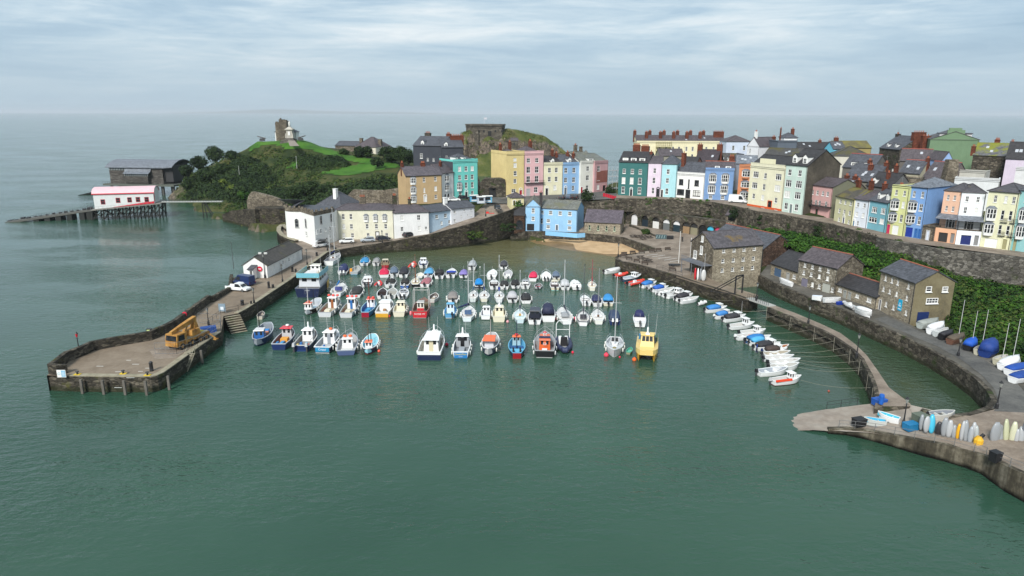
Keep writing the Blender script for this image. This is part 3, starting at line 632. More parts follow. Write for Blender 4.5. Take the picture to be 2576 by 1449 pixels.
def house(name,label,A,B,z0,h,D,col,roof='gable',rh=3,rmat=None,wins=(),side=None,par=0,chim=(),dorm=(),hips=(None,None),plinth=None,wallmat=None,group=None,cat='house',fdn=3,setback=0,cornice=True,ridge=None,frame=WHITE,ov=.3,k_nopipe=False):
 if max(col)>.3: col=tuple(x*.86+.09 for x in col)
 A,B=Vector((A[0],A[1],0)),Vector((B[0],B[1],0));d=B-A;W=d.length;rz=math.atan2(d.y,d.x)
 root=empty(name,(A.x,A.y,z0),rz,label,cat,group);rmat=rmat or SL_G;HW[root.name]=W
 m=wallmat or paint(col,.75,.15,.35,.2);sm=side or m;S=setback
 mb=MB();holes=[];todo=[]
 for w in wins:
  k,us,v,wf,hf=w[:5];opt=w[5] if len(w)>5 else {}
  for u in us:
   x,z,ww,wh=u*W,v*h,wf*W,hf*h
   if k in ('door','gar'): z=wh/2+.02
   todo.append((k,x,z,ww,wh,opt))
   if k in ('bay',): holes.append((x-ww*.45,x+ww*.45,z-wh*.48,z+wh*.48))
   else: holes.append((x-ww/2,x+ww/2,z-wh/2,z+wh/2))
 hp=h+par;f=MB();facade(f,W,hp,holes,m,zb=-fdn)
 for v in f.v: mb.v.append((v[0],v[1]+S,v[2]))
 mb.f+=f.f;mb.mi+=[mb.m(m)]*len(f.f)
 k=mb.m(sm)
 gab=rh if roof=='gable' else 0
 def side_(x,flip):
  ps=[(x,S,-fdn),(x,D,-fdn),(x,D,h)]+([(x,(S+D)/2,h+gab)] if gab else [])+[(x,S,h)]
  if flip: ps.reverse()
  mb.face(ps,sm)
 side_(0,True);side_(W,False)
 mb.face([(0,D,-fdn),(0,D,h),(W,D,h),(W,D,-fdn)],sm)
 if roof=='gfront': mb.face([(0,S,hp),(W,S,hp),(W/2,S,h+rh)],m);mb.face([(W,D,h),(0,D,h),(W/2,D,h+rh)],sm)
 if par: mb.box(0,W,S+.003,S+.35,h-.2,hp+.002,m);mb.box(0,.3,S+.35,D,h-.2,hp-.05,m);mb.box(W-.3,W,S+.35,D,h-.2,hp-.05,m)
 if cornice and par: mb.box(-.02,W+.02,S-.18,S+.003,h-.35,h-.12,m);mb.box(-.02,W+.02,S-.08,S+.38,hp+.003,hp+.09,m)
 if plinth: mb.box(-.03,W+.03,S-.06,S+.003,-fdn,.6,paint(plinth,.6))
 mb.build('wall',None,root)
 rb=MB()
 if roof=='gable': gslabs(rb,W,D-S,h+.02,rh,rmat,ov if not par else-.4,y0=S)
 elif roof=='gfront':
  t2=MB();gslabs(t2,D-S,W,h+.02,rh,rmat,.25,.15)
  rb.v=[(v[1],v[0]+S,v[2]) for v in t2.v];rb.f=[tuple(reversed(q)) for q in t2.f];rb.mi=[rb.m(rmat)]*len(t2.f)
 elif roof=='hip':
  a,b=hips;a=(D-S)/2 if a is None else a;b=(D-S)/2 if b is None else b;e=ov if not par else-.36;m2=(S+D)/2
  zt=h+.02;ym,yM=S-e,D+e
  r1,r2=(min(a,W*.49),m2,h+rh),(max(W-b,W*.51),m2,h+rh)
  c=[(-e,ym,zt),(W+e,ym,zt),(W+e,yM,zt),(-e,yM,zt)]
  rb.face([c[0],c[1],r2,r1],rmat);rb.face([c[2],c[3],r1,r2],rmat);rb.face([c[3],c[0],r1],rmat);rb.face([c[1],c[2],r2],rmat)
  rb.face(list(reversed(c)),rmat)
  for p_,q_ in ((c[0],r1),(c[1],r2),(r1,r2),(c[2],r2),(c[3],r1)): rb.tube(p_,q_,.13,None,4,rmat)
 else: rb.box(.3,W-.3,S+.35,D-.1,h-.5,h-.12,rmat)
 ro=rb.build('roof',None,root)
 if group=='buildings behind the front terraces' and roof=='gable' and not dorm:
  kk=rh/((D-S)/2)
  for _ in range(random.randint(1,3)):
   x,y=random.uniform(.15,.8)*W,S+(D-S)*random.uniform(.12,.3);sk=MB();z=h+(y-S)*kk+.24;sk.hexa([(x,y,z-.1),(x+.8,y,z-.1),(x+.8,y+.9,z+.9*kk-.1),(x,y+.9,z+.9*kk-.1),(x,y,z),(x+.8,y,z),(x+.8,y+.9,z+.9*kk),(x,y+.9,z+.9*kk)]);sk.build('skylight',plain((.4,.42,.45),.2),ro)
 if ridge and roof=='gable': r2=MB();r2.tube((-.2,(S+D)/2,h+rh+.2),(W+.2,(S+D)/2,h+rh+.2),.15,None,6);r2.build('ridge_tiles',paint(ridge,.8),ro)
 if not k_nopipe:
  dp=MB();dp.tube((W-.12,S-.09,-1),(W-.12,S-.09,h-.15),.055,None,5);dp.tube((0,S-.12 if par else S-ov-.05,h-.02),(W,S-.12 if par else S-ov-.05,h-.02),.06,None,5);dp.build('downpipe',DKMET,root)
 for c in chim:
  x,y,w,dd,zt=c[:5];o=c[5] if len(c)>5 else {}
  chimney(ro,x*W,S+y*(D-S),w,dd,h-.3,h+zt,**o)
 for dd in dorm:
  x,w,hh,kind=dd[:4];dc=dd[4] if len(dd)>4 else WHITE;x*=W;kk=rh/((D-S)/2)
  y0=S+.75;zb=h+y0*0+.75*kk-.2;dm=MB();dm.box(x-w/2,x+w/2,y0,y0+hh/kk+.9,zb,zb+hh,paint(dc,.5,.05))
  if kind=='g':
   t3=MB()
   for s_ in (-1,1):
    a=[(x+s_*(w/2+.15),y0-.15,zb+hh-.05),(x,y0-.15,zb+hh+w*.5),(x,y0+hh/kk+1.6,zb+hh+w*.5),(x+s_*(w/2+.15),y0+hh/kk+1.2,zb+hh-.05)]
    if s_<0: a=a[::-1]
    dm.hexa(a+[(p[0],p[1],p[2]+.12) for p in a],rmat)
   dm.face([(x-w/2,y0,zb+hh+.001),(x+w/2,y0,zb+hh+.001),(x,y0,zb+hh+w*.48)],paint(dc,.5,.05))
  else: dm.box(x-w/2-.12,x+w/2+.12,y0-.15,y0+hh/kk+1,zb+hh+.002,zb+hh+.16,rmat)
  do=dm.build('dormer',None,ro);window(root,x,zb+hh*.5,w*.68,hh*.7,'s',WHITE,False,y0-.15)
 for k,x,z,w,hh,o in todo:
  if k=='bay': bay(root,x,z,w*1.05,hh,o.get('c',col),d=o.get('d',.7),skirt=o.get('sk',False),roof=o.get('r',LEAD))
  elif k=='door': door(root,x,w,hh,o.get('c',BLACK),o.get('s',WHITE),arch=o.get('arch',False))
  elif k=='gar':
   g=MB();g.box(x-w/2,x+w/2,S+.08,S+.16,.02,hh);g.build('door_or_shade_panel',paint(o.get('c',WHITE),.5),root)
  else: window(root,x,z,w,hh,k,o.get('f',frame),o.get('sill',True),S)
 return root
def hp(name,label,BL,BR,z,top,D,col,z1=None,**k):
 """front house: base corners in the picture at street height z, top = picture row of the left eave"""
 A,B=P(BL[0],BL[1],z),P(BR[0],BR[1],z if z1 is None else z1)
 return house(name,label,A,B,z,zat(A,top)-z,D,col,**k)
def hb(name,label,L,R,z0,D,col,**k):
 """house behind: eave corners (x, y, distance)"""
 A,B=PY(*L),PY(*R);return house(name,label,A,B,z0,A.z-z0,D,col,**k)
c_=srgb
def S_(us,v,w,h,**o): return ('s',us,v,w,h,o)
NARROW='row of houses'
T1='terraced houses along the upper street';T0='houses on the harbour road';T2='houses at the right end of the street';BK='buildings behind the front terraces'
YEL,PNK,CRM,LBL,AQU,GRN=(.62,.48,.17),(.66,.37,.38),(.68,.64,.43),(.23,.44,.66),(.26,.56,.62),(.04,.14,.135)
hp('terraced_house','ochre house with purple slate roof beside the hedge, at the foot of the castle hill',(1023,511),(1112.5,506),11,443,9,(.42,.27,.10),roof='gable',rh=2.6,rmat=slate('ochre_house_slate',(.085,.075,.085),(.17,.085,.03),.66),
 wins=[('bay',[.2],.83,.15,.2,{'c': WHITE,'d': .25}),('bay',[.2],.47,.15,.2,{'c': WHITE,'d': .25}),('bay',[.2],.15,.15,.2,{'c': WHITE,'d': .25}),S_([.5],.84,.07,.17),S_([.82],.86,.07,.17),S_([.5],.45,.045,.17),S_([.82],.49,.07,.17),S_([.82],.18,.07,.15),('door',[.52],.1,.07,.22,{'c': WHITE,'arch': True})],
 chim=[(.02,.5,.9,.8,3.9),(.6,.5,1.6,.7,3.6,{'pots': 4})],group=T1)
hp('terraced_house','narrow white house with arched doors between the ochre and the turquoise houses',(1112.5,505),(1142,500.5),11,436.5,9,WHITE,rh=2.8,rmat=SL_P,wins=[('bay',[.45],.81,.36,.2,{'d': .4}),('bay',[.45],.47,.36,.19,{'d': .4}),('a',[.26,.52],.12,.14,.15,{'sill': False,'f': BLACK}),S_([.82],.17,.14,.19)],chim=[(.5,.35,.8,.8,3.4)],group=T1)
hp('terraced_house','tall turquoise house with three rows of white windows beside the castle arch',(1141,500.5),(1202.5,496),11,407,10,(.07,.50,.44),roof='hip',par=.7,rh=2.4,wins=[S_([.26,.52,.77],.8,.12,.13),S_([.26,.52,.77],.57,.12,.13),('bay',[.25],.33,.19,.17,{'d': .5,'c': WHITE}),S_([.52,.77],.35,.11,.16),S_([.27],.11,.12,.13),S_([.77],.12,.11,.14),('door',[.52],.1,.1,.17,{'c': BLACK,'arch': True})],
 dorm=[(.18,1.2,1.2,'f'),(.5,1.2,1.2,'f')],side=paint((.05,.052,.065),.8),group=T1)
hb('slate_hung_house','dark slate hung tall house with white dormers standing behind the turquoise house',(1039,366,272),(1112,368,268),9,14,(.045,.05,.062),rh=3.2,cat='house',wins=[S_([.28],.79,.09,.1),S_([.28],.58,.08,.1),S_([.5,.7],.72,.06,.06),S_([.86],.45,.07,.08)],chim=[(.12,.75,2.4,1.2,4.4,{'mat': STONER,'pots': 4}),(.85,.75,1.7,1,4.2,{'pots': 3})],dorm=[(.3,1.3,1.3,'g')],fdn=8)
hb('slate_hung_house','slate hung house with a broad red brick chimney behind the turquoise house',(1112,371,266),(1166,369,268),9,14,(.05,.055,.068),rh=3,cat='house',wins=[S_([.2],.78,.09,.1),S_([.2],.5,.09,.1)],chim=[(.82,.45,5.2,1.5,4.1,{'pots': 7})],dorm=[(.2,1.3,1.3,'g')],fdn=8)
ye=hp('terraced_house','tall yellow house at the left end of the pastel terrace with a red arched door',(1274,496),(1318.5,493.5),11,388,13,YEL,roof='hip',par=1.0,rh=1.3,rmat=SL_P,wins=[S_([.47],.87,.16,.07),S_([.48],.74,.17,.1),S_([.49],.55,.18,.11),S_([.48],.37,.17,.1),S_([.4],.14,.24,.09),('door',[.8],.1,.15,.15,{'c': (.35,.01,.02),'arch': True})],chim=[(.1,.5,.7,1.2,3),(.9,.8,.8,1.2,3.6)],plinth=WHITE,group=T1)
pk=hp('terraced_house','tall pink house with a dark iron balcony next to the yellow house',(1319,493.5),(1366.5,491),11,387,13,PNK,roof='hip',par=.9,rh=2.4,rmat=SL_P,wins=[('s',[.2,.64],.84,.18,.11,{}),S_([.2,.64],.62,.2,.15),S_([.2,.64],.4,.2,.15),S_([.6],.14,.2,.13),('door',[.2],.1,.17,.17,{'c': (.4,.4,.4),'s': (.5,.45,.45)})],chim=[(.8,.6,.9,1.4,3.9),(.95,.8,.9,1.4,3.9)],group=T1)
hp('terraced_house','cream house with a white pillared doorcase between the pink and the blue houses',(1367,491),(1414.5,489),11,413,12,CRM,roof='gable',par=.5,rh=2.4,rmat=SL_D,wins=[S_([.3,.66],.8,.16,.16),S_([.3,.66],.51,.16,.16),S_([.6],.23,.16,.16),('door',[.17],.1,.13,.22,{'c': BLACK,'arch': True})],dorm=[(.5,1.3,1.3,'g')],chim=[(.78,.5,.8,1.3,4.4),(.93,.4,.8,1.3,3.4)],group=T1)
hp('terraced_house','sky blue house with a grey arched door in the pastel terrace',(1414.5,489),(1459,486.5),11,413,12,(.20,.40,.66),roof='gable',par=.5,rh=2.9,rmat=SL_G,wins=[S_([.17,.62],.79,.17,.17),S_([.17,.62],.47,.17,.17),S_([.6],.19,.15,.16),('door',[.17],.1,.13,.22,{'c': (.12,.14,.16),'arch': True})],dorm=[(.42,1.5,1.5,'g')],chim=[(.62,.4,.8,1.3,3.8),(.86,.3,.8,1.3,3.4)],group=T1)
hp('terraced_house','white house with one column of windows and a red door in the pastel terrace',(1459.5,486),(1494,483.5),11.2,409,15,(.66,.65,.58),roof='gable',par=.5,rh=3.4,rmat=SL_A,wins=[S_([.5],.79,.2,.16),S_([.5],.49,.22,.17),S_([.5],.16,.2,.17),('door',[.1],.1,.13,.2,{'c': (.35,.01,.02)})],dorm=[(.78,2.6,1.2,'f')],chim=[(.45,.5,1.2,.9,5.8,{'mat': STONE}),(.85,.5,1.0,.9,5.2,{'mat': STONE,'pots': 0})],group=T1)
pb=hp('terraced_house','pink and bare brick house with scaffolding at the right end of the pastel terrace',(1494,483.5),(1527,480),11.3,409,14,(.50,.26,.27),roof='gable',par=.5,rh=2.7,rmat=SL_A,wins=[S_([.3],.79,.2,.17),S_([.3],.47,.22,.17),S_([.3],.16,.18,.16),('door',[.75],.1,.2,.2,{'c': BLACK,'s': (.4,.2,.2)})],group=T1)
mb=MB();w_=HW[pb.name];mb.box(w_*.15,w_*1.002,-.05,.003,3.4,7.8,paint((.25,.09,.07),.8,.25));mb.build('bare_brickwork',None,pb)
hp('guest_house','large dark green house with an arched white quoined door and a flat dormered mansard',(1554,491),(1627,494.5),12,407,13,GRN,roof='gable',rh=3.1,rmat=SL_D,wins=[S_([.19,.47,.74],.73,.1,.14),S_([.18,.46,.74],.45,.12,.19),S_([.18,.74],.17,.11,.2),('door',[.46],.1,.08,.2,{'c': BLACK,'arch': True})],dorm=[(.2,2.0,1.3,'f'),(.48,2.0,1.3,'f'),(.77,2.0,1.3,'f')],chim=[(.4,.65,2.6,.9,5.3,{'pots': 6}),(.7,.65,2.8,.9,5.0,{'pots': 6})],group=T1)
hp('terraced_house','pale lilac house with a black porch right of the dark green house',(1627.5,494.5),(1661,495.5),12,409.5,12,(.62,.52,.62),roof='gable',rh=1.9,rmat=SL_P,wins=[S_([.48],.77,.2,.15),S_([.46],.48,.22,.18),S_([.43],.18,.2,.18),('door',[.8],.1,.18,.23,{'c': BLACK,'s': BLACK,'arch': True})],chim=[(.1,.5,.9,2.2,3.2)],group=T1)
hp('terraced_house','pale aqua house between the lilac house and the white black-trimmed house',(1661.5,495.5),(1699,497),12,412,14,(.30,.57,.62),roof='hip',rh=2.7,rmat=SL_G,wins=[S_([.42],.77,.2,.15),S_([.4],.5,.2,.15),S_([.4],.18,.2,.18),('door',[.08],.1,.13,.22,{'c': BLACK})],group=T1)
dk=hp('terraced_house','low white house with black window frames and a black stepped door',(1697,496),(1769,502),12,436.5,11,(.72,.72,.70),roof='gable',par=.6,rh=3.6,rmat=SL_G,wins=[('t',[.2,.74],.66,.15,.24,{'f': BLACK}),('t',[.2,.76],.24,.25,.24,{'f': BLACK}),('l',[.47],.6,.05,.38,{'f': BLACK}),('door',[.46],.1,.13,.34,{'c': BLACK,'s': BLACK})],chim=[(.07,.35,1.1,1.6,6.6,{'pots': 1})],group=T1)
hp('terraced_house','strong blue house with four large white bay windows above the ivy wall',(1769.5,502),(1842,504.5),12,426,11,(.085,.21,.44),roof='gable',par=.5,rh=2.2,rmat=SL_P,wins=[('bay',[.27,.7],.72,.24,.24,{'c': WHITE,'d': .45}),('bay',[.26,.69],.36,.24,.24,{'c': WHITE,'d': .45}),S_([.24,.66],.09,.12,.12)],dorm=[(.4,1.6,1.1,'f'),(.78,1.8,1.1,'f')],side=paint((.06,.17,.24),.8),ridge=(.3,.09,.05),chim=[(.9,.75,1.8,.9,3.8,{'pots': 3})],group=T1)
hp('terraced_house','narrow orange house with stacked white bay windows behind the white van',(1853,504.5),(1883,507.5),12,417,9,(.56,.17,.035),roof='flat',par=.4,wins=[('bay',[.6],.79,.62,.17,{'d': .8}),('bay',[.6],.48,.66,.15,{'d': .8}),('bay',[.6],.18,.66,.16,{'d': .8})],group=T1)
cb=hp('hotel','large cream four storey building with an orange painted door surround and plinth',(1879.5,517),(1965.5,531.5),12,417,10,(.70,.67,.47),roof='gable',par=1.0,rh=3.2,rmat=SL_D,wins=[('t',[.18,.83],.8,.16,.15,{}),S_([.46],.79,.08,.14),('t',[.17,.83],.53,.16,.15,{}),S_([.45],.52,.08,.15),S_([.17,.44],.26,.08,.13),S_([.82],.24,.08,.13),('door',[.66],.1,.1,.2,{'c': BLACK,'s': (.6,.09,.02)}),S_([.48,.85],.035,.08,.05,f=WHITE)],plinth=(.6,.10,.02),cat='hotel',group=T1)
w_=HW[cb.name]-.02;hh=zat(P(1879.5,517,12),417)-12
mb=MB();mb.box(w_*.27,w_*.69,-.02,.38,hh+1.0+.1,hh+2.5,paint((.70,.67,.47),.75,.07,.35,.2));mb.build('raised_parapet',None,cb)
mn=hp('terraced_house','pale mint four storey house with gabled white dormers beside a big bare stone gable',(1966.5,532),(2018.5,540),12,413.5,14,(.47,.60,.53),roof='gable',rh=4.2,rmat=SL_D,side=ground('stained_render',[(.035,.03,.024),(.075,.065,.05),(.14,.12,.092)],.16),wins=[S_([.2,.68],.84,.17,.13),('t',[.19,.68],.61,.28,.15,{}),('t',[.18,.68],.38,.28,.15,{}),S_([.18,.68],.13,.17,.14),('door',[.43],.1,.12,.18,{'c': (.15,.2,.2)})],dorm=[(.3,1.6,2.1,'g'),(.78,1.6,2.1,'g')],group=T1)
ph=hp('inn','small pink inn with a dark iron balcony beneath the bare stone gable',(2030,538.5),(2087,548.5),11.8,464,10,(.52,.27,.25),roof='gable',rh=1.9,rmat=SL_P,wins=[S_([.14,.36,.6,.8],.76,.1,.15),S_([.13,.34,.5,.78],.42,.1,.19),('door',[.42],.1,.1,.22,{'c': (.03,.05,.03),'s': (.4,.2,.2),'arch': True})],side=paint((.16,.16,.11),.8),cat='inn',group=T1)
w_=HW[ph.name]
mb=MB();mb.box(-.3,w_+.3,-1.3,-.003,2.9,3.05,DKMET)
for i in range(30): mb.tube((-.3+(w_+.6)*i/29,-1.25,3.05),(-.3+(w_+.6)*i/29,-1.25,3.9),.025,None,4,DKMET)
mb.box(-.3,w_+.3,-1.3,-1.22,3.9,3.96,DKMET);mb.build('balcony',None,ph)
w_=HW[pk.name];mb=MB();zb=4.6;mb.box(0,w_,-.9,-.003,zb,zb+.12,DKMET);mb.box(0,w_,-.92,-.85,zb+.9,zb+.96,DKMET)
for i in range(24): mb.tube((w_*i/23,-.88,zb),(w_*i/23,-.88,zb+.9),.03,None,4,DKMET)
mb.build('balcony',None,pk)
# right hand end of the street
hp('terraced_house','pale yellow cottage with nine small windows and a mossy brown roof',(2096.5,555.5),(2141.5,568),11.6,493,9,(.56,.54,.30),roof='gable',rh=2.2,rmat=slate('golden_moss_slate',(.07,.06,.045),(.13,.11,.025),.45),wins=[S_([.27,.54,.83],.83,.11,.15),S_([.27,.54,.83],.46,.11,.17),S_([.3,.84],.12,.1,.16),('door',[.56],.1,.09,.24,{'c': (.02,.03,.12),'arch': True})],chim=[(.1,.6,1.2,.8,4.2)],group=T2)
hp('terraced_house','plain white cottage with four sash windows between the pale yellow and teal houses',(2142,568),(2178.5,575),11.55,500,9,(.66,.70,.76),roof='gable',rh=2.0,rmat=SL_P,wins=[S_([.26,.7],.8,.15,.16),S_([.26,.7],.45,.17,.17),S_([.4],.13,.13,.17),('door',[.12],.1,.12,.2,{'c': (.1,.2,.35),'arch': True})],chim=[(.1,.5,1.0,.8,4.4),(.9,.55,1.0,.8,4.0)],group=T2)
hp('terraced_house','teal house with two steep white gabled dormers on a dark roof',(2178.5,575),(2224.5,585.5),11.5,503,9,(.11,.37,.45),roof='gable',rh=2.5,rmat=SL_G,wins=[('t',[.32],.70,.28,.2,{}),('t',[.79],.71,.22,.2,{}),('t',[.3],.35,.44,.18,{}),('t',[.79],.36,.22,.18,{})],dorm=[(.35,1.0,1.6,'g'),(.8,1.0,1.6,'g')],chim=[(.75,.5,1.3,.8,4.0,{'mat': paint((.15,.4,.5),.7),'pots': 3})],group=T2)
hp('terraced_house','yellow green four storey house with a pink door and white garage',(2229,587),(2271.5,594),11.5,466,12,(.56,.58,.22),roof='flat',par=.1,rmat=LEAD,wins=[S_([.27,.74],.86,.15,.11),('bay',[.28],.62,.46,.16,{'c': WHITE}),S_([.76],.63,.16,.13),('bay',[.26],.35,.46,.15,{'c': WHITE,'sk': True}),S_([.75],.35,.16,.15),('gar',[.5],.1,.36,.19,{'c': WHITE}),('door',[.1],.1,.08,.18,{'c': (.5,.02,.1),'s': (.5,.02,.1)})],group=T2)
hp('terraced_house','bright blue four storey house with a grey metal hipped roof and blue garage',(2272,594),(2316.5,600.5),11.4,469,13,(.10,.26,.56),roof='hip',rh=2.0,rmat=LEAD,wins=[S_([.27,.74],.86,.15,.12),('bay',[.27],.62,.48,.16,{'c': WHITE}),S_([.75],.61,.2,.14),('bay',[.26],.36,.48,.15,{'c': WHITE,'sk': True}),S_([.76],.35,.17,.16),('gar',[.28],.1,.4,.19,{'c': (.01,.03,.25)}),('door',[.68,.88],.1,.1,.18,{'c': (.03,.12,.35),'s': (.05,.16,.4)})],group=T2)
def verandah(o,W,col,gcol,s=2.2):
 m=paint(col,.75,.07,.35,.2);mb=MB();f=MB();facade(f,W,3.2,[(W*.2,W*.62,-.0,2.2),(W*.75,W*.93,0,2.3)],m,.3,-3)
 mb.v+=f.v;mb.f+=f.f;mb.mi+=[mb.m(m)]*len(f.f)
 mb.face([(0,0,-3),(0,0,3.2),(0,s,3.2),(0,s,-3)],m);mb.face([(W,0,-3),(W,s,-3),(W,s,3.2),(W,0,3.2)],m);mb.face([(0,0,3.2),(W,0,3.2),(W,s,3.2),(0,s,3.2)],PAVE)
 mb.build('garage_block',None,o)
 mb=MB();mb.box(W*.2,W*.62,.25,.32,0,2.2);mb.build('door_or_shade_panel',paint(gcol,.5),o)
 mb=MB();mb.box(W*.75,W*.93,.25,.32,0,2.3);mb.build('door',paint((.2,.2,.2),.5),o)
 mb=MB()
 for i in range(22): mb.tube((.05+(W-.1)*i/21,.06,3.2),(.05+(W-.1)*i/21,.06,4.1),.02,None,4)
 mb.box(0,W,.03,.09,4.1,4.15)
 for x in (.08,W/2,W-.08): mb.tube((x,.1,3.2),(x,.1,5.5),.06)
 mb.build('balcony_rail',DKMET,o)
 mb=MB();mb.hexa([(-.2,-.4,5.35),(W+.2,-.4,5.35),(W+.2,s+.002,6.2),(-.2,s+.002,6.2),(-.2,-.4,5.45),(W+.2,-.4,5.45),(W+.2,s+.002,6.32),(-.2,s+.002,6.32)]);mb.build('verandah_roof',LEAD,o)
for (nm,lb,a,b,cc,gc,ws) in [
 ('terraced_house','peach four storey house with a grey verandah roof over a dark balcony',(2347.5,606),(2402,614),(.66,.38,.24),(.03,.03,.03),[S_([.22,.52,.83],.87,.11,.1),S_([.22,.52,.83],.65,.11,.1)]),
 ('terraced_house','white four storey house with a grey verandah roof and dark blue garage',(2402.5,614),(2463,619.5),(.70,.73,.76),(.01,.02,.12),[S_([.25,.7],.87,.13,.1),S_([.25,.7],.65,.13,.12)])]:
 A,B=P(a[0],a[1],11.3),P(b[0],b[1],11.2);W=(B-A).to_2d().length
 o=house(nm,lb,A,B,11.3,11.6,12,cc,roof='hip',rh=1.6,rmat=SL_L,setback=2.2,ov=.15,wins=ws+[('t',[.5],.37,.42,.2,{})],group=T2);verandah(o,W,cc,gc)
def jul(o,W,lst):
 for x,z in lst:
  mb=MB();
  for i in range(9): mb.tube((x-.6+1.2*i/8,-.35,z),(x-.6+1.2*i/8,-.35,z+.9),.02,None,4)
  mb.box(x-.65,x+.65,-.4,-.003,z-.06,z,None);mb.box(x-.65,x+.65,-.38,-.32,z+.9,z+.95);mb.build('balcony',DKMET,o)
o=hp('terraced_house','wide pale cream four storey house with small iron balconies and white garage',(2463.5,619.5),(2538.5,629),11.2,480,12,(.66,.65,.42),roof='hip',rh=1.6,rmat=SL_L,wins=[S_([.26,.6,.86],.87,.11,.12),('bay',[.2],.61,.33,.18,{'c': WHITE}),('l',[.58,.84],.6,.11,.16,{}),('bay',[.2],.34,.33,.17,{'c': WHITE}),('l',[.58,.84],.34,.11,.16,{}),('gar',[.36],.1,.42,.16,{'c': WHITE}),('door',[.82],.1,.14,.18,{'c': (.3,.28,.15),'s': (.66,.65,.42),'arch': True})],group=T2)
jul(o,8,[(6.6*.58,5.9),(6.6*.84,5.9),(6.6*.58,2.9),(6.6*.84,2.9)])
hp('terraced_house','aqua house cut off by the right edge of the picture',(2539,629),(2600,637),11.1,478,12,(.19,.45,.46),roof='hip',rh=1.8,rmat=SL_G,wins=[S_([.3,.75],.87,.12,.12),('bay',[.3],.6,.36,.18,{'c': WHITE}),S_([.8],.6,.12,.14),('bay',[.3],.33,.36,.18,{'c': WHITE}),('door',[.18],.1,.14,.2,{'c': (.3,.28,.15),'s': (.19,.45,.46),'arch': True})],group=T2)
hb2=house('stone_outbuilding','small rubble stone outbuilding with a white door between the blue and peach houses',P(2317,602,11.3),P(2347,606.5,11.3),11.3,3.2,6,WHITE,roof='flat',rmat=PAVE,wallmat=STONE,side=STONE,par=.3,wins=[('door',[.5],.1,.2,.7,{'c': (.6,.65,.75),'s': (.5,.5,.5)})],cornice=False,cat='outbuilding')
# harbour road
hp('terraced_house','long cream harbour house with three oriel windows and hipped slate roof',(846.5,601),(992,600.5),2.6,528,10,(.62,.60,.46),roof='hip',rh=1.3,rmat=SL_P,hips=(3,3),wins=[S_([.14,.27],.77,.045,.19),('bay',[.53,.69,.85],.72,.085,.16,{'c': WHITE,'d': .4}),S_([.14,.27,.54,.7,.86],.43,.05,.17),S_([.13,.28,.55,.87],.12,.05,.16),('door',[.71],.1,.05,.24,{'c': WHITE,'s': BLACK})],chim=[(.43,.5,2,.8,3.2,{'mat': STONE,'pots': 4}),(.99,.5,1.3,1.0,3.6,{'mat': STONER,'pots': 3})],group=T0)
hp('terraced_house','plain white pair of cottages with a purple slate roof right of the long cream house',(992.5,597),(1081,588.5),3.2,536,9,(.70,.70,.69),z1=3.8,roof='hip',rh=1.9,rmat=SL_P,hips=(0.3,3.2),wins=[S_([.23,.7],.78,.09,.21),S_([.22,.71],.33,.08,.17),S_([.9],.33,.07,.13)],chim=[(.5,.5,.9,.9,3.4,{'mat': STONER})],group=T0)
hp('terraced_house','light blue cottage with a grey slate roof on the rising street',(1081,584),(1136,566),4.2,535,8,(.42,.57,.70),z1=5.4,roof='gable',rh=1.6,rmat=SL_G,wins=[S_([.33,.73],.74,.13,.2),S_([.54,.9],.38,.1,.18)],group=T0)
hp('terraced_house','white cottage with a white chimney at the top of the rising street',(1136,565.5),(1194,540),5.6,526,8,(.68,.69,.72),z1=8,roof='gable',rh=1.6,rmat=SL_G,wins=[S_([.14],.8,.09,.17),S_([.14],.25,.09,.17),S_([.55,.85],.82,.06,.12),S_([.42,.7,.84],.5,.05,.1)],chim=[(.02,.45,1.2,.9,3.2,{'mat': paint(WHITE,.7),'pots': 0})],group=T0,fdn=1)
# blue harbour house: gabled wing and long wing
hbm=(.22,.46,.70)
hp('harbour_house','gabled light blue harbour house wing with a dark garage opening',(1321.7,580),(1358.5,580.5),2.9,519,12,hbm,roof='gfront',rh=2.2,rmat=SL_A,wins=[('g',[.52],.83,.22,.2,{}),('g',[.52],.5,.22,.17,{}),('gar',[.35],.1,.5,.28,{'c': BLACK})],chim=[(1.02,.25,.9,.9,4.0,{'mat': SL_D,'pots': 1})],group=T0)  # black panel paints the shade inside the open garage
hp('harbour_house','long light blue harbour house wing with a pale mossy roof above the beach',(1359,577),(1451,582.5),2.9,523,9,hbm,roof='gable',rh=2.1,rmat=SL_A,wins=[('g',[.28,.54,.8],.8,.1,.19,{}),('g',[.22,.8],.42,.1,.17,{}),('g',[.22,.8],.14,.1,.17,{}),('g',[.05],.8,.08,.15,{}),('l',[.04],.4,.06,.25,{}),('door',[.46],.1,.06,.25,{'c': (.1,.12,.15)})],group=T0)
tag(wallmesh(pts([(1372,581.5,3.9),(1452,588,3.9),(1472,586.5,3.9)]),.35,2.6,paint(hbm,.75),0).build('garden_wall',paint(hbm,.75)),'low light blue wall in front of the blue harbour house','wall')
hp('boathouse','small brick boathouse with a dark arched opening left of the blue harbour house',(1293,582),(1320.5,582.5),2.7,541,12,WHITE,roof='gable',rh=1.6,rmat=SL_D,wallmat=stone('old_brick',(.05,.03,.02),(.09,.05,.035),(.14,.09,.06),2,2),wins=[('a',[.5],.3,.7,.4,{'f': (.03,.02,.02),'sill': False})],cat='boathouse')
ch=hp('chapel','small stone chapel with four lancet windows and a purple slate roof above the beach',(1470,586),(1561,590.5),3.1,557.5,9,WHITE,roof='gable',rh=3.2,rmat=slate('chapel_slate',(.085,.07,.085)),wallmat=STONEW,wins=[('a',[.14,.38,.61,.83],.47,.055,.36,{'f': (.42,.52,.36)})],cat='chapel')
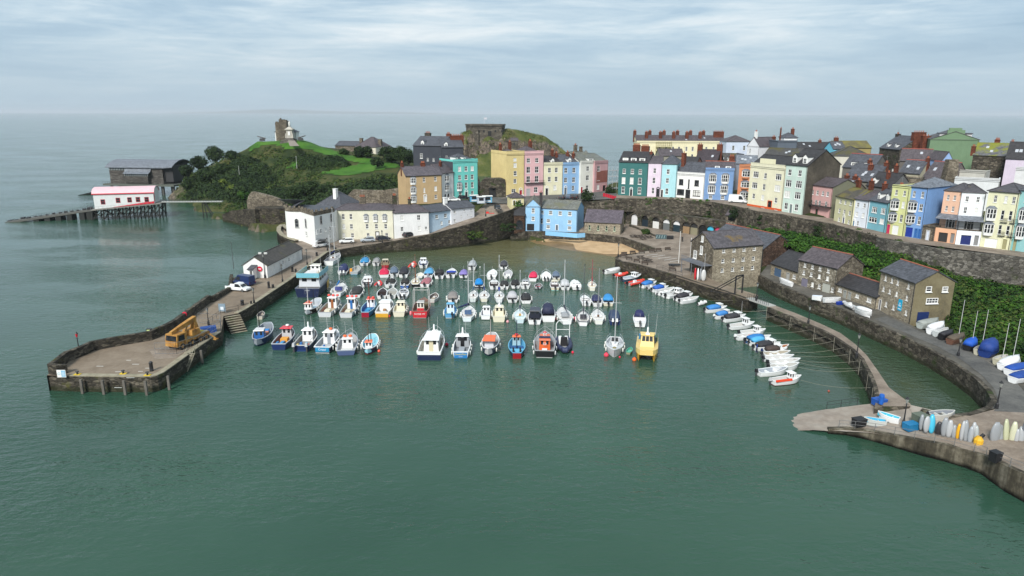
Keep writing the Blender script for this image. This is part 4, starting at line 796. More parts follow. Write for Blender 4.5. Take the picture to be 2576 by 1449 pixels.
# stone warehouses of the quay
wh=hp('warehouse','big three storey stone warehouse with small square windows on the quay corner',(1790,701),(1913,690),2.9,624,9,WHITE,z1=2.9,roof='gable',rh=2.9,rmat=slate('warehouse_slate',(.075,.068,.075),(.14,.09,.02),.57),wallmat=STONEW,side=STONE,wins=[('l',[.2,.41,.61,.82],.88,.055,.1,{}),('l',[.2,.41,.61,.82],.56,.055,.12,{}),('l',[.2,.41,.61,.82],.25,.055,.12,{})],cat='warehouse',fdn=4)
wh2=hb('warehouse','long stone warehouse with a red ridge and brick patched gable behind the big one',(1790,594,186),(1921,629,168),3,10,WHITE,roof='gable',rh=3.0,rmat=SL_G,wallmat=STONER,side=stone('brick_patched_stone',(.06,.04,.03),(.12,.07,.05),(.18,.12,.09),1.5,1.6),ridge=(.26,.09,.06),cat='warehouse')
hp('stone_shed','low stone shed with blue doors and a dark slate roof between the warehouses',(1938,690),(2012,716),3,662,9,WHITE,roof='gable',rh=2.8,rmat=SL_D,wallmat=STONEW,wins=[('gar',[.24],.1,.24,.72,{'c': (.06,.11,.19)}),('door',[.6],.1,.08,.62,{'c': (.4,.4,.38),'s': (.3,.3,.28)}),S_([.8],.5,.1,.35)],cat='shed')
hp('stone_store','three storey stone store with white windows, grey double doors and a red ridge',(2004,716),(2099.5,742),3,653,8,WHITE,roof='gable',rh=2.4,rmat=SL_P,wallmat=stone('limewashed_stone',(.15,.13,.10),(.28,.25,.19),(.48,.44,.36),1.6,1.6),side=STONE,ridge=(.26,.09,.06),wins=[S_([.17,.37,.57,.78],.84,.06,.15),S_([.16,.36,.57,.78],.54,.06,.16),S_([.42,.6,.93],.17,.06,.17),('gar',[.2],.1,.17,.32,{'c': (.16,.15,.20)}),('gar',[.77],.1,.2,.33,{'c': (.36,.37,.33)})],cat='store')
hp('stone_shed','low stone shed with a red ridge joining the two stone stores',(2100,741),(2202.5,778),3,713,6.5,WHITE,roof='gable',rh=1.8,rmat=SL_D,wallmat=STONEW,ridge=(.26,.09,.06),wins=[('g',[.12],.55,.09,.32,{}),('g',[.55],.55,.08,.28,{}),('g',[.83],.55,.1,.34,{}),('door',[.25,.37],.1,.05,.62,{'c': (.3,.32,.3),'s': (.3,.3,.28)})],cat='shed')
s3=hp('stone_store','three storey stone store with a bright blue sign and brick window heads',(2204,776),(2289,813.5),3,681,7.6,WHITE,roof='gable',rh=2.0,rmat=SL_G,wallmat=STONEW,side=ground('ochre_render',[(.10,.085,.055),(.17,.145,.085),(.21,.185,.115)],.3),ridge=(.30,.10,.06),wins=[S_([.16,.35,.52,.82],.86,.055,.13),S_([.14,.33,.53,.82],.57,.055,.12),S_([.28,.5,.86],.22,.055,.13),('door',[.1],.1,.045,.26,{'c': (.01,.02,.08),'s': (.5,.5,.48)})],cat='store')
w_=HW[s3.name]
mb=MB();mb.box(w_*.62,w_*.72,-.09,-.003,1.5,3.6,paint((.0,.36,.60),.4));sg=mb.build('sign',None,s3)
mb=MB();wm=paint((.7,.75,.8),.5);xc=w_*.67
mb.box(xc-.05,xc+.05,-.11,-.091,2.35,3.05,wm);mb.box(xc-.2,xc+.2,-.11,-.091,2.85,2.93,wm);mb.box(xc-.25,xc+.25,-.11,-.091,2.3,2.4,wm);mb.box(xc-.3,xc-.2,-.11,-.091,2.3,2.6,wm);mb.box(xc+.2,xc+.3,-.11,-.091,2.3,2.6,wm);mb.box(xc-.35,xc+.35,-.11,-.091,1.75,1.92,wm);mb.build('anchor_emblem',None,sg)
def sidewin(root,W,y,z,w,h,kind='g',f=WHITE):
 return window(root,W,z,w,h,kind,f,True,y,math.pi/2)
sidewin(s3,w_+.17,2.6,6.4,1.1,1.0,'l');sidewin(s3,w_+.17,5.8,6.3,1.1,1.0,'g');sidewin(s3,w_+.17,3.6,4.2,2.3,1.0,'g')
mb=MB();mb.box(w_+.003,w_+.1,1.2,3.4,0,2.1);mb.build('door_or_shade_panel',paint((.01,.025,.10),.5),s3)
# gable, balcony and windows on the big warehouse's left end
def lwin(root,y,z,w,h,kind='g',f=WHITE): return window(root,-.17,z,w,h,kind,f,True,y,-math.pi/2)
lwin(wh,4.5,8.6,.8,1.4);lwin(wh,4.6,5.9,1.0,2.0);lwin(wh,7.0,4.4,1.3,1.9)
mb=MB();mb.box(-2.8,-.003,.2,8.8,3.0,3.15);mb.box(-2.8,-2.72,.2,8.8,4.1,4.18)
for i in range(30): mb.tube((-2.76,.2+8.6*i/29,3.1),(-2.76,.2+8.6*i/29,4.1),.03,None,4)
for y in (.4,4.5,8.6): mb.tube((-2.6,y,0),(-2.6,y,3.1),.1)
mb.build('balcony',plain((.13,.14,.16),.6),wh)
# white bowed house on the pier root with brown battlements
wb=empty('bow_fronted_house',P(728,606,2.5),0,'white bow fronted house with arched windows and brown stone battlements by the pier','house',T0)
A=P(735,612,2.5);O=wb.location.copy();fp=[P(*q) for q in [(752,615.5,2.5),(785,622,2.5),(846,606,2.5)]]
hW=zat(P(785,622,2.5),543)-2.5;cen=P(762,597,2.5);rad=(P(785,620,2.5)-P(730,608,2.5)).length*.5
out=[];c0=P(757,600,2.5);r0=4.0
for i in range(13):
 a=math.radians(165+i*10.5);out.append((c0.x+r0*math.cos(a),c0.y+r0*math.sin(a)))
out+=[(P(795,620,2.5).x,P(795,620,2.5).y),(P(846.5,606,2.5).x,P(846.5,606,2.5).y),(P(846.5,606,2.5).x,P(846.5,606,2.5).y+10),(c0.x-r0+.4,c0.y+11)]
loc=[(x-O.x,y-O.y) for x,y in out]
mb=MB();mb.prism(loc,-1.5,hW,SL_G,paint((.72,.72,.70),.7,.05));mb.build('wall',None,wb)
n=len(loc);cxy=(sum(p[0] for p in loc)/n,sum(p[1] for p in loc)/n)
mb=MB();q=[Vector((p[0],p[1],hW+.9)) for p in loc[:15]]
mb=wallmesh([Vector((p.x-(0),p.y-.12,p.z)) for p in q],.45,hW-.25,STONE);rq=resample(q,1.2)
for k,p in enumerate(rq):
 if k % 2==0: mb.box(p.x-.32,p.x+.32,p.y-.2,p.y+.3,p.z-.1,p.z+.55,STONE)
mb.build('battlements',STONE,wb)
def arcwin(px,py,w,h,kind,i):
 """window set against the bowed wall at the picture position"""
 best=None
 for (x1,y1),(x2,y2) in zip(out[:15],out[1:15]):
  for k in range(21):
   X,Y=x1+(x2-x1)*k/20,y1+(y2-y1)*k/20;z=zat((X,Y),py);u=proj((X,Y,z))[0]
   if best is None or abs(u-px)<best[0]: best=(abs(u-px),X,Y,z,math.atan2(y2-y1,x2-x1))
 _,X,Y,z,rz=best;window(wb,X-O.x+.2*math.sin(rz),z-2.5,w,h,kind,(.3,.3,.3) if kind=='a' else WHITE,True,Y-O.y-.2*math.cos(rz),rz)
for px,py,w,h,k in [(746.5,563,1.1,2.0,'a'),(769.5,563,1.1,2.0,'a'),(805.5,555,.9,1.9,'a'),(833,549,.9,1.9,'a'),(771,587,1.1,1.3,'s'),(798,583,.8,1.3,'s'),(807,581,.8,1.3,'s'),(818,577,.8,1.2,'s'),(828.5,574,.7,1.2,'s'),(830,596,.7,.9,'s')]: arcwin(px,py,w,h,k,0)
mb=MB();b0=[loc[1][0]+1,loc[16][0]-.5,loc[2][1],loc[16][1]]
mb.rings([[(b0[0]+1,loc[8][1]+2.6,hW+.3),(b0[1],loc[15][1]+2.2,hW+.3),(b0[1],loc[15][1]+10,hW+.3),(b0[0],loc[15][1]+10,hW+.3)],[(b0[0]+4,loc[8][1]+7,hW+2.3),(b0[1]-4,loc[8][1]+9,hW+2.3),(b0[1]-4,loc[8][1]+9.4,hW+2.3),(b0[0]+4,loc[8][1]+7.4,hW+2.3)]],SL_G);mb.build('roof',None,wb)
# steps and landing of the bow fronted house
mb=MB();a=P(801,602,5.2);bq=P(828,602,5.0)
mb.box(a.x-O.x,bq.x-O.x-.8,a.y-O.y-1.2,a.y-O.y+1.5,2.3,2.45,DKMET)
for i in range(9): mb.box(bq.x-O.x-.8+i*.35,bq.x-O.x-.45+i*.35,a.y-O.y-1.2,a.y-O.y,2.2-i*.25,2.3-i*.25,DKMET)
for i in range(8): mb.tube((a.x-O.x+i*.35,a.y-O.y-1.2,2.4),(a.x-O.x+i*.35,a.y-O.y-1.2,3.3),.03,None,4,DKMET)
mb.build('outside_steps',None,wb)
hb('house','white house with a big hipped grey roof rising behind the bow fronted house',(790,520,232),(858,524,226),3,12,(.68,.69,.68),roof='hip',rh=5.0,rmat=SL_G,chim=[(.55,.3,1.3,1.1,6.0,{'mat': paint(WHITE,.7),'pots': 0})])
# ================= buildings behind =================
def bk(label,L,R,z0,D,col,**k):
 k.setdefault('cat','house');nm=k.pop('nm','back_house');return hb(nm,label,L,R,z0,D,col,fdn=6,group=BK,**k)
cres=bk('long cream crescent terrace with a slate roof and many red chimneys above the sea',(1601.5,357.5,346),(1825,358,344),13,13,(.70,.64,.40),nm='crescent_terrace',cat='terrace',roof='gable',par=.6,rh=3.0,rmat=SL_P,wins=[S_([.063,.145,.264,.334,.416,.483,.567,.637,.72,.79,.872,.938],.76,.024,.16),S_([.063,.145,.264,.334,.416,.483,.567,.637,.72,.79,.872,.938],.48,.024,.17)],
 chim=[(u,.3 if i % 2 else .8,1.5,1.3,4.6 if i % 2 else 5.0,{'pots': 3}) for i,u in enumerate((.005,.12,.18,.28,.345,.43,.5,.58,.65,.73,.8))]+[(.945,.4,5,1.4,5,{'pots': 5})])
w_=HW[cres.name]
mb=MB();y=-1.4
for i in range(9):
 x=w_*.22+w_*.17*i/8
 for yy in (-1.5,-.35): mb.tube((x,yy,-2),(x,yy,13.6),.055,None,4)
for z in (1,3,5,7,9,11,13):
 for yy in (-1.5,-.35): mb.tube((w_*.215,yy,z),(w_*.395,yy,z),.05,None,4)
 if z in (5,7,9,11): mb.box(w_*.22,w_*.39,-1.45,-.4,z-.12,z-.04)
sc=mb.build('scaffolding',paint((.30,.27,.12),.7));sc.location=cres.location;sc.rotation_euler=cres.rotation_euler
tag(sc,'tube scaffolding against the front of the long cream crescent','scaffolding')
mb=MB()
for i in range(4):
 for yy in (-1.5,-.2): mb.tube((w_*0+i*1.6,yy,-2),(i*1.6,yy,9.5),.05,None,4)
for z in (1.5,3.7,5.9,8.1):
 for yy in (-1.5,-.2): mb.tube((0,yy,z),(4.8,yy,z),.045,None,4)
 mb.box(0,4.8,-1.5,-.2,z-.1,z-.04)
sc=mb.build('scaffolding',paint((.34,.35,.36),.6));p=P(1528,482,11.2);sc.location=p;tag(sc,'tube scaffolding at the side of the pink and bare brick house','scaffolding')
bk('pale blue plastered house with a double hipped roof right of the cream crescent',(1828,356,322),(1888,356,322),13,11,(.50,.57,.70),roof='hip',rh=2.6,rmat=SL_P,wins=[S_([.3,.76],.8,.1,.15),S_([.3,.76],.53,.1,.15)])
bk('white house with a tall pointed gable and a chimney at its peak',(1880,367,300),(1910,374,294),12,10,(.68,.69,.72),roof='gfront',rh=3.6,rmat=SL_P,wins=[S_([.3,.8],.66,.1,.14),S_([.25],.86,.1,.13)],chim=[(.5,.1,1.1,.9,6,{'mat': paint(WHITE,.7)})])
bk('house with a mossy brown roof and three skylights',(1910,377,298),(1957,377,298),12,11,(.16,.14,.10),roof='gable',rh=4.4,rmat=SL_M,chim=[(.97,.5,1.6,.9,5.2)])
bk('grey and white modern rendered house with one square window',(1957,356,288),(2006,356,288),13,10,(.10,.12,.15),roof='flat',par=.4,wins=[S_([.68],.72,.22,.14)],chim=[(.38,.6,.5,.5,5),(1.0,.6,1.2,1.0,4.8)])
bk('small white roof room with a pointed grey roof on the modern house',(1973,346.5,290),(2006,347,290),14,6,(.66,.67,.68),roof='hip',rh=2.0,rmat=SL_G)
bk('long low dark roofed building behind the bare stone gable',(2008,374,296),(2097,374,296),12,9,(.30,.27,.18),roof='gable',rh=2.4,rmat=SL_D,chim=[(.72,.5,1.2,.9,3.2)])
bk('house with a long olive lichen roof near the skyline',(2104,372,300),(2192,373,300),12,10,(.30,.24,.10),roof='gable',rh=2.6,rmat=slate('olive_slate',(.11,.095,.04),(.15,.13,.03),.45),chim=[(.12,.5,1.8,1,4)])
bk('small bright cyan rendered house beneath the olive roof',(2097,375,276),(2127,375,276),12,8,(.10,.52,.70),roof='gable',rh=2.6,rmat=SL_G)
bk('cream walled house with a broad hipped brown roof',(2096,391.5,262),(2192,393,258),12,13,(.50,.48,.40),roof='hip',rh=3.4,rmat=SL_M,wins=[S_([.14],.7,.08,.2)])
bk('grey roofed house with two flat dormers and a red ridge',(2120,420,236),(2196,424,228),12,11,(.13,.12,.11),roof='gable',rh=4.2,rmat=SL_G,ridge=(.3,.07,.06),dorm=[(.32,1.8,1.4,'f'),(.75,1.8,1.4,'f')])
bk('house with a plain blue grey roof above the yellow cottage',(2122,452,214),(2200,458,206),11.5,12,(.18,.17,.14),roof='gable',rh=4.6,rmat=SL_G,chim=[(.25,.8,1.1,.9,5.6),(.6,.35,1.4,.9,4.6),(.98,.5,1.2,.9,5.4)])
bk('low dark roof between the pink inn and the yellow cottage',(2092,474,203),(2126,480,199),11.5,9,(.16,.15,.11),roof='gable',rh=2.8,rmat=SL_P,chim=[(.3,.5,1.2,.9,3.6),(.9,.5,1.2,.9,3.6)])
bk('dark roofed cottage with one pointed white dormer above the teal house',(2180,466,200),(2238,478,193),11.5,9,(.12,.12,.12),roof='gable',rh=3.6,rmat=SL_D,dorm=[(.25,1.2,1.5,'g')],chim=[(.6,.3,.9,.8,3.8)])
bk('tall dark stone house with two huge red brick chimneys on the skyline',(2213,372,272),(2264,374,258),12,13,(.06,.055,.05),wallmat=STONER,roof='gable',rh=4.6,rmat=SL_G,wins=[S_([.25,.45],.35,.06,.16),S_([.8],.45,.08,.16)],dorm=[(.3,1.5,1.3,'g'),(.7,1.5,1.3,'g')],chim=[(.0,.5,1.8,1.2,5.2,{'mat': STONER}),(.97,.5,2.0,4.4,6.2,{'pots': 5}),(1.3,.5,1.6,2.8,5.0,{'pots': 3})])
gb=bk('huge plain green painted building with a stepped gable on the skyline',(2341,350,246),(2464,352,240),11,20,(.14,.22,.13),nm='theatre',cat='theatre',roof='gfront',rh=2.6,rmat=SL_L)
w_=HW[gb.name];gh=zat(gb.location,350)-11;gm=paint((.14,.22,.13),.75,.07,.35,.2)
mb=MB();mb.box(w_*.33,w_*.69,-.02,1.2,gh-.5,gh+3.2,gm);mb.box(w_*.36,w_*.62,-.04,1.4,gh+3.203,gh+3.9,gm);mb.build('stepped_gable',None,gb)
mb=MB();mb.box(w_*.18,w_*.33-.003,.5,6,gh,gh+1.9,paint((.5,.5,.5),.6));mb.box(w_*.16,w_*.33-.003,.2,6.3,gh+1.903,gh+2.2,SL_G);mb.box(w_*.69+.003,w_*.84,.5,6,gh,gh+1.9,paint((.5,.5,.5),.6));mb.box(w_*.69+.003,w_*.86,.2,6.3,gh+1.903,gh+2.2,SL_G);mb.build('roof_room',None,gb)
bk('dark stone hall with pale arched windows under a bright mossy roof',(2448,390,226),(2531,394,220),12,12,WHITE,wallmat=STONER,roof='gable',rh=3.6,rmat=slate('bright_moss_slate',(.10,.10,.11),(.17,.18,.015),.46),wins=[('a',[.42,.6,.83],.3,.07,.22,{})],chim=[(.5,.9,1.5,.9,4.6,{'pots': 3}),(-.04,.1,1.2,1.0,2.6),(1.0,.7,1.2,1.0,4.2)])
bk('pale lilac house with a dark roof near the right edge',(2531,398,212),(2610,402,207),12,11,(.55,.47,.58),roof='gable',rh=4.6,rmat=SL_D,wins=[S_([.6],.7,.08,.14)])
bk('white house with a fire escape at the right edge of the town',(2556,424,192),(2620,432,187),11.5,9,(.64,.64,.64),roof='flat',par=.4,wins=[('gar',[.4],.1,.4,.4,{'c': (.05,.06,.06)})])
bk('house with a purple slate roof and long red ridge left of the green building',(2264,404,244),(2342,404,239),12,10,(.12,.11,.10),roof='gable',rh=3.8,rmat=SL_P,ridge=(.3,.08,.06),wins=[S_([.85],.7,.06,.2)])
bk('grey roofed house with a cream gable among the purple roofs',(2262,434,224),(2314,434,219),12,9,(.36,.33,.22),roof='gable',rh=3.8,rmat=SL_G,ridge=(.3,.08,.06),chim=[(1.0,.5,1,1,4.6)])
bk('house with a broad purple roof and one open skylight',(2318,450,210),(2384,454,203),11.5,11,(.14,.12,.11),roof='gable',rh=5.0,rmat=SL_P,ridge=(.32,.09,.07))
bk('small bright blue gabled house wall among the slate roofs',(2371,403,232),(2397,403,232),12,8,(.20,.34,.62),roof='gfront',rh=2.6,rmat=SL_P)
bk('mossy roofless stone building behind the yellow green house',(2250,446,198),(2322,446,194),11.5,6,WHITE,wallmat=STONE,roof='flat',par=.4,rmat=SL_M,cornice=False)
bk('brown brick cottage with a red chimney behind the teal house',(2222,452,203),(2250,452,200),11.5,7,WHITE,wallmat=STONE,roof='gable',rh=2.0,rmat=SL_M,chim=[(.5,.4,.9,.9,4)])
bk('low striped pale building with a grey flat roof below the mossy hall',(2407,429,206),(2481,432,201),12,7,(.42,.41,.36),roof='flat',par=.2,rmat=LEAD)
bk('low white walled roof terrace with railings',(2402,449,192),(2516,455,186),11.5,8,(.60,.62,.63),roof='flat',par=.3,rmat=PAVE)
bk('dark purple roofed stone house with two brick chimneys behind the black trimmed house',(1746,412,262),(1800,413,258),12,13,(.12,.11,.085),wallmat=STONER,roof='gable',rh=5.0,rmat=slate('deep_purple_slate',(.04,.03,.035)),chim=[(.02,.5,1.8,1.2,6.8),(.95,.5,2.0,1.2,7.0)])
bk('grey roof with valley gutters behind the strong blue house',(1800,408,275),(1850,407,272),12,9,(.30,.29,.26),roof='gable',rh=3.2,rmat=SL_M)
bk('small grey roofed house with a cream gable left of the white pointed house',(1824,411,266),(1846,411,265),12,8,(.46,.44,.38),roof='gfront',rh=3.0,rmat=SL_G,wins=[S_([.5],.8,.25,.12)])
bk('small white gabled house behind the orange house',(1858,409,266),(1880,409,266),12,8,(.62,.62,.60),roof='gfront',rh=3.0,rmat=SL_G,wins=[S_([.5],.8,.25,.12)])
bk('house with a blue grey roof behind the orange and cream houses',(1852,411,240),(1905,408,238),12,9,(.20,.22,.26),roof='gable',rh=2.4,rmat=LEAD)
bk('house with a long mossy brown roof behind the big cream building',(1922,391,250),(2040,391,240),12,10,(.22,.2,.15),roof='gable',rh=2.4,rmat=SL_M)
bk('grey hipped house behind the white one column house',(1462,400,268),(1490,402,268),11,8,(.3,.28,.24),roof='hip',rh=3,rmat=SL_A)
bk('brick building with a dark roof between the aqua house and the stone house',(1704,418,256),(1745,420,252),12,9,(.2,.1,.08),roof='gable',rh=3.2,rmat=SL_D)
bk('low slate roofed house right of the lilac house on the skyline',(1660,392,300),(1720,392,300),12,9,(.25,.24,.2),roof='gable',rh=2.6,rmat=SL_P)
A,B=PY(2373,456,196),PY(2410,458,196);mb=MB();h_=zat(A,402)-11
mb.hexa([(0,0,0),(B.x-A.x,0,0),(B.x-A.x,3,0),(0,3,0),(1.2,.6,h_),(B.x-A.x-.2,.6,h_),(B.x-A.x-.2,2.6,h_),(1.2,2.6,h_)]);o=mb.build('stone_stack',STONE);o.location=(A.x,A.y,11);tag(o,'massive tapering old stone chimney stack among the roofs','chimney')
# castle gatehouse ruin beside the yellow house
def blockwall(name,label,L,R,z0,tops,D,mat,cat='ruin',**k):
 """thick ragged wall: base px at z0, list of (u, top px)"""
 A,B=P(L[0],L[1],z0),P(R[0],R[1],z0);n=len(tops);mb=MB();r=[]
 off=Vector((-(B-A).y,(B-A).x,0)).normalized()*D
 for u,ty in tops:
  p=A.lerp(B,u);z=zat(p,ty);q=p+off;r.append([(p.x,p.y,z0-4),(p.x,p.y,z),(q.x,q.y,z),(q.x,q.y,z0-4)])
 mb.rings(r,mat);return tag(mb.build(name,mat),label,cat)
g=blockwall('gatehouse_ruin','brown ruined stone gatehouse with a dark archway between the turquoise and yellow houses',(1204,495),(1272,496),11,[(0,470),(.04,460),(.12,455),(.2,449),(.5,450),(.8,449),(.97,452),(1,460)],5,STONER)
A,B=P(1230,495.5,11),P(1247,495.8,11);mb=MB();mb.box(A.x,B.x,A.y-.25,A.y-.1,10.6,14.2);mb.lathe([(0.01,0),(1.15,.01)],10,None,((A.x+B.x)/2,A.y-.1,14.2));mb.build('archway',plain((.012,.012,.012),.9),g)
# yellow lodge
hp('lodge','tiny yellow lodge with a hipped slate roof on the square',(1285,516),(1319,515),10.3,497.5,5,(.60,.54,.28),roof='hip',rh=1.5,rmat=SL_P,wins=[S_([.7],.45,.15,.5),('door',[.25],.1,.16,.62,{'c': (.1,.08,.02)})],cat='lodge')
# ================= arcade of arched stores =================
A,B=P(1573,562.5,4.2),P(1822,606,3.6);W=(B-A).to_2d().length;rz=math.atan2((B-A).y,(B-A).x)
ar=empty('arcade_wall',(A.x,A.y,3.6),rz,'mossy stone arcade of ten arched store openings below the upper street','arcade')
def along(px,py,z): q=P(px,py,z)-A;return q.x*math.cos(rz)+q.y*math.sin(rz)
mb=MB();cen=[(1594.7,560),(1622,566),(1649.5,571),(1676,577),(1701.8,583),(1726,588),(1745,592),(1767,596),(1786,600),(1804,603)]
us=[(u[0]-1573)/(1822-1573) for u in cen];dd0,dd1=(A-CAM).length,(B-CAM).length
us=[u*dd0/(u*dd0+(1-u)*dd1)*1.0 for u in us];us=[u*W for u in us]
hw=1.42;spr=2.3;H_=5.7;gz=lambda x: .6*(1-x/W)
holes=[(u-hw,u+hw,gz(u),spr+gz(u)+hw) for u in us]
facade(mb,W,H_,holes,STONER,1.0,-2)
for u in us:
 z1=spr+gz(u)
 for s in (-1,1):
  arc=[(u+s*hw*math.cos(a),0,z1+hw*math.sin(a)) for a in [math.pi/2*i/6 for i in range(7)]]
  ps=arc+[(u,0,z1+hw)][:0]+[(u+s*hw,0,z1+hw)]
  if s>0: ps.reverse()
  mb.face(ps,STONER)
  for a_,b_ in zip(arc,arc[1:]): mb.face([a_,b_,(b_[0],1,b_[2]),(a_[0],1,a_[2])],STONER)
mb.face([(0,0,H_),(W,0,H_),(W,3,H_),(0,3,H_)],STONER);mb.face([(0,3,-2),(0,0,-2),(0,0,H_),(0,3,H_)],STONER)
mb.build('wall',None,ar)
fill=[((.62,.62,.62),(.62,.62,.62)),((.01,.02,.03),(.01,.01,.01)),((.62,.62,.60),(.02,.02,.02)),((.12,.13,.13),(.62,.62,.62)),((.012,.03,.04),(.66,.66,.66)),((.26,.17,.09),(.03,.03,.03)),((.22,.2,.13),(.03,.03,.03)),((.01,.01,.01),(.01,.01,.01)),((.01,.01,.01),(.05,.42,.6)),((.02,.02,.02),(.5,.05,.12))]
for u,(lo,up) in zip(us,fill):
 z0,z1=gz(u),spr+gz(u);dm=MB();dm.box(u-hw+.06,u+hw-.06,.45,.55,z0-.3,z1,paint(lo,.6))
 dm.face([(u+(hw-.03)*math.cos(a),.5,z1+(hw-.03)*math.sin(a)) for a in [math.pi*i/10 for i in range(11)]],paint(up,.6));dm.build('store_door',None,ar)
# open fronted lean-to on the ivy terrace
hp('lean_to_shed','open fronted stone lean-to with a slate roof under the cream building',(1825,556),(1878,561),8.2,541,5,WHITE,roof='gable',rh=1.2,rmat=SL_P,wallmat=STONE,wins=[('gar',[.28,.74],.1,.34,.85,{'c': (.012,.012,.01)})],cat='shed',fdn=2)  # no doors here: near-black panels paint the shade of the open bays
# ================= castle hill =================
def hgt_at(px,py,lo=70,hi=420):
 """first hit of a picture ray with the land"""
 d=ray(px,py);s=lo
 while s<hi:
  p=CAM+d*s
  if p.z<hl(p.x,p.y): return p
  s+=1.0
 return CAM+d*hi
tw=empty('castle_tower',PY(712,352,350),0,'ragged ruined stone castle tower on top of the green hill','tower');tw.location.z-=1
mb=MB();mb.prism([(-2.7,-2),(-.6,-2.4),(-.4,3),(-2.7,3)],0,9.3,STONE);mb.prism([(-.6,-2.3),(2.9,-1.8),(2.9,3.2),(-.4,3.2)],0,10.3,STONE)
for i in range(16):
 x=-2.6+i*.36;hgt=random.uniform(.1,.8)+(.9 if 4<i<8 else 0);mb.box(x,x+.34,-1.9+random.uniform(0,.2),-.6,9.25 if x<-.6 else 10.28,9.4+hgt if x<-.6 else 10.4+hgt,STONE)
mb.build('tower_walls',None,tw)
wc=house('cottage','little white lookout house hidden behind the castle tower',PY(693,351,356),PY(746,351,356),PY(693,351,356).z-.5,4.2,5,WHITE,roof='hip',rh=1.6,rmat=SL_G,cat='cottage')
mo=empty('monument',PY(731,354,342),0,'pale gothic monument with a white statue on top, in front of the castle tower','monument')
SP=paint((.40,.38,.33),.8,.2);mb=MB()
for i in range(4): mb.box(-4+i*.8,4-i*.8,-4+i*.8,4-i*.8,-.5+i*.45 if i else-1.5,-.05+i*.45,stone('monument_steps',(.1,.09,.08),(.16,.15,.13),(.22,.2,.18),1))
mb.build('steps',None,mo);mb=MB();mb.box(-1.5,1.5,-1.5,1.5,1.3,5.2,None,.15,.15);mb.box(-1.9,1.9,-1.9,1.9,5.2,5.7);mb.box(-1.6,1.6,-1.6,1.6,5.7,6.6,None,1.0,1.0)
for sx_ in (-1,1): mb.box(sx_*1.7-.25,sx_*1.7+.25,-1.8,-1.3,1.3,3.5,None,.1,.1)
mb.build('pedestal',SP,mo);mb=MB();mb.box(-.5,.5,-1.62,-1.5,2.6,4.4);mb.build('panel',paint((.7,.7,.68),.6),mo)
mb=MB();mb.lathe([(.5,0),(.45,1.0),(.55,1.7),(.5,2.1),(.18,2.3),(.26,2.5),(.2,2.85),(.02,2.95)],8,None,(0,0,6.6));mb.build('statue',paint((.62,.62,.58),.6),mo,True)
sheet('path',[(724,353.5,PY(724,353,340).z+.15),(741,353.5,PY(741,353,340).z+.15),(753,367,PY(753,367,331.5).z+.35),(729,367.5,PY(729,367,331.5).z+.35)],paint((.22,.19,.16),.9))['kind']='structure'
for px,py,Y,s,lb in [(660,352.5,343,-1,'black iron cannon on the left brow of the castle hill'),(757,351,341,1,'black iron cannon on the right of the monument steps')]:
 c=empty('cannon',PY(px,py,Y),0,lb,'cannon');mb=MB();mb.tube((-s*1.6,0,.7),(s*2.4,0,1.9),.34,.2,8);mb.build('barrel',DKMET,c);mb=MB();mb.box(-1.4,1.2,-.5,.5,-.4,.8,None,.3,.1);mb.build('carriage',DKMET,c)
# museum
bkm=hb('museum','long low grey roofed museum building at the right of the castle hill',(843,366,362),(898,367,358),15,9,(.20,.19,.17),wallmat=STONE,roof='gable',rh=2.0,rmat=SL_G,cat='museum')
hb('museum_wing','cream gabled museum wing with a purple pyramid roof',(893,369,352),(946,372,346),14,12,(.56,.53,.42),roof='hip',rh=4.8,rmat=SL_P,chim=[(.1,.3,1.6,1.2,4,{'mat': STONE,'pots': 0}),(.92,.4,1.8,1.2,3.6,{'mat': STONE,'pots': 0})],wins=[S_([.8],.6,.08,.3)],cat='museum')
hb('cafe','small flat roofed white pavilion right of the museum',(949,377,350),(966,378,349),15,5,(.55,.55,.52),roof='flat',par=.2,wins=[('l',[.5],.5,.8,.4,{})],cat='pavilion')
blockwall('garden_wall','long brown stone garden wall left of the ochre house',(875,503),(1023,512),10,[(0,492),(.1,477),(.3,478),(.6,479),(.8,474),(1,472)],1.2,STONE,'wall')
blockwall('ruined_wall','ruined castle curtain wall stepping down the left end of the hill',(622,520),(712,524),6.5,[(0,505),(.08,490),(.17,482),(.4,487),(.7,494),(.88,500),(1,512)],1.5,STONE,'ruin')
ba=empty('bastion',P(683,580,0),0,'round dark stone bastion standing in the water below the ruined wall','bastion')
c0=P(684,572,0);mb=MB();r_=(P(728,580,0)-P(640,575,0)).length/2;zt=zat(P(660,579,0),526)
mb.rings([[(r_*k*math.cos(a),r_*.55*k*math.sin(a)+6,z) for a in [math.pi*2*i/20 for i in range(20)]] for z,k in ((-1,1.06),(zt*.5,1.02),(zt,1.0))],STONED);mb.build('bastion_wall',None,ba)
hb_=blockwall('sea_wall','low dark sea wall between the shore rocks and the round bastion',(560,553),(645,574),.5,[(0,540),(.3,530),(.6,527),(1,527)],2,STONED,'wall')
# curving terrace wall left of the bow fronted house
q=pts([(696,581,3.4),(697,572,3.4),(705,566,3.4),(716,565,3.4),(728,575,3.4)]);q=[*pts([(742,606,3.0),(722,600,3.2),(705,592,3.4)]),*q]
tag(wallmesh(resample(q,2)[::-1],1.2,-1,STONED,.02,KERB).build('terrace_wall',STONED),'curved stone terrace wall in the sea left of the bow fronted house','wall')
mb=MB();zz_=3.0;mb.prism([(p.x,p.y) for p in q],-1,2.6,PAVE,STONED);struct(mb.build('terrace_paving',PAVE))
hp_=[hgt_at(x,y) for x,y in ((592,486),(597,473),(603,463),(607,455))]
mb=MB();mb.rings([[(p.x-1.0,p.y,p.z+.9),(p.x+1.0,p.y,p.z+.9)] for p in hp_],None,False,False);struct(mb.build('path',paint((.20,.19,.2),.9)))
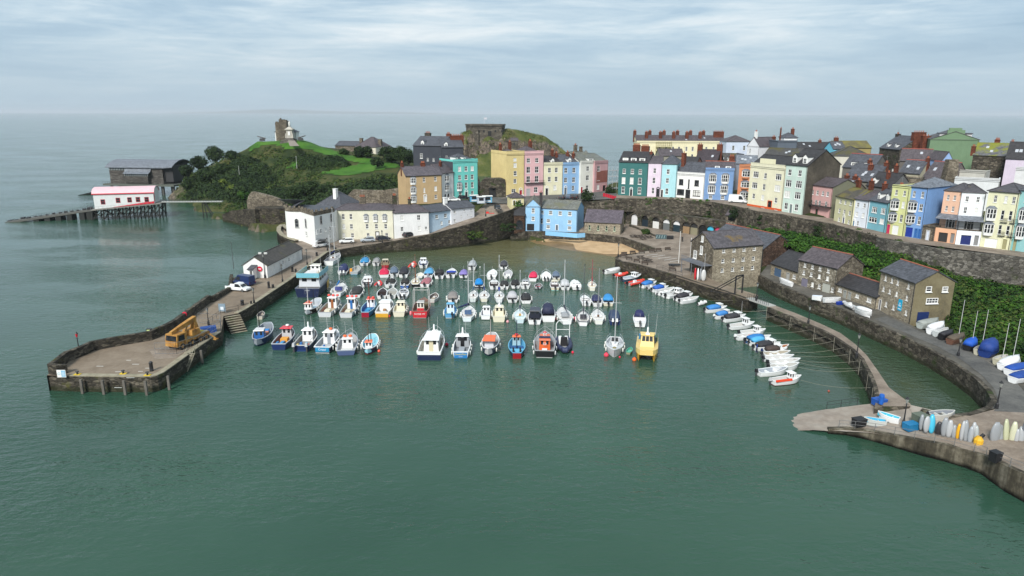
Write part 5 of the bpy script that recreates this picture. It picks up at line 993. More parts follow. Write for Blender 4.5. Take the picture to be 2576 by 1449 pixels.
# ================= lifeboat stations =================
ol=empty('old_lifeboat_station',P(243,553,0),0,'white lifeboat station on black timber legs with a pink curved roof and red framed windows','boathouse')
A,B=P(243,553.5,0),P(393,548.5,0);rz=math.atan2((B-A).y,(B-A).x);ol.location=A;ol.rotation_euler=(0,0,rz);W=(B-A).to_2d().length
zl,zr,zt=zat(A,526),zat(B,511.5),zat(A,489);D=9.5;wm=paint((.62,.64,.63),.5);red=paint((.55,.02,.04),.5)
mb=MB();n=10
def arcp(x,z0): return [(x,D/2-D/2*math.cos(math.pi*i/n),z0+2.2*math.sin(math.pi*i/n)) for i in range(n+1)]
mb.face([(0,0,zl),(W,0,zr),(W,0,zt),(0,0,zt)],wm);mb.face([(W,D,zr),(0,D,zl),(0,D,zt),(W,D,zt)],wm)
mb.face([(0,D,zl),(0,0,zl)]+arcp(0,zt),wm);mb.face([(W,0,zr),(W,D,zr)]+arcp(W,zt)[::-1],wm)
mb.face([(0,0,zl),(0,D,zl),(W,D,zr),(W,0,zr)],wm);mb.build('wall',None,ol)
mb=MB();mb.rings([[(x,p[1]*1.04-.2,p[2]+dz) for p in arcp(0,zt)]+[(x,p[1]*1.04-.2,p[2]-.15+dz) for p in reversed(arcp(0,zt))] for x,dz in ((-.4,.12),(W+.4,.12))],paint((.68,.44,.47),.4));ro=mb.build('roof',None,ol)
mb=MB();mb.box(-.42,W+.42,-.36,-.22,zt-.1,zt+.25,red);mb.hexa([(W*.3,-.08,zl+(zr-zl)*.3+.05),(W,-.08,zr+.05),(W,-.003,zr+.05),(W*.3,-.003,zl+(zr-zl)*.3+.05),(W*.3,-.08,zl+(zr-zl)*.3+.1),(W,-.08,zr+.9),(W,-.003,zr+.9),(W*.3,-.003,zl+(zr-zl)*.3+.1)],red);mb.box(W+.003,W+.08,.8,1.4,zr,zt+1.3,red);mb.build('red_trim',None,ol)
for cx,cy in ((1187,1115),(1356,1097),(1485,1092),(1580,1088),(1678,1088)):
 f=(cx/4.478-243)/(393-243);p=A.lerp(B,f);window(ol,f*W,zat(p,258.8+cy/4.478),1.5,1.9,'l',(.5,.03,.05),False,-.13)
mb=MB();nb=7
def deckz(x): return zl+(zr-zl)*x/W-.2
for i in range(nb):
 x=-.8+(W+2.6)*i/(nb-1)
 for y in (-.8,D/2,D+.8): mb.tube((x-.4,y,-1),(x,y,deckz(x)),.28,None,5)
 if i<nb-1:
  x2=-.8+(W+2.6)*(i+1)/(nb-1)
  for y in (-.8,D+.8):
   mb.tube((x,y,.4),(x2,y,deckz(x2)-.3),.2,None,4);mb.tube((x2,y,.4),(x,y,deckz(x)-.3),.2,None,4);mb.tube((x,y,.9),(x2,y,.9),.15,None,4)
 mb.tube((x,-.8,.6),(x,D+.8,deckz(x)-.4),.18,None,4)
TIM=paint((.022,.024,.022),.8);mb.build('timber_legs',TIM,ol)
mb=MB();mb.hexa([(-1,-1.6,deckz(-1)-.15),(W+2.4,-1.6,deckz(W+2.4)-.15),(W+2.4,D+1.4,deckz(W+2.4)-.15),(-1,D+1.4,deckz(-1)-.15),(-1,-1.6,deckz(-1)+.1),(W+2.4,-1.6,deckz(W+2.4)+.1),(W+2.4,D+1.4,deckz(W+2.4)+.1),(-1,D+1.4,deckz(-1)+.1)],paint((.2,.19,.17),.8));mb.build('deck',None,ol)
mb=MB()
for i in range(18): x=-1+(W+3)*i/17;mb.tube((x,-1.5,deckz(x)),(x,-1.5,deckz(x)+1.1),.045,None,4)
mb.tube((-1,-1.5,deckz(-1)+1.1),(W+2,-1.5,deckz(W+2)+1.1),.04,None,4);mb.build('railing',METAL,ol)
sl_=empty('slipway_ramp',P(243,553.5,0),rz,'long dark lifeboat slipway on blocky piers running down into the sea at the left','slipway')
xe=-(A-P(26,556,0)).to_2d().length;zs=deckz(-1)
def rz_(x): return zs+(0.0-zs)*((x+1)/(xe+1))
mb=MB();mb.hexa([(xe,1.5,-.6),(-1,1.5,zs-.6),(-1,7.5,zs-.6),(xe,7.5,-.6),(xe,1.5,.1),(-1,1.5,zs),(-1,7.5,zs),(xe,7.5,.1)],paint((.10,.10,.09),.8));mb.build('ramp',None,sl_)
for f in (.06,.14,.28,.40,.52,.64): x=xe*f-1;w=.9;mb=MB();mb.box(x-w,x+w,1.7,7.3,-1,rz_(x)-.5);mb.build('pier',TIM,sl_)
mb=MB()
for i in range(26):
 x=-1+(xe*.72)*i/25;z=rz_(x);mb.tube((x,1.6,z),(x,1.6,z+1.0),.04,None,4)
 if i: mb.tube((x,1.6,z+1),(xp,1.6,zp+1),.035,None,4);mb.tube((x,7.4,z+1),(xp,7.4,zp+1),.035,None,4)
 mb.tube((x,7.4,z),(x,7.4,z+1.0),.04,None,4);xp,zp=x,z
for k in range(14): x=-3-k*2.1;mb.box(x-.5,x+.5,2.5+random.random()*3,4+random.random()*3,rz_(x),rz_(x)+random.uniform(.3,.9))
mb.build('railing',DKMET,sl_)
# footbridge
fb=empty('footbridge',P(413,549,0),0,'thin flat footbridge from the white lifeboat station to the cliff','footbridge')
a=PY(408,507,A.y-8+8);z_=PY(408,507.5,262).z;a,b=PY(408,507.5,262),PY(560,506.5,268);O=fb.location
mb=MB();mb.rings([[(p.x-O.x,p.y-O.y-.8,p.z-.2),(p.x-O.x,p.y-O.y-.8,p.z+.15),(p.x-O.x,p.y-O.y+.8,p.z+.15),(p.x-O.x,p.y-O.y+.8,p.z-.2)] for p in (a,b)],paint((.36,.37,.35),.7));mb.build('deck',None,fb)
mb=MB();m_=PY(508,507,266)
for dx in (0,1.5): mb.tube((m_.x-O.x+dx,m_.y-O.y,-1),(m_.x-O.x+dx*.4,m_.y-O.y,m_.z),.2,None,5);
mb.tube((m_.x-O.x+5,m_.y-O.y,-1),(m_.x-O.x+1,m_.y-O.y,m_.z),.2,None,5);mb.tube((m_.x-O.x+3.4,m_.y-O.y+1,-1),(m_.x-O.x+.5,m_.y-O.y+.6,m_.z),.16,None,5);mb.tube((m_.x-O.x,m_.y-O.y,2),(m_.x-O.x+3,m_.y-O.y,2),.14,None,5);mb.build('trestle',TIM,fb)
mb=MB()
for i in range(24): p=a.lerp(b,i/23);mb.tube((p.x-O.x,p.y-O.y-.8,p.z),(p.x-O.x,p.y-O.y-.8,p.z+1.1),.04,None,4)
for dz in (.6,1.1): mb.tube((a.x-O.x,a.y-O.y-.8,a.z+dz),(b.x-O.x,b.y-O.y-.8,b.z+dz),.035,None,4)
mb.build('railing',DKMET,fb)
# new station
YN=345;A,B=PY(279,461,YN),PY(412,461,YN-4);nl=empty('lifeboat_station',A,math.atan2(B.y-A.y,B.x-A.x),'large brown boarded lifeboat station with a sweeping grey metal roof behind the white one','boathouse')
W=(B-A).to_2d().length;zb=A.z;nl.location.z=0;k=YN/FPX;D=15
def pz(y): return zat(A,y)
wood=stone('weathered_boards',(.06,.055,.05),(.105,.095,.085),(.16,.15,.135),.8,3.5,joint=.03)
mb=MB();mb.box(0,W,0,D,zb,pz(420),wood);mb.box(W-.003,W+4.5,1.5,D-.5,zb+1,pz(414),paint((.03,.03,.032),.7));mb.build('wall',None,nl)
mb=MB();mb.box(.6,W*.42,-.12,.05,pz(428)+.003,pz(420));mb.box(W*.34,W*.76,-2.1,-2.0,pz(441),pz(436));mb.build('window_band',GLASS,nl)
mb=MB()
for i in range(14): x=.6+(W*.42-.6)*i/13;mb.box(x-.12,x+.12,-.16,-.05,pz(428),pz(420))
for i in range(12): x=W*.34+(W*.42)*i/11;mb.box(x-.12,x+.12,-2.14,-2.05,pz(441),pz(436))
mb.build('window_bars',paint((.45,.48,.48),.5),nl)
mb=MB();mb.box(W*.34,W*.76,-2.0,.003,zb+.2,pz(436),wood);mb.build('projecting_bay',None,nl)
def prof(s,x):  # curved roof section
 return [(x,-1.0,s),(x,D*.12,s+1.6),(x,D*.35,s+2.9),(x,D*.6,s+3.3),(x,D*.85,s+2.6),(x,D+1,s+1.0)]
zr_=pz(419.5);mb=MB();rg=[]
for x,dz in ((-1.4,0),(W*.3,0),(W+1,0),(W+6,.4)):
 q=prof(zr_+dz,x);rg.append(q+[(p[0],p[1],p[2]-.35) for p in reversed(q)])
mb.rings(rg,LEAD)
mb.rings([[(x,-2.9,pz(435)),(x,-1.2,pz(430)),(x,-.2,pz(422)),(x,.8,zr_+1.0),(x,.8,zr_+.6),(x,-.2,pz(424)),(x,-1.2,pz(432)),(x,-2.9,pz(436)+.1)] for x in (W*.32,W*.8)],LEAD);mb.build('roof',None,nl)
mb=MB();mb.box(-2.5,W+7,-2.6,D+1,zb-.9,zb-.003,paint((.09,.10,.085),.8));mb.build('deck',None,nl)
mb=MB()
for i in range(7): x=1+(W+4.5)*i/6;mb.box(x-.5,x+.5,-1.2,-.4,-1,zb-.9);mb.box(x-.4,x+.4,D-1,D,-1,zb-.9)
mb.box(W*.15,W*.75,2,4,3.0,zb-.9);mb.build('concrete_legs',paint((.06,.06,.055),.8),nl)
mb=MB();
for i in range(30): x=-2.4+(W+9)*i/29;mb.tube((x,-2.5,zb),(x,-2.5,zb+1.1),.05,None,4)
mb.tube((-2.4,-2.5,zb+1.1),(W+7,-2.5,zb+1.1),.05,None,4);mb.build('railing',DKMET,nl)
e=P(196,491.5,0);q0=Vector((A.x+1,A.y+5,pz(470)));mb=MB()
for w_ in (0,): mb.hexa([(e.x,e.y,-.5),(q0.x,q0.y,q0.z-1),(q0.x,q0.y+5,q0.z-1),(e.x,e.y+5,-.5),(e.x,e.y,.1),(q0.x,q0.y,q0.z),(q0.x,q0.y+5,q0.z),(e.x,e.y+5,.1)])
for i in range(5): p=q0.lerp(Vector((e.x,e.y,0)),i/5);mb.box(p.x-.6,p.x+.6,p.y+.3,p.y+4.6,-1,p.z-.9)
tag(mb.build('slipway_ramp',TIM),'dark slipway running down to the sea from the grey roofed lifeboat station','slipway')
# ================= fort on the islet =================
ft=empty('island_fort',PY(1220,338,488),0,'grey brown stone fort with a flat rim on top of the rocky islet','fort');O=ft.location;k=488/FPX
def fx(px): return (px-1220)*k
FS=stone('fort_stone',(.08,.07,.055),(.14,.12,.095),(.2,.18,.145),.5,1.6,joint=.05)
zt=PY(1220,316,488).z-O.z
poly=[(fx(1173),3),(fx(1196),-5),(fx(1262),-5),(fx(1268),2),(fx(1268),16),(fx(1240),24),(fx(1190),24),(fx(1173),16)]
mb=MB();mb.prism(poly,-7,zt,FS);mb.box(fx(1195),fx(1206),-7,-4,-13,zt*.45,FS,.3,.3);mb.build('fort_wall',None,ft)
c=(fx(1222),9);mb=MB();big=[(c[0]+(p[0]-c[0])*1.05,c[1]+(p[1]-c[1])*1.06) for p in poly];mb.prism(big,zt+.003,zt+.9,FS);mb.prism([(c[0]+(p[0]-c[0])*1.03,c[1]+(p[1]-c[1])*1.03) for p in poly],zt-1.3,zt-.7,FS);mb.build('rim',None,ft)
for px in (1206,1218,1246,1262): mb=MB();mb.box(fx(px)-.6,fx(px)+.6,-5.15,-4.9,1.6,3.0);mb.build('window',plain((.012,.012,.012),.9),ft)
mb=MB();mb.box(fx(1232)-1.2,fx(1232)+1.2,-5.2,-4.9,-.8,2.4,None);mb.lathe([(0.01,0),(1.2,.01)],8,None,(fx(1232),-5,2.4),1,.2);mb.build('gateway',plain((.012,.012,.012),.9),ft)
mb=MB();mb.tube((fx(1217),8,zt),(fx(1217),8,zt+5.5),.12,None,5);mb.box(fx(1217)+.1,fx(1217)+2,7.95,8.05,zt+4.2,zt+5.4);mb.build('flagpole',paint((.5,.5,.55),.6),ft)
house('stone_hut','small stone ruin on the saddle of the islet',PY(1285,366,470),PY(1303,367,470),PY(1285,366,470).z,3.2,4,WHITE,wallmat=FS,roof='gable',rh=1.5,rmat=SL_P,cat='hut',wins=[('gar',[.5],.1,.2,.6,{'c': BLACK})])
# ================= vegetation =================
LEAF=leafmat('hill_scrub',(.008,.02,.005),(.024,.052,.008),(.075,.095,.02))
LEAFD=leafmat('dark_foliage',(.006,.014,.004),(.014,.03,.008),(.034,.058,.014))
LEAFB=leafmat('ivy_leaves',(.008,.026,.004),(.022,.066,.006),(.055,.12,.014))
LEAFY=leafmat('yellow_green_leaves',(.05,.08,.012),(.10,.14,.02),(.17,.19,.04))
def wpoly(l): return [(p.x,p.y) for p in (hgt_at(x,y) for x,y in l)]
def leafcloud(centers,mat,name,leaf=.5,per=42,top=True):
 """clumps: (x, y, z, r); many small leaf faces over each clump's surface"""
 V=[];F=[];rnd=random.random
 for (x,y,z,r) in centers:
  k=int(per*max(.5,min(3.0,r*r/2.5)))
  for _ in range(k):
   u=rnd()*1.25-.25 if top else rnd()*2-1;a=rnd()*6.283;s=math.sqrt(max(0,1-u*u));rr=r*(.72+.36*rnd())
   n=Vector((s*math.cos(a),s*math.sin(a),u));c=Vector((x,y,z))+Vector((n.x*rr,n.y*rr,n.z*rr*.8))
   n=(n+Vector((rnd()-.5,rnd()-.5,rnd()-.2))*.9).normalized();t1=n.orthogonal().normalized();t2=n.cross(t1);a=rnd()*3.14;t1,t2=t1*math.cos(a)+t2*math.sin(a),t2*math.cos(a)-t1*math.sin(a)
   l=leaf*(.6+.8*rnd());b=len(V);V+=[c-t1*l,c-t2*l*.55,c+t1*l,c+t2*l*.55];F.append((b,b+1,b+2,b+3))
 me=bpy.data.meshes.new(name);me.from_pydata([tuple(v) for v in V],[],F);me.materials.append(mat);me.update()
 o=bpy.data.objects.new(name,me);return link(o)
def scatter(poly,n,rmin,rmax,sink=.3,keep=None):
 xs=[p[0] for p in poly];ys=[p[1] for p in poly];out=[];g=0
 while len(out)<n and g<n*40:
  g+=1;x,y=random.uniform(min(xs),max(xs)),random.uniform(min(ys),max(ys))
  if not inpoly(x,y,poly): continue
  q=noise.noise(Vector((x*.06,y*.06,5)))
  if keep is not None and q<keep: continue
  r=rmin+(rmax-rmin)*random.random()**1.6;out.append((x,y,hl(x,y)-r*sink+(.5*fractal(x,y,.12) if x<-25 else 0),r))
 return out
hillp=wpoly([(445,500),(452,462),(480,430),(520,412),(575,402),(620,388),(660,372),(690,372),(720,385),(790,388),(850,402),(880,415),(860,430),(800,440),(830,455),(900,452),(950,440),(1000,438),(1015,470),(980,498),(870,500),(840,535),(760,535),(700,525),(640,552),(600,545),(540,520),(500,505)])
cs=scatter(hillp,1900,.7,2.3,.25)
tag(leafcloud(cs,LEAF,'hillside_scrub',.42,30),'thick low scrub covering the slopes of the castle hill','scrub',kind='stuff')
dk_=[]
for pl,n in [([(470,470),(520,425),(600,420),(660,470),(640,510),(540,500),(480,500)],260),([(700,480),(860,470),(990,455),(1000,495),(860,520),(760,530),(690,520)],300),([(560,420),(620,400),(680,420),(700,470),(640,470),(570,460)],90),([(740,400),(850,400),(880,418),(760,425)],60),([(640,480),(700,470),(720,500),(690,520)],40)]:
 dk_+=scatter(wpoly(pl),n,1.6,3.4,.1)
tag(leafcloud(dk_,LEAFD,'dark_bushes',.5,40),'dark taller bushes massed over the lower castle hill','bushes',kind='stuff')
sl2=[(q.x,q.y) for q in pts([(2130,660,7),(2160,640,8),(2200,625,9),(2260,638,9),(2330,655,8.5),(2400,690,6.8),(2450,702,6.6),(2576,722,6.5),(2660,740,6.5),(2670,930,3.4),(2576,905,3.4),(2480,872,3.2),(2420,850,3.2),(2398,815,3.2),(2385,740,5),(2300,705,6),(2210,700,5.4)])]
tag(leafcloud(scatter(sl2,330,.8,2.3,.0),LEAF,'bank_brambles',.36,46),'olive and brown brambles breaking up the ivy bank','brambles',kind='stuff');cs=scatter(sl2,1300,.7,2.0,.15);tag(leafcloud(cs,LEAFB,'ivy_bank',.34,46),'bright green ivy bank below the pale retaining wall at the right','ivy',kind='stuff')
sl3=[(q.x,q.y) for q in (P(x,y,8.6) for x,y in [(1885,572),(1960,579),(2040,593),(2120,611),(2200,630),(2200,655),(2100,642),(2060,638),(2010,616),(1950,600),(1880,592)])]
cs=[(x,y,max(z,7.8),r) for x,y,z,r in scatter(sl3,520,.8,2.2,-.2)];tag(leafcloud(cs,LEAFB,'brambles',.34,42),'band of green brambles between the retaining wall and the warehouse roofs','brambles',kind='stuff')
cs=scatter(wpoly([(1580,515),(1700,520),(1830,540),(1860,560),(1800,556),(1700,535),(1600,522)]),260,.5,1.6,.1)
tag(leafcloud(cs,LEAF,'wall_top_plants',.3,30),'wild plants growing along the top of the arched store wall','plants',kind='stuff')
cs=[(p[0],p[1],float(_isl(np.array(p[0]),np.array(p[1])))-.3,random.uniform(.7,1.6)) for p in [(random.uniform(-38,42),random.uniform(462,500)) for _ in range(700)] if float(_isl(np.array(p[0]),np.array(p[1])))>9 and noise.noise(Vector((p[0]*.08,p[1]*.08,1)))>-.25]
tag(leafcloud(cs,leafmat('islet_turf',(.03,.045,.012),(.07,.085,.02),(.12,.12,.035)),'islet_scrub',.45,22),'rough grass and scrub on the rocky islet','scrub',kind='stuff')
cv_=leafmat('wall_creeper',(.012,.014,.007),(.028,.032,.014),(.05,.06,.018));cs=[]
wq=resample(pts([(1560,502,11.8),(1700,505,11.6),(1790,512,11.6),(1850,524,11.4),(1905,537,11.2),(1965,545,11.2),(2020,556,11.2),(2090,570,11),(2150,587,11),(2205,603,10.8)]),.45)
for p in wq:
 for _ in range(3):
  z=random.uniform(8.0,11.6);
  if noise.noise(Vector((p.x*.12,z*.3,7)))>-.12: cs.append((p.x,p.y-.25,z,random.uniform(.35,.75)))
tag(leafcloud(cs,cv_,'wall_creeper',.2,40,False),'dark creeper hanging over the long retaining wall under the terraces','creeper',kind='stuff')
# lawns
def lawn(poly,name='lawn'):
 w=wpoly(poly);xs=[p[0] for p in w];ys=[p[1] for p in w];mb=MB();st=1.6;x=min(xs)
 def hz(a,b): return hl(a,b)+(.5*fractal(a,b,.12) if hl(a,b)>3.5 else 0)+.22
 while x<max(xs):
  y=min(ys)
  while y<max(ys):
   if inpoly(x+st/2,y+st/2,w): mb.face([(a,b,hz(a,b)) for a,b in ((x,y),(x+st,y),(x+st,y+st),(x,y+st))])
   y+=st
  x+=st
 me=mb.mesh(name,GRASS);
 import bmesh
 bm=bmesh.new();bm.from_mesh(me);bmesh.ops.remove_doubles(bm,verts=bm.verts,dist=.01);bm.to_mesh(me);bm.free();me.polygons.foreach_set('use_smooth',[True]*len(me.polygons))
 o=bpy.data.objects.new(name,me);link(o);return struct(o)
lawn([(612,378),(650,356),(700,354),(770,354),(800,366),(850,384),(900,396),(945,404),(930,416),(880,408),(840,396),(780,378),(720,376),(690,366),(660,368),(630,382)])
lawn([(800,436),(830,430),(880,418),(940,412),(1000,412),(1005,424),(950,430),(900,440),(840,442)])
lawn([(720,424),(745,404),(756,404),(745,426)])
def tree(px,py,h,r,label,mat=LEAFD,pos=None,n=26,cat='tree',group='trees on the castle hill',leaf=.4):
 p=pos or hgt_at(px,py);root=empty('tree',(p.x,p.y,p.z-.3),random.random()*6,label,cat,group)
 mb=MB();mb.tube((0,0,0),(.1,0,h*.45),r*.12,r*.08,7)
 cl=[]
 for i in range(7): a=i*.9+random.random();mb.tube((.05,0,h*(.25+.03*i)),(math.cos(a)*r*.6,math.sin(a)*r*.6,h*(.55+.04*i)),r*.05,r*.02,5)
 mb.build('trunk',paint((.05,.04,.03),.9),root)
 for i in range(int(n*1.7)):
  a=random.random()*6.283;u=random.uniform(-.9,1);s=math.sqrt(max(0,1-u*u));k=random.uniform(.15,.8)
  cl.append((math.cos(a)*s*r*k,math.sin(a)*s*r*k,h*.56+u*h*.34,r*random.uniform(.24,.42)))
 o=leafcloud(cl,mat,'crown',leaf,60,False);o.parent=root;return root
for a in [(543,409,9.5,7.0,'large round dark tree standing out at the left shoulder of the castle hill'),(500,426,6.5,4.5,'loose dark tree left of and below the large round one'),(472,446,6,4.2,'leftmost small tree above the lifeboat stations'),(585,399,3.5,4.2,'low dark bushy tree just right of the large round tree'),
 (560,440,5,4.0,'dark tree directly below the large round tree'),(520,462,7,5.2,'broad dark tree in the middle of the left slope'),(480,478,6,4.6,'dark tree low on the left slope above the rocks'),(612,505,6,4.4,'dark tree by the lower end of the hill path'),(742,505,6,4.6,'dark tree above the bow fronted house'),(790,492,6,4.8,'dark tree above the long cream harbour house')]: tree(*a)
for x,y,Y,h,r,lb in [(905,398,330,5.5,4,'round dark tree in front of the museum wing'),(925,395,330,5,3.6,'dark tree touching the right side of the museum wing'),(865,392,335,3.5,3,'small bush like tree below the long museum roof'),
 (985,410,322,8,5.2,'tall dark evergreen left of the slate hung houses'),(1010,408,318,7,5,'dark evergreen next to the slate hung houses'),(1028,412,308,6.5,4.5,'dark tree leaning on the slate hung houses'),(950,418,310,4,3.4,'small round grey green tree on the upper lawn'),(968,400,330,5.5,4,'dark tree behind the small round lawn tree')]:
 tree(0,0,h,r,lb,pos=PY(x,y,Y))
for x,y,z,h,r,lb,m in [(1797,518,8.6,7.0,3.8,'dark round tree on the ledge above the arched stores',LEAFD),(1786,545,7.8,3.6,2.4,'small round dark bush tree below the ledge tree',LEAFD),(1830,530,8.2,6.0,1.9,'narrow shaggy tree right of the ledge tree',LEAF),
 (2125,445,12,5.0,2.6,'dark tree among the roofs behind the pink inn',LEAFD),(1475,508,10.8,4.4,3.0,'round dark shrub tree by the parked cars above the chapel',LEAFD),(1302,532,8,4.0,2.4,'bushy green shrub on top of the sea wall',LEAFB),(1662,512,9,3.0,2.6,'dark shrub beside the red door kiosk',LEAFD),
 (1535,492,10.6,3.6,2.4,'dark shrub between the brick house and the dark green house',LEAFD),(1625,588,3.6,1.6,2.0,'low green shrub on the car park bank',LEAF)]:
 tree(0,0,h,r,lb,m,P(x,y,z),18,group='shrubs and trees in the town',leaf=.3)
for x,y,r,lb in [(858,594,2.2,'green bush against the left of the cream harbour house'),(873,594,2.0,'reddish bush beside the green one at the cream harbour house'),(904,596,2.2,'dark red bush in the middle of the cream harbour house')]:
 p=P(x,y,2.7);o=leafcloud([(random.uniform(-r,r)*.7,random.uniform(-.5,.5),random.uniform(.4,1.4),random.uniform(.6,1)) for _ in range(9)],LEAFB if 'green bush' in lb else leafmat('red_leaves',(.03,.02,.01),(.07,.04,.015),(.12,.07,.02)),'bush',.22,90);o.location=p;tag(o,lb,'bush','bushes by the cream harbour house')
for px,py,Y,r,lb in [(590,474,303,3.2,'yellow green ivy clump beside the hill path'),(575,462,308,2.8,'upper yellow green ivy clump left of the hill path'),(625,492,285,3.4,'bright green ivy mound left of the ruined curtain wall')]:
 p=PY(px,py,Y);o=leafcloud([(random.uniform(-r,r),random.uniform(-r,r)*.6,random.uniform(-1.2,1.2),random.uniform(1,1.8)) for _ in range(16)],LEAFY if 'yellow' in lb else LEAFB,'ivy_clump',.35,60);o.location=p;tag(o,lb,'ivy','ivy clumps by the hill path')
for i,(x,y,z,r,w_) in enumerate([(1700,506,12,1.0,'below the aqua house'),(1760,512,11.6,1.3,'below the black trimmed house'),(1640,505,12.2,.9,'below the dark green house'),(1860,535,11,1.3,'under the white van'),(1930,550,10.8,1.2,'under the big cream building'),(2010,562,10.6,1.4,'under the mint house'),(2075,578,10.4,1.5,'under the pink inn'),(2140,590,10.2,1.6,'under the pale yellow cottage'),
 (2240,618,10.2,1.3,'under the yellow green house'),(2330,638,9.6,1.5,'under the stone outbuilding'),(2440,655,9.0,1.1,'under the white verandah house'),(2530,668,9.0,1.4,'under the wide cream house'),(1200,590,3.8,1.2,'on the middle of the sea wall'),(1280,570,5,1.1,'on the far end of the sea wall')]):
 p=P(x,y,z);o=leafcloud([(random.uniform(-2.2,2.2)*r,random.uniform(-.3,.1),random.uniform(-1.2,.9)*r,random.uniform(.35,.7)*r) for _ in range(26)],random.choice([LEAFB,LEAF,LEAFD]),'ivy_patch',.22,90);o.location=(p.x,p.y-.3,p.z);tag(o,'ivy patch hanging on the stone wall '+w_,'ivy','ivy patches on the walls')
# ================= boats =================
NAVY,ORG,RED,BLU,SKYB,GRY,BLK,TEAL=(.012,.02,.06),(.75,.13,.03),(.50,.02,.03),(.02,.14,.42),(.12,.36,.56),(.26,.28,.31),(.012,.012,.014),(.05,.3,.32)
WH,CRE,YLW,DKB=(.72,.73,.73),(.64,.60,.47),(.66,.38,.05),(.01,.025,.10)
GM='boats moored in the middle of the harbour';GR='boats moored along the right hand wall';GD='boats laid up ashore'
def gloss(c): return paint(c,.3,.06,1.2,.5)
class Boat:
 def __init__(s,near,far,L,B,label,group,cat='boat',z=0,flip=False,name='boat',floor=None):
  near,far=Vector(near),Vector(far);d=(far-near).normalized();c=near+d*L/2
  if flip: d=-d
  s.L,s.B=L,B;s.root=empty(name,(c.x,c.y,z),math.atan2(d.y,d.x)-math.pi/2,label,cat,group)
 def t(s,t): return-s.L/2+s.L*t
 def hb(s,t):
  if s.de: w=math.sin(math.pi*(.04+.92*t))**.62*(1-.12*(1-t)) if 0<t<1 else .02
  else: w=s.tw+(1-s.tw)*math.sin(min(t/.42,1)*math.pi/2) if t<.42 else max(0,1-((t-.42)/.58)**2.4)
  return max(.02,w*s.B/2)
 def sh(s,t): return s.fb*(1+.42*max(0,t-.2)**2*1.5+(.25*max(0,.35-t)**2*6 if s.de else 0))
 def hull(s,top=WH,low=(.35,.35,.34),trim=WH,inner=(.45,.45,.44),tw=.8,de=False,fb=.75,deck=.55,fl=.35,n=12,keel=True):
  s.de,s.tw,s.fb=de,tw,fb;m1,m2,m3,m4=gloss(top),gloss(low),gloss(trim),paint(inner,.6,.1,2)
  mb=MB();up=[];lo=[];gw=[]
  T=sorted({i/n for i in range(n+1)} | {.95,.985});rk=.09*s.L
  for t in T:
   w,z=s.hb(t),s.sh(t);y=s.t(t);yw=y-rk*max(0,t-.5)**2*4*.9;
   if de: yw+=rk*max(0,.5-t)**2*3
   up.append([(-w,y,z),(-w*.94,(y+yw)/2,z*.5),(-w*.86,yw,.1)]);lo.append([(-w*.86,yw,.1),(-w*.7,yw,-.25),(0,yw,-.4)])
   gw.append((w,y,z))
  for sg in (1,-1):
   for strip_,m in ((up,m1),(lo,m2)):
    r=[[(sg*p[0],p[1],p[2]) for p in q] for q in strip_]
    if sg<0: r=[q[::-1] for q in r]
    mb.rings(r,m,False,False)
  if not de:
   a,b=up[0],lo[0];mb.face([a[0],a[1],a[2],(-a[2][0],a[2][1],a[2][2]),(-a[1][0],a[1][1],a[1][2]),(-a[0][0],a[0][1],a[0][2])],m1)
   mb.face([b[0],b[1],b[2],(-b[1][0],b[1][1],b[1][2]),(-b[0][0],b[0][1],b[0][2])],m2)
  g=min(.12,s.B*.05);mb.rings([[(w+.03,y,z-.1),(w+.03,y,z+.03),(max(.01,w-g),y,z+.03),(max(.01,w-g),y,z-.1)] for w,y,z in gw],m3)
  mb.rings([[(-w-.03,y,z-.1),(-w-.03,y,z+.03),(-max(.01,w-g),y,z+.03),(-max(.01,w-g),y,z-.1)][::-1] for w,y,z in gw],m3)
  if not de: w,y,z=gw[0];mb.box(-w,w,y-.03,y+g,z-.1,z+.031,m3)
  s.h=mb.build('hull',None,s.root)
  mb=MB();prev=None;st=[]
  for t in T:
   w,z=max(.01,s.hb(t)-g),s.sh(t);y=s.t(t);hi=t>=deck-1e-6;f=z-.04 if hi else fb*fl
   if prev and hi and not st[-1][3]: st.append((w,y-.01,fb*fl,False,z))
   st.append((w,y,f,hi,z));prev=True
  mb.rings([[(-w,y,z-.02),(-w*(1 if hi else .92),y,f),(w*(1 if hi else .92),y,f),(w,y,z-.02)] for w,y,f,hi,z in st],m4,False,False)
  w,y,f,hi,z=st[0];mb.face([(w,y+.01,z-.02),(-w,y+.01,z-.02),(-w*.92,y+.01,f),(w*.92,y+.01,f)],m4)
  s.deck=mb.build('deck',None,s.root);return s
 def ob(s,xs=(0,),c=BLK):
  for x in xs:
   mb=MB();y=s.t(0);z=s.fb;k=min(1.1,max(.6,s.B/2.3));a=.5 if getattr(s,'tilt',False) else 0
   mb.box(x-.2*k,x+.2*k,y-.75*k,y-.12,z-.05,z+.5*k,gloss(c),.05,.08);mb.box(x-.1*k,x+.1*k,y-.55*k,y-.25,-.2,z-.05,plain((.05,.05,.055)));mb.box(x-.06,x+.06,y-.3,y+.1,z-.2,z+.02,DKMET)
   mb.build('outboard_motor',None,s.root)
  return s
 def cover(s,t0,t1,h,c,w=1.0,end=.5):
  mb=MB();r=[];n=5
  for i in range(n+1):
   t=t0+(t1-t0)*i/n;b=s.hb(t)*w;z=s.sh(t)+.02;hh=h*(end+(1-end)*math.sin(math.pi*(.12+.7*i/n)))+.05*random.random()
   r.append([(-b,s.t(t),z),(-b*.75,s.t(t),z+hh*.8),(-b*.3,s.t(t),z+hh),(b*.3,s.t(t),z+hh),(b*.75,s.t(t),z+hh*.8),(b,s.t(t),z)])
  mb.rings(r);mb.build('canvas_cover',paint(c,.7,.22,1.5),s.root,True);return s
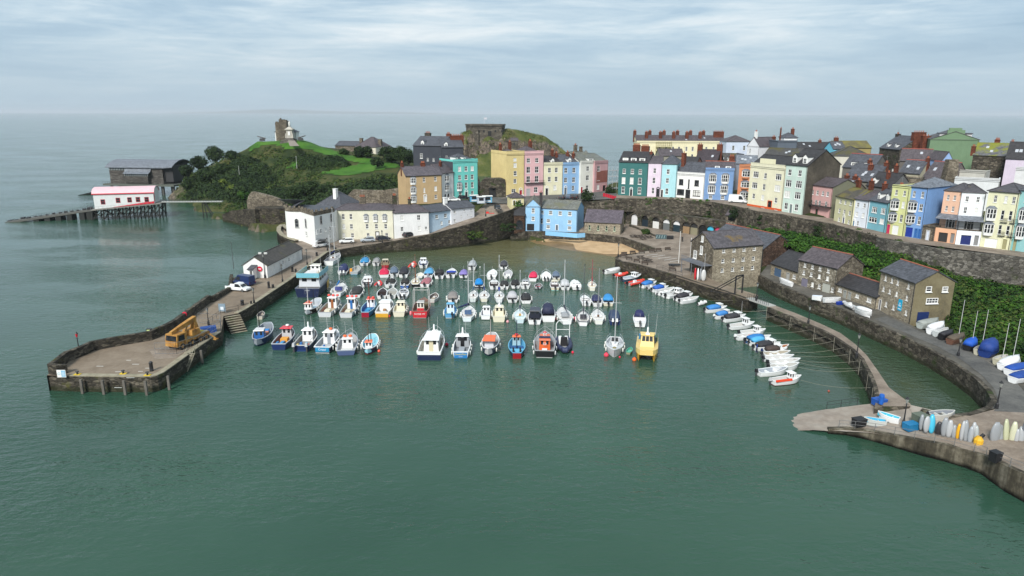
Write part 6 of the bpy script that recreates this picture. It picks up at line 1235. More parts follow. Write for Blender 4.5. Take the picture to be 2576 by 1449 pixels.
 def cab(s,t0,t1,w,h,c=WH,roof=None,win=.42,rake=.25,z=None,over=.1,back=True,door=None):
  """cabin / wheelhouse, t0 aft .. t1 forward"""
  mb=MB();y0,y1=s.t(t0),s.t(t1);z0=s.fb*.35 if z is None else z;b=s.B/2*w;zt=z0+h;m=gloss(c)
  mb.hexa([(-b,y0,z0),(b,y0,z0),(b*.92,y1,z0),(-b*.92,y1,z0),(-b*.9,y0+.05,zt),(b*.9,y0+.05,zt),(b*.78,y1-rake*h,zt),(-b*.78,y1-rake*h,zt)],m);cb=mb.build('cabin',None,s.root)
  mb=MB();mb.hexa([(-b*.95-over,y0-.25*over*10,zt+.003),(b*.95+over,y0-.25*over*10,zt+.003),(b*.8+over,y1-rake*h+over*2,zt+.003),(-b*.8-over,y1-rake*h+over*2,zt+.003),(-b*.9-over,y0-.2*over*10,zt+.1),(b*.9+over,y0-.2*over*10,zt+.1),(b*.76+over,y1-rake*h+over,zt+.1),(-b*.76-over,y1-rake*h+over,zt+.1)]);mb.build('cabin_roof',gloss(roof or c),cb)
  mb=MB();za,zb=z0+h*(1-win),zt-h*.08;L_=y1-y0
  def bx(z): k=(z-z0)/h;return b*(1-.1*k)+.02
  for sg in (-1,1):
   for k in range(3 if L_>2 else 2):
    nn=3 if L_>2 else 2;u0,u1=.1+.8*k/nn,.1+.8*(k+.78)/nn;ya,yb=y0+L_*u0,y0+(L_-rake*h*.8)*u1
    tp=lambda y: 1-.1*(y-y0)/L_
    mb.face([(sg*bx(za)*tp(ya),ya,za),(sg*bx(za)*tp(yb),yb,za),(sg*bx(zb)*tp(yb),yb,zb),(sg*bx(zb)*tp(ya),ya,zb)])
  kf=lambda z: (z-z0)/h
  for k in range(3):
   u0,u1=-.86+.6*k,-.86+.6*k+.5
   f=lambda u,z: (u*b*(.92-.14*kf(z)),y1-rake*h*kf(z)+.025,z)
   mb.face([f(u1,za),f(u0,za),f(u0,zb),f(u1,zb)])
  if back:
   for u0,u1 in ((-.75,-.25),(.25,.75)): mb.face([(u0*b*.9,y0-.0,za),(u1*b*.9,y0-.0,za),(u1*b*.9,y0+.03,zb),(u0*b*.9,y0+.03,zb)])
  mb.build('cabin_window',GLASS,cb)
  if door: mb=MB();mb.box(-b*.28,b*.28,y0-.04,y0+.0,z0+.02,z0+h*.85);mb.build('door',gloss(door),cb)
  s.zt=zt;s.cb=cb;return s
 def hatch(s,t0,t1,w,h,c,name='hatch',x=0,z=None):
  mb=MB();z=s.fb*.35 if z is None else z;mb.box(x-s.B/2*w,x+s.B/2*w,s.t(t0),s.t(t1),z,z+h,None,.04,.04);mb.build(name,paint(c,.5,.1,1.5),s.root);return s
 def coach(s,t0,t1,w,h,c=WH):
  z=s.sh(t0)-.05;mb=MB();y0,y1=s.t(t0),s.t(t1);b=s.B/2*w
  mb.hexa([(-b,y0,z),(b,y0,z),(b*.55,y1,z),(-b*.55,y1,z),(-b*.85,y0+.05,z+h),(b*.85,y0+.05,z+h),(b*.4,y1-.5,z+h*.7),(-b*.4,y1-.5,z+h*.7)]);cb=mb.build('coachroof',gloss(c),s.root)
  mb=MB()
  for sg in (-1,1): mb.face([(sg*(b*.86+.015),y0+(y1-y0)*.15,z+h*.4),(sg*(b*.72+.015),y0+(y1-y0)*.6,z+h*.4),(sg*(b*.66+.015),y0+(y1-y0)*.6,z+h*.75),(sg*(b*.8+.015),y0+(y1-y0)*.15,z+h*.75)])
  mb.build('cabin_window',GLASS,cb);mb=MB();mb.box(-b*.3,b*.3,y0-.02,y0+.3,z,z+h+.02);mb.build('companionway',paint(getattr(s,'hc',(.12,.06,.03)),.5),cb);return s
 def mast(s,t,h,c=(.5,.52,.53),boom=None,bl=.42,r=.09,stays=True,dirb=0,z=None):
  z=s.sh(t) if z is None else z;y=s.t(t);mb=MB();mb.tube((0,y,z-.2),(0,y,z+h),r,r*.7,6);
  if stays and h>4: mb.tube((-.9,y,z+h*.62),(.9,y,z+h*.62),.035,None,4)
  mm=mb.build('mast',paint(c,.4),s.root)
  if stays and h>4:
   mb=MB();b=s.B/2*.95
   for p in ((-b,y,z),(b,y,z),(0,s.t(.99),s.sh(1)),(0,s.t(.01),s.sh(0))): mb.tube(p,(0,y,z+h*.97),.018,None,3)
   mb.build('stays',plain((.3,.3,.3),.4,.5),s.root)
  if boom:
   e=(math.sin(dirb)*s.L*bl,y-math.cos(dirb)*s.L*bl,z+1.35);mb=MB();n=6;r_=[]
   for i in range(n+1):
    f=i/n;p=Vector((0,y-.1,z+1.5)).lerp(Vector(e),f);rr=.26*(1-.6*f)+.03;r_.append([(p.x+rr*math.cos(a)*.6,p.y,p.z+.1+rr*math.sin(a)) for a in [6.283*j/6 for j in range(6)]])
   mb.rings(r_);mb.build('sail_cover',paint(boom,.8,.2),s.root,True)
  return s
 def fend(s,ts=(.15,.4,.65),sides=(-1,1),c=(.66,.66,.62),r=.13):
  for sg in sides:
   for t in ts:
    mb=MB();w=s.hb(t)+r+.04;mb.lathe([(.03,.55),(r,.45),(r,-.1),(.03,-.2)],6,None,(sg*w,s.t(t),s.sh(t)*.45));mb.build('fender',gloss(c),s.root,True)
  return s
 def rail(s,t0=.6,t1=1.0,h=.6,c=(.55,.57,.58),aft=False):
  mb=MB();T=[t0+(t1-t0)*i/5 for i in range(6)]
  for sg in (-1,1):
   q=[(sg*max(.02,s.hb(t)-.06),s.t(t),s.sh(t)) for t in T]
   mb.path([(a,b,z+h) for a,b,z in q],.03,4)
   for a,b,z in q[::2]: mb.tube((a,b,z),(a,b,z+h),.025,None,4)
  mb.build('guard_rail',plain(c,.4,.5),s.root);return s
 def ant(s,n=1,h=3,t=.4,z=None,c=(.55,.55,.55)):
  z=getattr(s,'zt',s.fb) if z is None else z;mb=MB()
  for i in range(n): x=(i-(n-1)/2)*s.B*.35;mb.tube((x,s.t(t),z),(x*1.1,s.t(t)-.1,z+h),.03,.015,4)
  mb.build('aerial',paint(c,.5),s.root);return s
 def radar(s,t=.5):
  mb=MB();z=s.zt+.1;mb.box(-.35,.35,s.t(t)-.3,s.t(t)+.3,z,z+.15,None,.1,.1);mb.lathe([(.2,.15),(.14,.6),(.16,.9),(.12,1.2),(.02,1.25)],8,None,(0,s.t(t),z));mb.build('radar_dome',gloss(WH),s.root);return s
 def raft(s,c=ORG,t=.5,n=2):
  mb=MB();z=s.zt+.1
  for i in range(n): x=(i-(n-1)/2)*.9;mb.sphere((x,s.t(t),z+.2),.35,None,8,5,.6)
  mb.build('life_raft',gloss(c),s.root,True);return s
 def rib(s,c,r=.26,seat=WH):
  """inflatable: tube collar round a low deck"""
  s.de,s.tw,s.fb=False,.95,.5;mb=MB();path=[]
  for i in range(13): t=i/12;path.append((s.hb(t)-r,s.t(t),.35+.25*max(0,t-.5)**2*4))
  q=[(-a,b,z) for a,b,z in path][::1]+[(a,b,z) for a,b,z in path[::-1]]
  mb.path(q[:13],r,8);mb.path(q[13:],r,8);mb.sphere((0,s.t(.985)-r*.3,.58),r,None,8,5)
  s.h=mb.build('inflatable_tube',paint(c,.55,.1),s.root,True)
  mb=MB();a=s.hb(.3)-r;mb.hexa([(-a*.6,s.t(0),-.2),(a*.6,s.t(0),-.2),(.05,s.t(.95),0),(-.05,s.t(.95),0),(-a,s.t(0),.3),(a,s.t(0),.3),(.1,s.t(.95),.45),(-.1,s.t(.95),.45)]);mb.build('hull',paint((.3,.3,.3),.5),s.root)
  if seat: mb=MB();mb.box(-.3,.3,s.t(.35),s.t(.5),.3,.95,None,.05,.05);mb.build('console',gloss(seat),s.root)
  return s
 def text(s,txt,size,z,c=(.7,.7,.7),y=None,x=0,name='name_lettering'):
  cu=bpy.data.curves.new('t','FONT');cu.body=txt;cu.size=size;cu.align_x='CENTER';cu.extrude=.006;o=bpy.data.objects.new('t',cu);COL.objects.link(o)
  dg=bpy.context.evaluated_depsgraph_get();me=bpy.data.meshes.new_from_object(o.evaluated_get(dg));bpy.data.objects.remove(o);me.materials.clear();me.materials.append(paint(c,.5))
  q=bpy.data.objects.new(name,me);link(q,s.root);y=s.t(0)-.02 if y is None else y;q.location=(x,y,z);q.rotation_euler=(math.pi/2,0,0);return s
def fleet(x,y,w,xf,label,ratio=2.7,flip=False,cat='boat',name='boat',**k):
 """near end of the waterline at picture point (x, y), beam w picture px, far end leaning to column xf"""
 near=P(x,y,0);dep=(near-CAM).dot(FW);Bm=w*dep/FPX;L=Bm*ratio;lo,hi=-1.3,1.3
 for _ in range(30):
  m=(lo+hi)/2;u=proj(near+Vector((math.sin(m)*L,math.cos(m)*L,.8)))[0]
  if u<xf: lo=m
  else: hi=m
 return Boat(near,near+Vector((math.sin(lo),math.cos(lo),0)),L,Bm,label,GM,cat,0,flip,name)
def alongside(xs,ys,xb,yb,label,ratio=2.6,cat='boat',name='boat',z=0,group=GR):
 a,b=P(xs,ys,z),P(xb,yb,z);L=(b-a).length;return Boat(a,b,L,L/ratio,label,group,cat,z,False,name)
# ---- front row, left
b=fleet(647,873.5,50,676,'dark blue double ended boat with a blue and white wheelhouse, leftmost in the front row',2.7,name='fishing_boat').hull(DKB,DKB,(.4,.42,.45),(.22,.25,.28),de=True,fb=1.25,deck=.9,fl=.3)
b.cab(.2,.42,.5,2.0,(.03,.12,.36),(.6,.6,.6)).hatch(.5,.62,.5,.7,(.5,.2,.12),'net_heap').hatch(.66,.8,.35,.6,(.03,.2,.5)).mast(.3,4.5,BLK,stays=False,z=3).ant(1,2.5,.2)
b=fleet(701.5,880.5,42,735,'navy boat with a red wheelhouse roof and an orange box on deck',2.7,name='fishing_boat').hull(DKB,DKB,(.4,.42,.45),(.20,.08,.07),fb=1.15,deck=.8,fl=.3,tw=.85)
b.cab(.6,.8,.62,2.1,(.45,.46,.48),(.55,.03,.05),over=.2).hatch(.36,.52,.45,.7,(.66,.30,.04),'fish_box').hatch(.05,.35,.22,.4,(.04,.25,.5),'bench').hatch(.02,.33,.14,.35,(.03,.2,.45),'bench',-.9).raft(WH,.7,1)
b=fleet(758,883.5,46,790,'white catamaran workboat with two grey outboards and fish boxes',2.6,name='fishing_boat').hull(DKB,(.02,.06,.22),(.5,.5,.48),(.22,.21,.2),fb=1.1,deck=.85,fl=.3,tw=.95).ob((-1.1,1.1),(.45,.46,.48))
b.cab(.5,.75,.6,2.1,WH).radar(.6).ant(2,2.5,.6).hatch(.12,.2,.12,.45,(.6,.45,.1),'fish_box',-1.0).hatch(.12,.2,.12,.45,RED,'fish_box',.9).hatch(.22,.3,.12,.5,BLU,'fish_box',-.6).hatch(.24,.3,.14,.45,(.05,.3,.5),'fish_box',.3).rail(.1,.5,.7,(.4,.4,.4))
b=fleet(811,888.5,46,848,'white cabin boat with a bright blue transom and white script name',2.7,name='fishing_boat').hull(NAVY,(.5,.52,.52),WH,(.38,.40,.42),fb=1.15,deck=.62,fl=.3,tw=.9)
b.cab(.45,.72,.66,2.1,WH,door=(.25,.27,.3)).ant(2,3.5,.6).raft(ORG,.6,1).rail(.6,1,.7).fend((.1,.25,.4,.55),(1,)).hatch(.2,.26,.1,.4,BLU,'bucket',-.3)
mb=MB();w_=b.hb(0)*.84;mb.box(-w_,w_,b.t(0)-.03,b.t(0)-.001,.25,1.02);mb.build('transom_panel',gloss((.02,.22,.42)),b.root);b.text('Cristal',.5,.5,WH,b.t(0)-.045)
b=fleet(870.5,894.5,50,883,'slate blue workboat with white cabin and orange rafts',2.6,name='workboat').hull((.07,.10,.2),(.05,.06,.12),(.3,.33,.38),(.35,.35,.35),fb=.95,deck=.75,fl=.35,tw=.9)
b.cab(.32,.52,.55,1.7,WH).raft(ORG,.42,2).rail(.55,1,.7).fend((.2,.4,.6)).hatch(.02,.2,.6,.3,(.6,.6,.58),'stern_platform').ant(2,2.2,.7)
b=fleet(925,894,44,939,'small double ended boat with orange roof, pale blue inside and white fenders',2.6,name='fishing_boat').hull(NAVY,(.3,.02,.04),WH,(.25,.5,.58),de=True,fb=1.0,deck=.72,fl=.35)
b.cab(.2,.38,.42,1.5,WH,ORG).mast(.22,4.5,(.1,.08,.05),stays=False,z=1.5).fend((.3,.42,.54,.66)).mast(.62,1.6,BLK,stays=False)
# ---- front row, middle and right
b=fleet(1079.5,906.5,62,1098,'big white motor catamaran with navy hull and a long white roof',2.5,name='motor_cruiser').hull(WH,NAVY,WH,(.5,.48,.42),fb=1.5,deck=.6,fl=.3,tw=.96)
b.cab(.28,.74,.62,2.2,WH,WH,over=.25,door=(.55,.5,.35)).radar(.7).ant(2,3,.62).rail(.3,1,.8).fend((.15,),(-1,))
mb=MB();w_=b.hb(0);mb.box(-w_*.98,w_*.98,b.t(0)-.05,b.t(0)-.001,.0,.95);mb.build('transom_panel',gloss(NAVY),b.root)
b=fleet(1159,901.5,44,1167,'grey decked boat with a bright blue transom lettered in yellow',2.8,name='motor_boat').hull(WH,(.02,.15,.35),WH,(.20,.22,.24),fb=1.2,deck=.72,fl=.28,tw=.88)
b.cab(.55,.75,.8,2.0,(.3,.32,.34),WH,door=BLK).radar(.66).ant(2,3,.6).rail(.6,1,.6).hatch(.2,.45,.35,.4,(.3,.33,.36)).fend((.1,.3,.5))
mb=MB();w_=b.hb(0)*.86;mb.box(-w_,w_,b.t(0)-.03,b.t(0)-.001,.12,1.02);mb.build('transom_panel',gloss((.02,.18,.45)),b.root);b.text('Gwenllian',.5,.6,(.6,.5,.1),b.t(0)-.045).text('TENBY',.26,.25,(.5,.5,.6),b.t(0)-.045)
b=fleet(1228,898,48,1239,'navy double ended boat with a broad orange wheelhouse roof and white rim',2.5,name='fishing_boat').hull(NAVY,NAVY,WH,(.38,.38,.38),de=True,fb=1.3,deck=.72,fl=.3)
b.cab(.2,.5,.5,2.1,(.6,.62,.66),ORG,over=.35,back=False).mast(.6,5.5,BLK,stays=False).mast(.55,4,(.4,.4,.38),stays=False,r=.07).fend((.2,.5,.75)).hatch(.25,.3,.1,.1,BLK)
b=fleet(1300.5,902.5,44,1299,'light blue double ended boat with dark red stern and orange topped wheelhouse',2.7,name='fishing_boat').hull(NAVY,(.25,.01,.015),(.10,.34,.52),(.10,.36,.56),tw=.5,fb=1.1,deck=.8,fl=.3)
b.cab(.72,.86,.5,1.6,(.3,.45,.5),ORG).raft(RED,.78,1).mast(.45,5.2,(.02,.03,.06),stays=False,z=.5).hatch(.2,.42,.12,.5,BLK,'engine_box',-.6).hatch(.2,.42,.12,.5,BLK,'engine_box',.6).hatch(.28,.33,.8,.5,(.12,.4,.58),'thwart').hatch(.48,.52,.8,.5,(.03,.1,.25),'thwart')
mb=MB();w_=b.hb(0)*.95;mb.box(-w_,w_,b.t(0)-.04,b.t(0)-.001,.0,1.0);mb.build('transom_panel',gloss((.25,.01,.015)),b.root)
b=fleet(1369.5,900,56,1371,'orange and grey lifeboat like workboat with a ladder on its roof',2.5,name='workboat').hull(BLK,(.4,.4,.4),(.3,.31,.32),(.25,.26,.27),fb=1.3,deck=.5,fl=.4,tw=.85)
b.cab(.25,.62,.52,1.9,(.62,.12,.03),(.62,.13,.04)).rail(.1,1,.8,(.5,.5,.5)).ant(3,3.4,.4).hatch(.1,.2,.25,.6,WH,'life_raft').fend((.05,.3,.6),c=(.6,.6,.6)).raft(RED,.6,1)
mb=MB();z_=b.zt+.12
for sg in (-.25,.25): mb.tube((sg,b.t(.2),z_-.8),(sg,b.t(.55),z_+.2),.05,None,4)
for i in range(8): y_=b.t(.2+.35*i/7);mb.tube((-.25,y_,z_-.8+i/7),(.25,y_,z_-.8+i/7),.04,None,4)
mb.build('ladder',paint((.6,.6,.6),.4),b.root)
mb=MB();mb.box(-b.B*.26,b.B*.26,b.t(.32),b.t(.42),b.zt+.1,b.zt+.2);mb.build('roof_panel',paint(NAVY,.6),b.root)
b=fleet(1422,890.5,46,1415,'navy rigid inflatable with white seats and a tall white frame',2.4,True,name='rigid_inflatable').rib((.03,.04,.09),.42,None)
mb=MB()
for i in range(3):
 for x in (-.55,.55): mb.box(x-.3,x+.3,b.t(.15+.13*i),b.t(.22+.13*i),.3,1.2,None,.05,.1)
mb.build('seats',gloss(WH),b.root);mb=MB();q=[(-1.2,b.t(.1),.3),(-1.2,b.t(.08),3.2),(-.8,b.t(.08),3.8),(.8,b.t(.08),3.8),(1.2,b.t(.08),3.2),(1.2,b.t(.1),.3)];mb.path(q,.07,6);mb.tube((-1.2,b.t(.09),2.2),(1.2,b.t(.09),2.2),.05);mb.build('arch_frame',gloss(WH),b.root);mb=MB();mb.box(-.65,.65,b.t(.5),b.t(.62),.5,1.9,None,.1,.1);mb.build('console_cover',paint(BLK,.8),b.root)
b=fleet(1544.5,902.5,46,1547,'pale grey sailing yacht moored bow on beside the small green dinghy',2.7,True,name='sailing_yacht').hull((.52,.54,.56),(.5,.5,.5),WH,(.5,.52,.54),fb=1.15,deck=.35,fl=.45,tw=.6).coach(.38,.72,.55,.4)
b.mast(.58,12.2).rail(.0,1,.6).hatch(.30,.44,.4,.9,(.03,.03,.03),'spray_hood',z=1.0).hatch(.78,.86,.2,.15,(.25,.2,.05),'windlass',z=1.35).fend((.3,.5,.7))
b=fleet(1580,892,15,1588,'tiny green rowing dinghy tied to the pale grey yacht',2.3,name='dinghy').hull((.25,.24,.16),(.2,.2,.15),(.1,.3,.2),(.05,.42,.33),fb=.45,deck=2,fl=.3,tw=.7).hatch(.3,.36,.85,.15,(.1,.35,.28),'thwart').hatch(.6,.66,.7,.15,(.1,.35,.28),'thwart')
# yellow catamaran, bow on
b=fleet(1625,912,56,1629,'yellow fishing catamaran moored bow on at the right of the front row',2.3,True,name='fishing_boat');b.de,b.tw,b.fb=False,.97,1.7
yl=gloss((.62,.34,.03));yc=gloss((.68,.50,.17));mb=MB()
for sg in (-1,1):
 r=[]
 for i in range(9):
  t=i/8;w=b.B*.15*(1 if t<.6 else max(.06,1-((t-.6)/.4)**2));y=b.t(t);c=sg*b.B*.34;r.append([(c-w,y,1.3),(c-w*.8,y-.3*t,.2),(c,y-.6*t,-.4),(c+w*.8,y-.3*t,.2),(c+w,y,1.3)])
 mb.rings(r,yl)
mb.build('hull',None,b.root);mb=MB();r=[]
for i in range(11): t=i/10;w=b.B*.5*(1 if t<.75 else 1-.42*((t-.75)/.25)**2);r.append([(-w,b.t(t),1.25),(-w,b.t(t),1.75+.4*t*t),(w,b.t(t),1.75+.4*t*t),(w,b.t(t),1.25)])
mb.rings(r,yc);mb.build('deck',None,b.root);b.fb=1.8;b.cab(.5,.74,.68,1.9,(.68,.50,.17),(.68,.50,.17),z=1.9,win=.5,rake=.4).radar(.6).ant(3,3.6,.6)
b.hatch(.3,.42,.14,.9,(.05,.07,.12),'net_bin',-1.2,1.8).hatch(.25,.36,.12,.9,RED,'fish_box',1.0,1.8).hatch(.12,.22,.14,.8,(.04,.16,.3),'net_bin',1.3,1.8).hatch(.1,.3,.16,.7,(.04,.1,.05),'net_bin',-1.4,1.8).rail(.05,.5,.8,(.3,.3,.3))
# ---- second row
b=fleet(772,794.5,36,803,'black hulled double ended boat with an orange wheelhouse roof below the tour boat',2.9,name='fishing_boat').hull((.03,.012,.012),(.35,.35,.35),WH,(.42,.45,.48),de=True,fb=1.1,deck=.75,fl=.3)
b.cab(.12,.3,.5,1.9,WH,(.66,.15,.08)).mast(.15,4,(.5,.5,.5),stays=False,z=2).mast(.58,3,BLK,stays=False).fend((.3,.4,.5,.6),(1,)).hatch(.4,.55,.5,.4,(.3,.42,.5)).raft(ORG,.2,1)
for x,y,w,xf,lb,dc in [(817,798,40,851,'white open backed boat with red rafts and a brown wheelhouse door',(.26,.09,.03)),(870.5,799.5,38,895,'white open backed boat with red rafts and a blue wheelhouse door',(.02,.12,.35))]:
 b=fleet(x,y,w,xf,lb,3.1,name='fishing_boat').hull((.52,.54,.56),(.5,.5,.5),(.35,.37,.4),(.42,.36,.26),fb=1.05,deck=.78,fl=.3,tw=.85)
 b.cab(.55,.76,.58,2.2,(.66,.67,.68),WH,door=dc,back=True).raft((.7,.06,.04),.66,3).hatch(.15,.3,.35,.6,CRE,'engine_box').hatch(.05,.5,.1,.35,(.22,.07,.04),'bench',-1.3).fend((.15,.4,.6),(1,)).ant(1,2,.66)
b=fleet(919,798,35,939,'blue double ended boat with a dark red stern and pink lifebuoy',3.1,name='fishing_boat').hull((.03,.16,.34),(.25,.01,.03),(.2,.4,.5),(.02,.12,.34),tw=.55,fb=1.1,deck=.8,fl=.3)
b.cab(.7,.84,.6,1.7,WH,(.7,.08,.05)).raft((.7,.06,.04),.76,2).mast(.55,6.5,(.16,.05,.03),stays=False,z=.5).hatch(.18,.32,.3,.5,(.02,.22,.45),'engine_box').hatch(.4,.5,.3,.4,(.05,.3,.5))
mb=MB();w_=b.hb(0)*.95;mb.box(-w_,w_,b.t(0)-.04,b.t(0)-.001,.0,1.0);mb.build('transom_panel',gloss((.28,.01,.03)),b.root)
b=fleet(961,798.5,38,981,'white boat with a big open backed cabin and mustard yellow stern',2.8,name='motor_boat').hull((.62,.6,.55),(.5,.3,.03),WH,(.42,.40,.36),fb=1.15,deck=.7,fl=.3,tw=.9).cab(.38,.66,.78,1.9,WH,WH,back=False).hatch(.1,.25,.4,.35,(.5,.5,.5)).hatch(.28,.36,.2,.6,(.3,.16,.07),'seat')
mb=MB();w_=b.hb(0)*.92;mb.box(-w_,w_,b.t(0)-.04,b.t(0)-.001,.02,.8);mb.build('transom_panel',gloss((.6,.32,.03)),b.root)
b=fleet(1003.5,797,34,1013,'cream cabin cruiser with two brown doors left of the red trawler',2.6,name='motor_cruiser').hull(CRE,CRE,(.62,.6,.52),CRE,fb=1.05,deck=.6,fl=.45,tw=.85).cab(.48,.74,.64,1.7,CRE,CRE).rail(.6,1,.5).fend((.2,.4,.6,.75),(1,))
b=fleet(1056,800.5,44,1068,'red trawler with a rusty gantry and pink buoys',2.4,name='trawler').hull(RED,(.3,.3,.3),(.25,.12,.1),(.2,.12,.09),fb=1.5,deck=.8,fl=.35,tw=.85)
b.cab(.2,.42,.42,2.3,(.62,.6,.52),(.4,.4,.38)).hatch(.18,.2,.4,1.1,RED,'cabin_base').hatch(.55,.75,.4,1.2,(.14,.11,.06),'net_heap',.5).fend((.02,.12),(-1,),(.66,.16,.18),.25).text('ROSIE W',.55,.7,(.7,.65,.65),b.t(0)-.04)
mb=MB();zt=5.2
for y_ in (b.t(.3),b.t(.55)):
 mb.path([(-1.6,y_,1),(-1.5,y_,zt),(1.5,y_,zt),(1.6,y_,1)],.08,5)
for sg in (-1.5,1.5): mb.tube((sg,b.t(.3),zt),(sg,b.t(.55),zt),.07)
mb.build('gantry',paint((.4,.4,.38),.6),b.root)
b=fleet(1131.5,800.5,30,1136,'small light blue boat with a white wheelhouse and sky blue roof',2.5,name='fishing_boat').hull((.10,.30,.50),(.55,.58,.6),(.06,.24,.48),(.15,.40,.58),fb=.9,deck=.75,fl=.3,tw=.8).cab(.4,.62,.66,2.0,(.6,.68,.78),(.08,.36,.6)).fend((.1,.3,.5)).ob((.5,),BLK).hatch(.12,.22,.12,.5,(.3,.45,.08),'fish_box',-.6)
def yacht(x,y,w,xf,lb,mh,cover=None,top=WH,hood=None,hc=(.12,.06,.03),flip=False,ratio=2.9,mc=(.5,.52,.53),trim=None,dirb=0,fb=.95,mt=.55,inn=(.55,.55,.54)):
 b=fleet(x,y,w,xf,lb,ratio,flip,name='sailing_yacht',cat='yacht').hull(top,(.3,.32,.36),trim or WH,inn,fb=fb,deck=.36,fl=.45,tw=.6);b.hc=hc;b.coach(.38,.74,.58,.35)
 b.mast(mt,mh,mc,cover,dirb=dirb);b.rail(.7,1,.5)
 if hood: b.hatch(.34,.44,.5,.75,hood,'spray_hood',z=fb*.9)
 if w>27: b.fend((.3,.5,.7))
 return b
yacht(1175,810,36,1182,'white yacht with pale blue topsides and a navy boom cover swung to the left',10.4,(.02,.03,.09),(.60,.68,.70),(.05,.1,.2),dirb=-.7,ratio=2.5)
b=fleet(1221.5,805,27,1226,'small white motor boat with three square cabin windows and black stern',2.5,name='motor_boat').hull(WH,BLK,WH,(.3,.32,.38),fb=.9,deck=.62,fl=.35,tw=.85).cab(.5,.7,.7,1.6,WH,WH).rail(.6,1,.5).fend((.2,.4)).ant(1,2.5)
b=fleet(1255,810.5,35,1257,'cream cabin cruiser with two brown windows and a pink buoy at its right',2.4,name='motor_cruiser').hull(CRE,CRE,(.62,.6,.52),CRE,fb=1.15,deck=.6,fl=.45,tw=.88).cab(.45,.74,.66,1.8,CRE,CRE).rail(.6,1,.5).fend((.2,.4,.6),(1,)).radar(.6)
yacht(1308,814,32,1308,'pale blue sailing boat with an amber hatch and dark blue cover',9,NAVY,(.5,.62,.66),hc=(.5,.28,.05),inn=(.5,.6,.62),ratio=2.4)
b=fleet(1344.5,817,35,1347,'white motor boat with a black canopy and clear rear window',2.5,name='motor_cruiser').hull(WH,(.4,.4,.4),WH,(.4,.4,.4),fb=.9,deck=.62,fl=.4,tw=.9).ob().cab(.25,.68,.78,1.5,(.02,.022,.035),(.025,.028,.045),z=.8).rail(.7,1,.5)
b=fleet(1380,810.5,36,1377,'large white cruiser with a full navy canopy',2.5,name='motor_cruiser').hull(WH,(.5,.5,.5),WH,(.5,.5,.5),fb=1.2,deck=.5,fl=.6,tw=.92).cover(.22,.68,1.6,(.02,.025,.06),.9).rail(.6,1,.6).fend((.4,.6),c=(.02,.03,.1),r=.2)
yacht(1426.5,817,38,1412,'white yacht with a tall double mast line and dark sail cover in the second row',11,(.03,.03,.05),WH,(.3,.32,.34),ratio=2.7)
yacht(1467,821,34,1467,'white yacht with black striped rails, black mast and a brown door',10.6,(.03,.03,.05),WH,(.05,.05,.06),hc=(.2,.07,.03),mc=(.04,.05,.055),flip=False,ratio=2.5,trim=(.1,.1,.12))
yacht(1506.5,817,32,1502,'plain cream white yacht with brown double doors and navy fenders',9.5,None,(.66,.66,.62),ratio=2.6,mc=(.25,.26,.27))
fleet(1546,818,30,1543,'motor boat fully wrapped in a dark blue cover with twin white motors',2.5,name='motor_boat').hull(DKB,DKB,(.1,.12,.18),(.3,.3,.3),fb=.95,deck=.6,tw=.9).cover(.06,.75,1.0,(.03,.05,.10)).ob((-.4,.4),WH)
fleet(1609.5,824,32,1607,'black and white motor boat with a navy bimini, alone at the right of its row',2.7,name='motor_boat').hull(WH,BLK,WH,(.6,.6,.6),fb=.95,deck=.5,fl=.5,tw=.85).ob().cover(.55,.82,1.1,(.015,.02,.08),.95).hatch(.15,.4,.4,.25,(.5,.5,.5),'seat')
# ---- upper rows: small craft
def mot(x,y,w,xf,lb,cover=None,top=WH,low=(.4,.4,.4),inner=(.5,.5,.5),oc=BLK,ratio=2.5,cab=None,cv=(.08,.68,.7),deck=.58,twin=False,trim=WH,**k):
 tw_=random.uniform(-.04,.04);top=sc3(top,random.uniform(.82,1.0));b=fleet(x,y,w,xf+random.uniform(-2.5,2.5),lb,ratio*random.uniform(.93,1.1),name='motor_boat').hull(top,low,trim,inner,fb=random.uniform(.65,.9),deck=deck,fl=.35,tw=.85)
 if oc: b.ob((-.4,.4) if twin else (0,),oc)
 if cover: b.cover(cv[0],cv[1],cv[2],cover,.97)
 if cab: b.cab(cab[0],cab[1],.66,cab[2],WH,cab[3] if len(cab)>3 else WH,z=.7)
 if random.random()<.5: b.fend((.25,.5),(random.choice((-1,1)),),r=.11)
 if random.random()<.45: b.rail(.6,1,.45)
 if random.random()<.4: b.ant(1,1.8,.5,1.0)
 return b
mot(893,749.5,32,905,'white boat with a black cover, beneath the white and red open boats',(.03,.03,.03),oc=None,ratio=2.8)
yacht(846.5,748,36,862,'white yacht with a bright blue sail cover behind the tour boat',8,(.02,.2,.55),WH,(.04,.05,.2),ratio=2.6)
mot(960,753,26,966,'white boat with a dark open interior left of two other white boats',None,inner=(.03,.02,.02))
mot(984,752,27,992,'white open boat with a clutter of ropes in the middle of a close trio',None,inner=(.3,.3,.28)).hatch(.2,.4,.3,.3,(.5,.48,.4),'rope_heap')
mot(1012.5,752.5,28,1018,'white open boat with twin black outboards',None,inner=(.6,.6,.6),twin=True).hatch(.25,.5,.35,.4,WH,'seat').cab(.52,.6,.6,.6,GRY,z=.7)
b=fleet(1087,762,25,1096,'small round open boat full of nets above the red trawler',2.2,name='dinghy').hull((.5,.48,.46),(.4,.3,.3),(.6,.6,.58),(.15,.13,.12),tw=.5,fb=.8,deck=.85,fl=.3).hatch(.2,.45,.4,.35,(.35,.28,.2),'net_heap').hatch(.5,.7,.3,.35,(.6,.58,.55),'net_heap')
mot(1139,762,29,1139,'white boat under a grey brown cover above the light blue boat',(.22,.20,.19),cv=(.15,.85,.6)).fend((.2,.5))
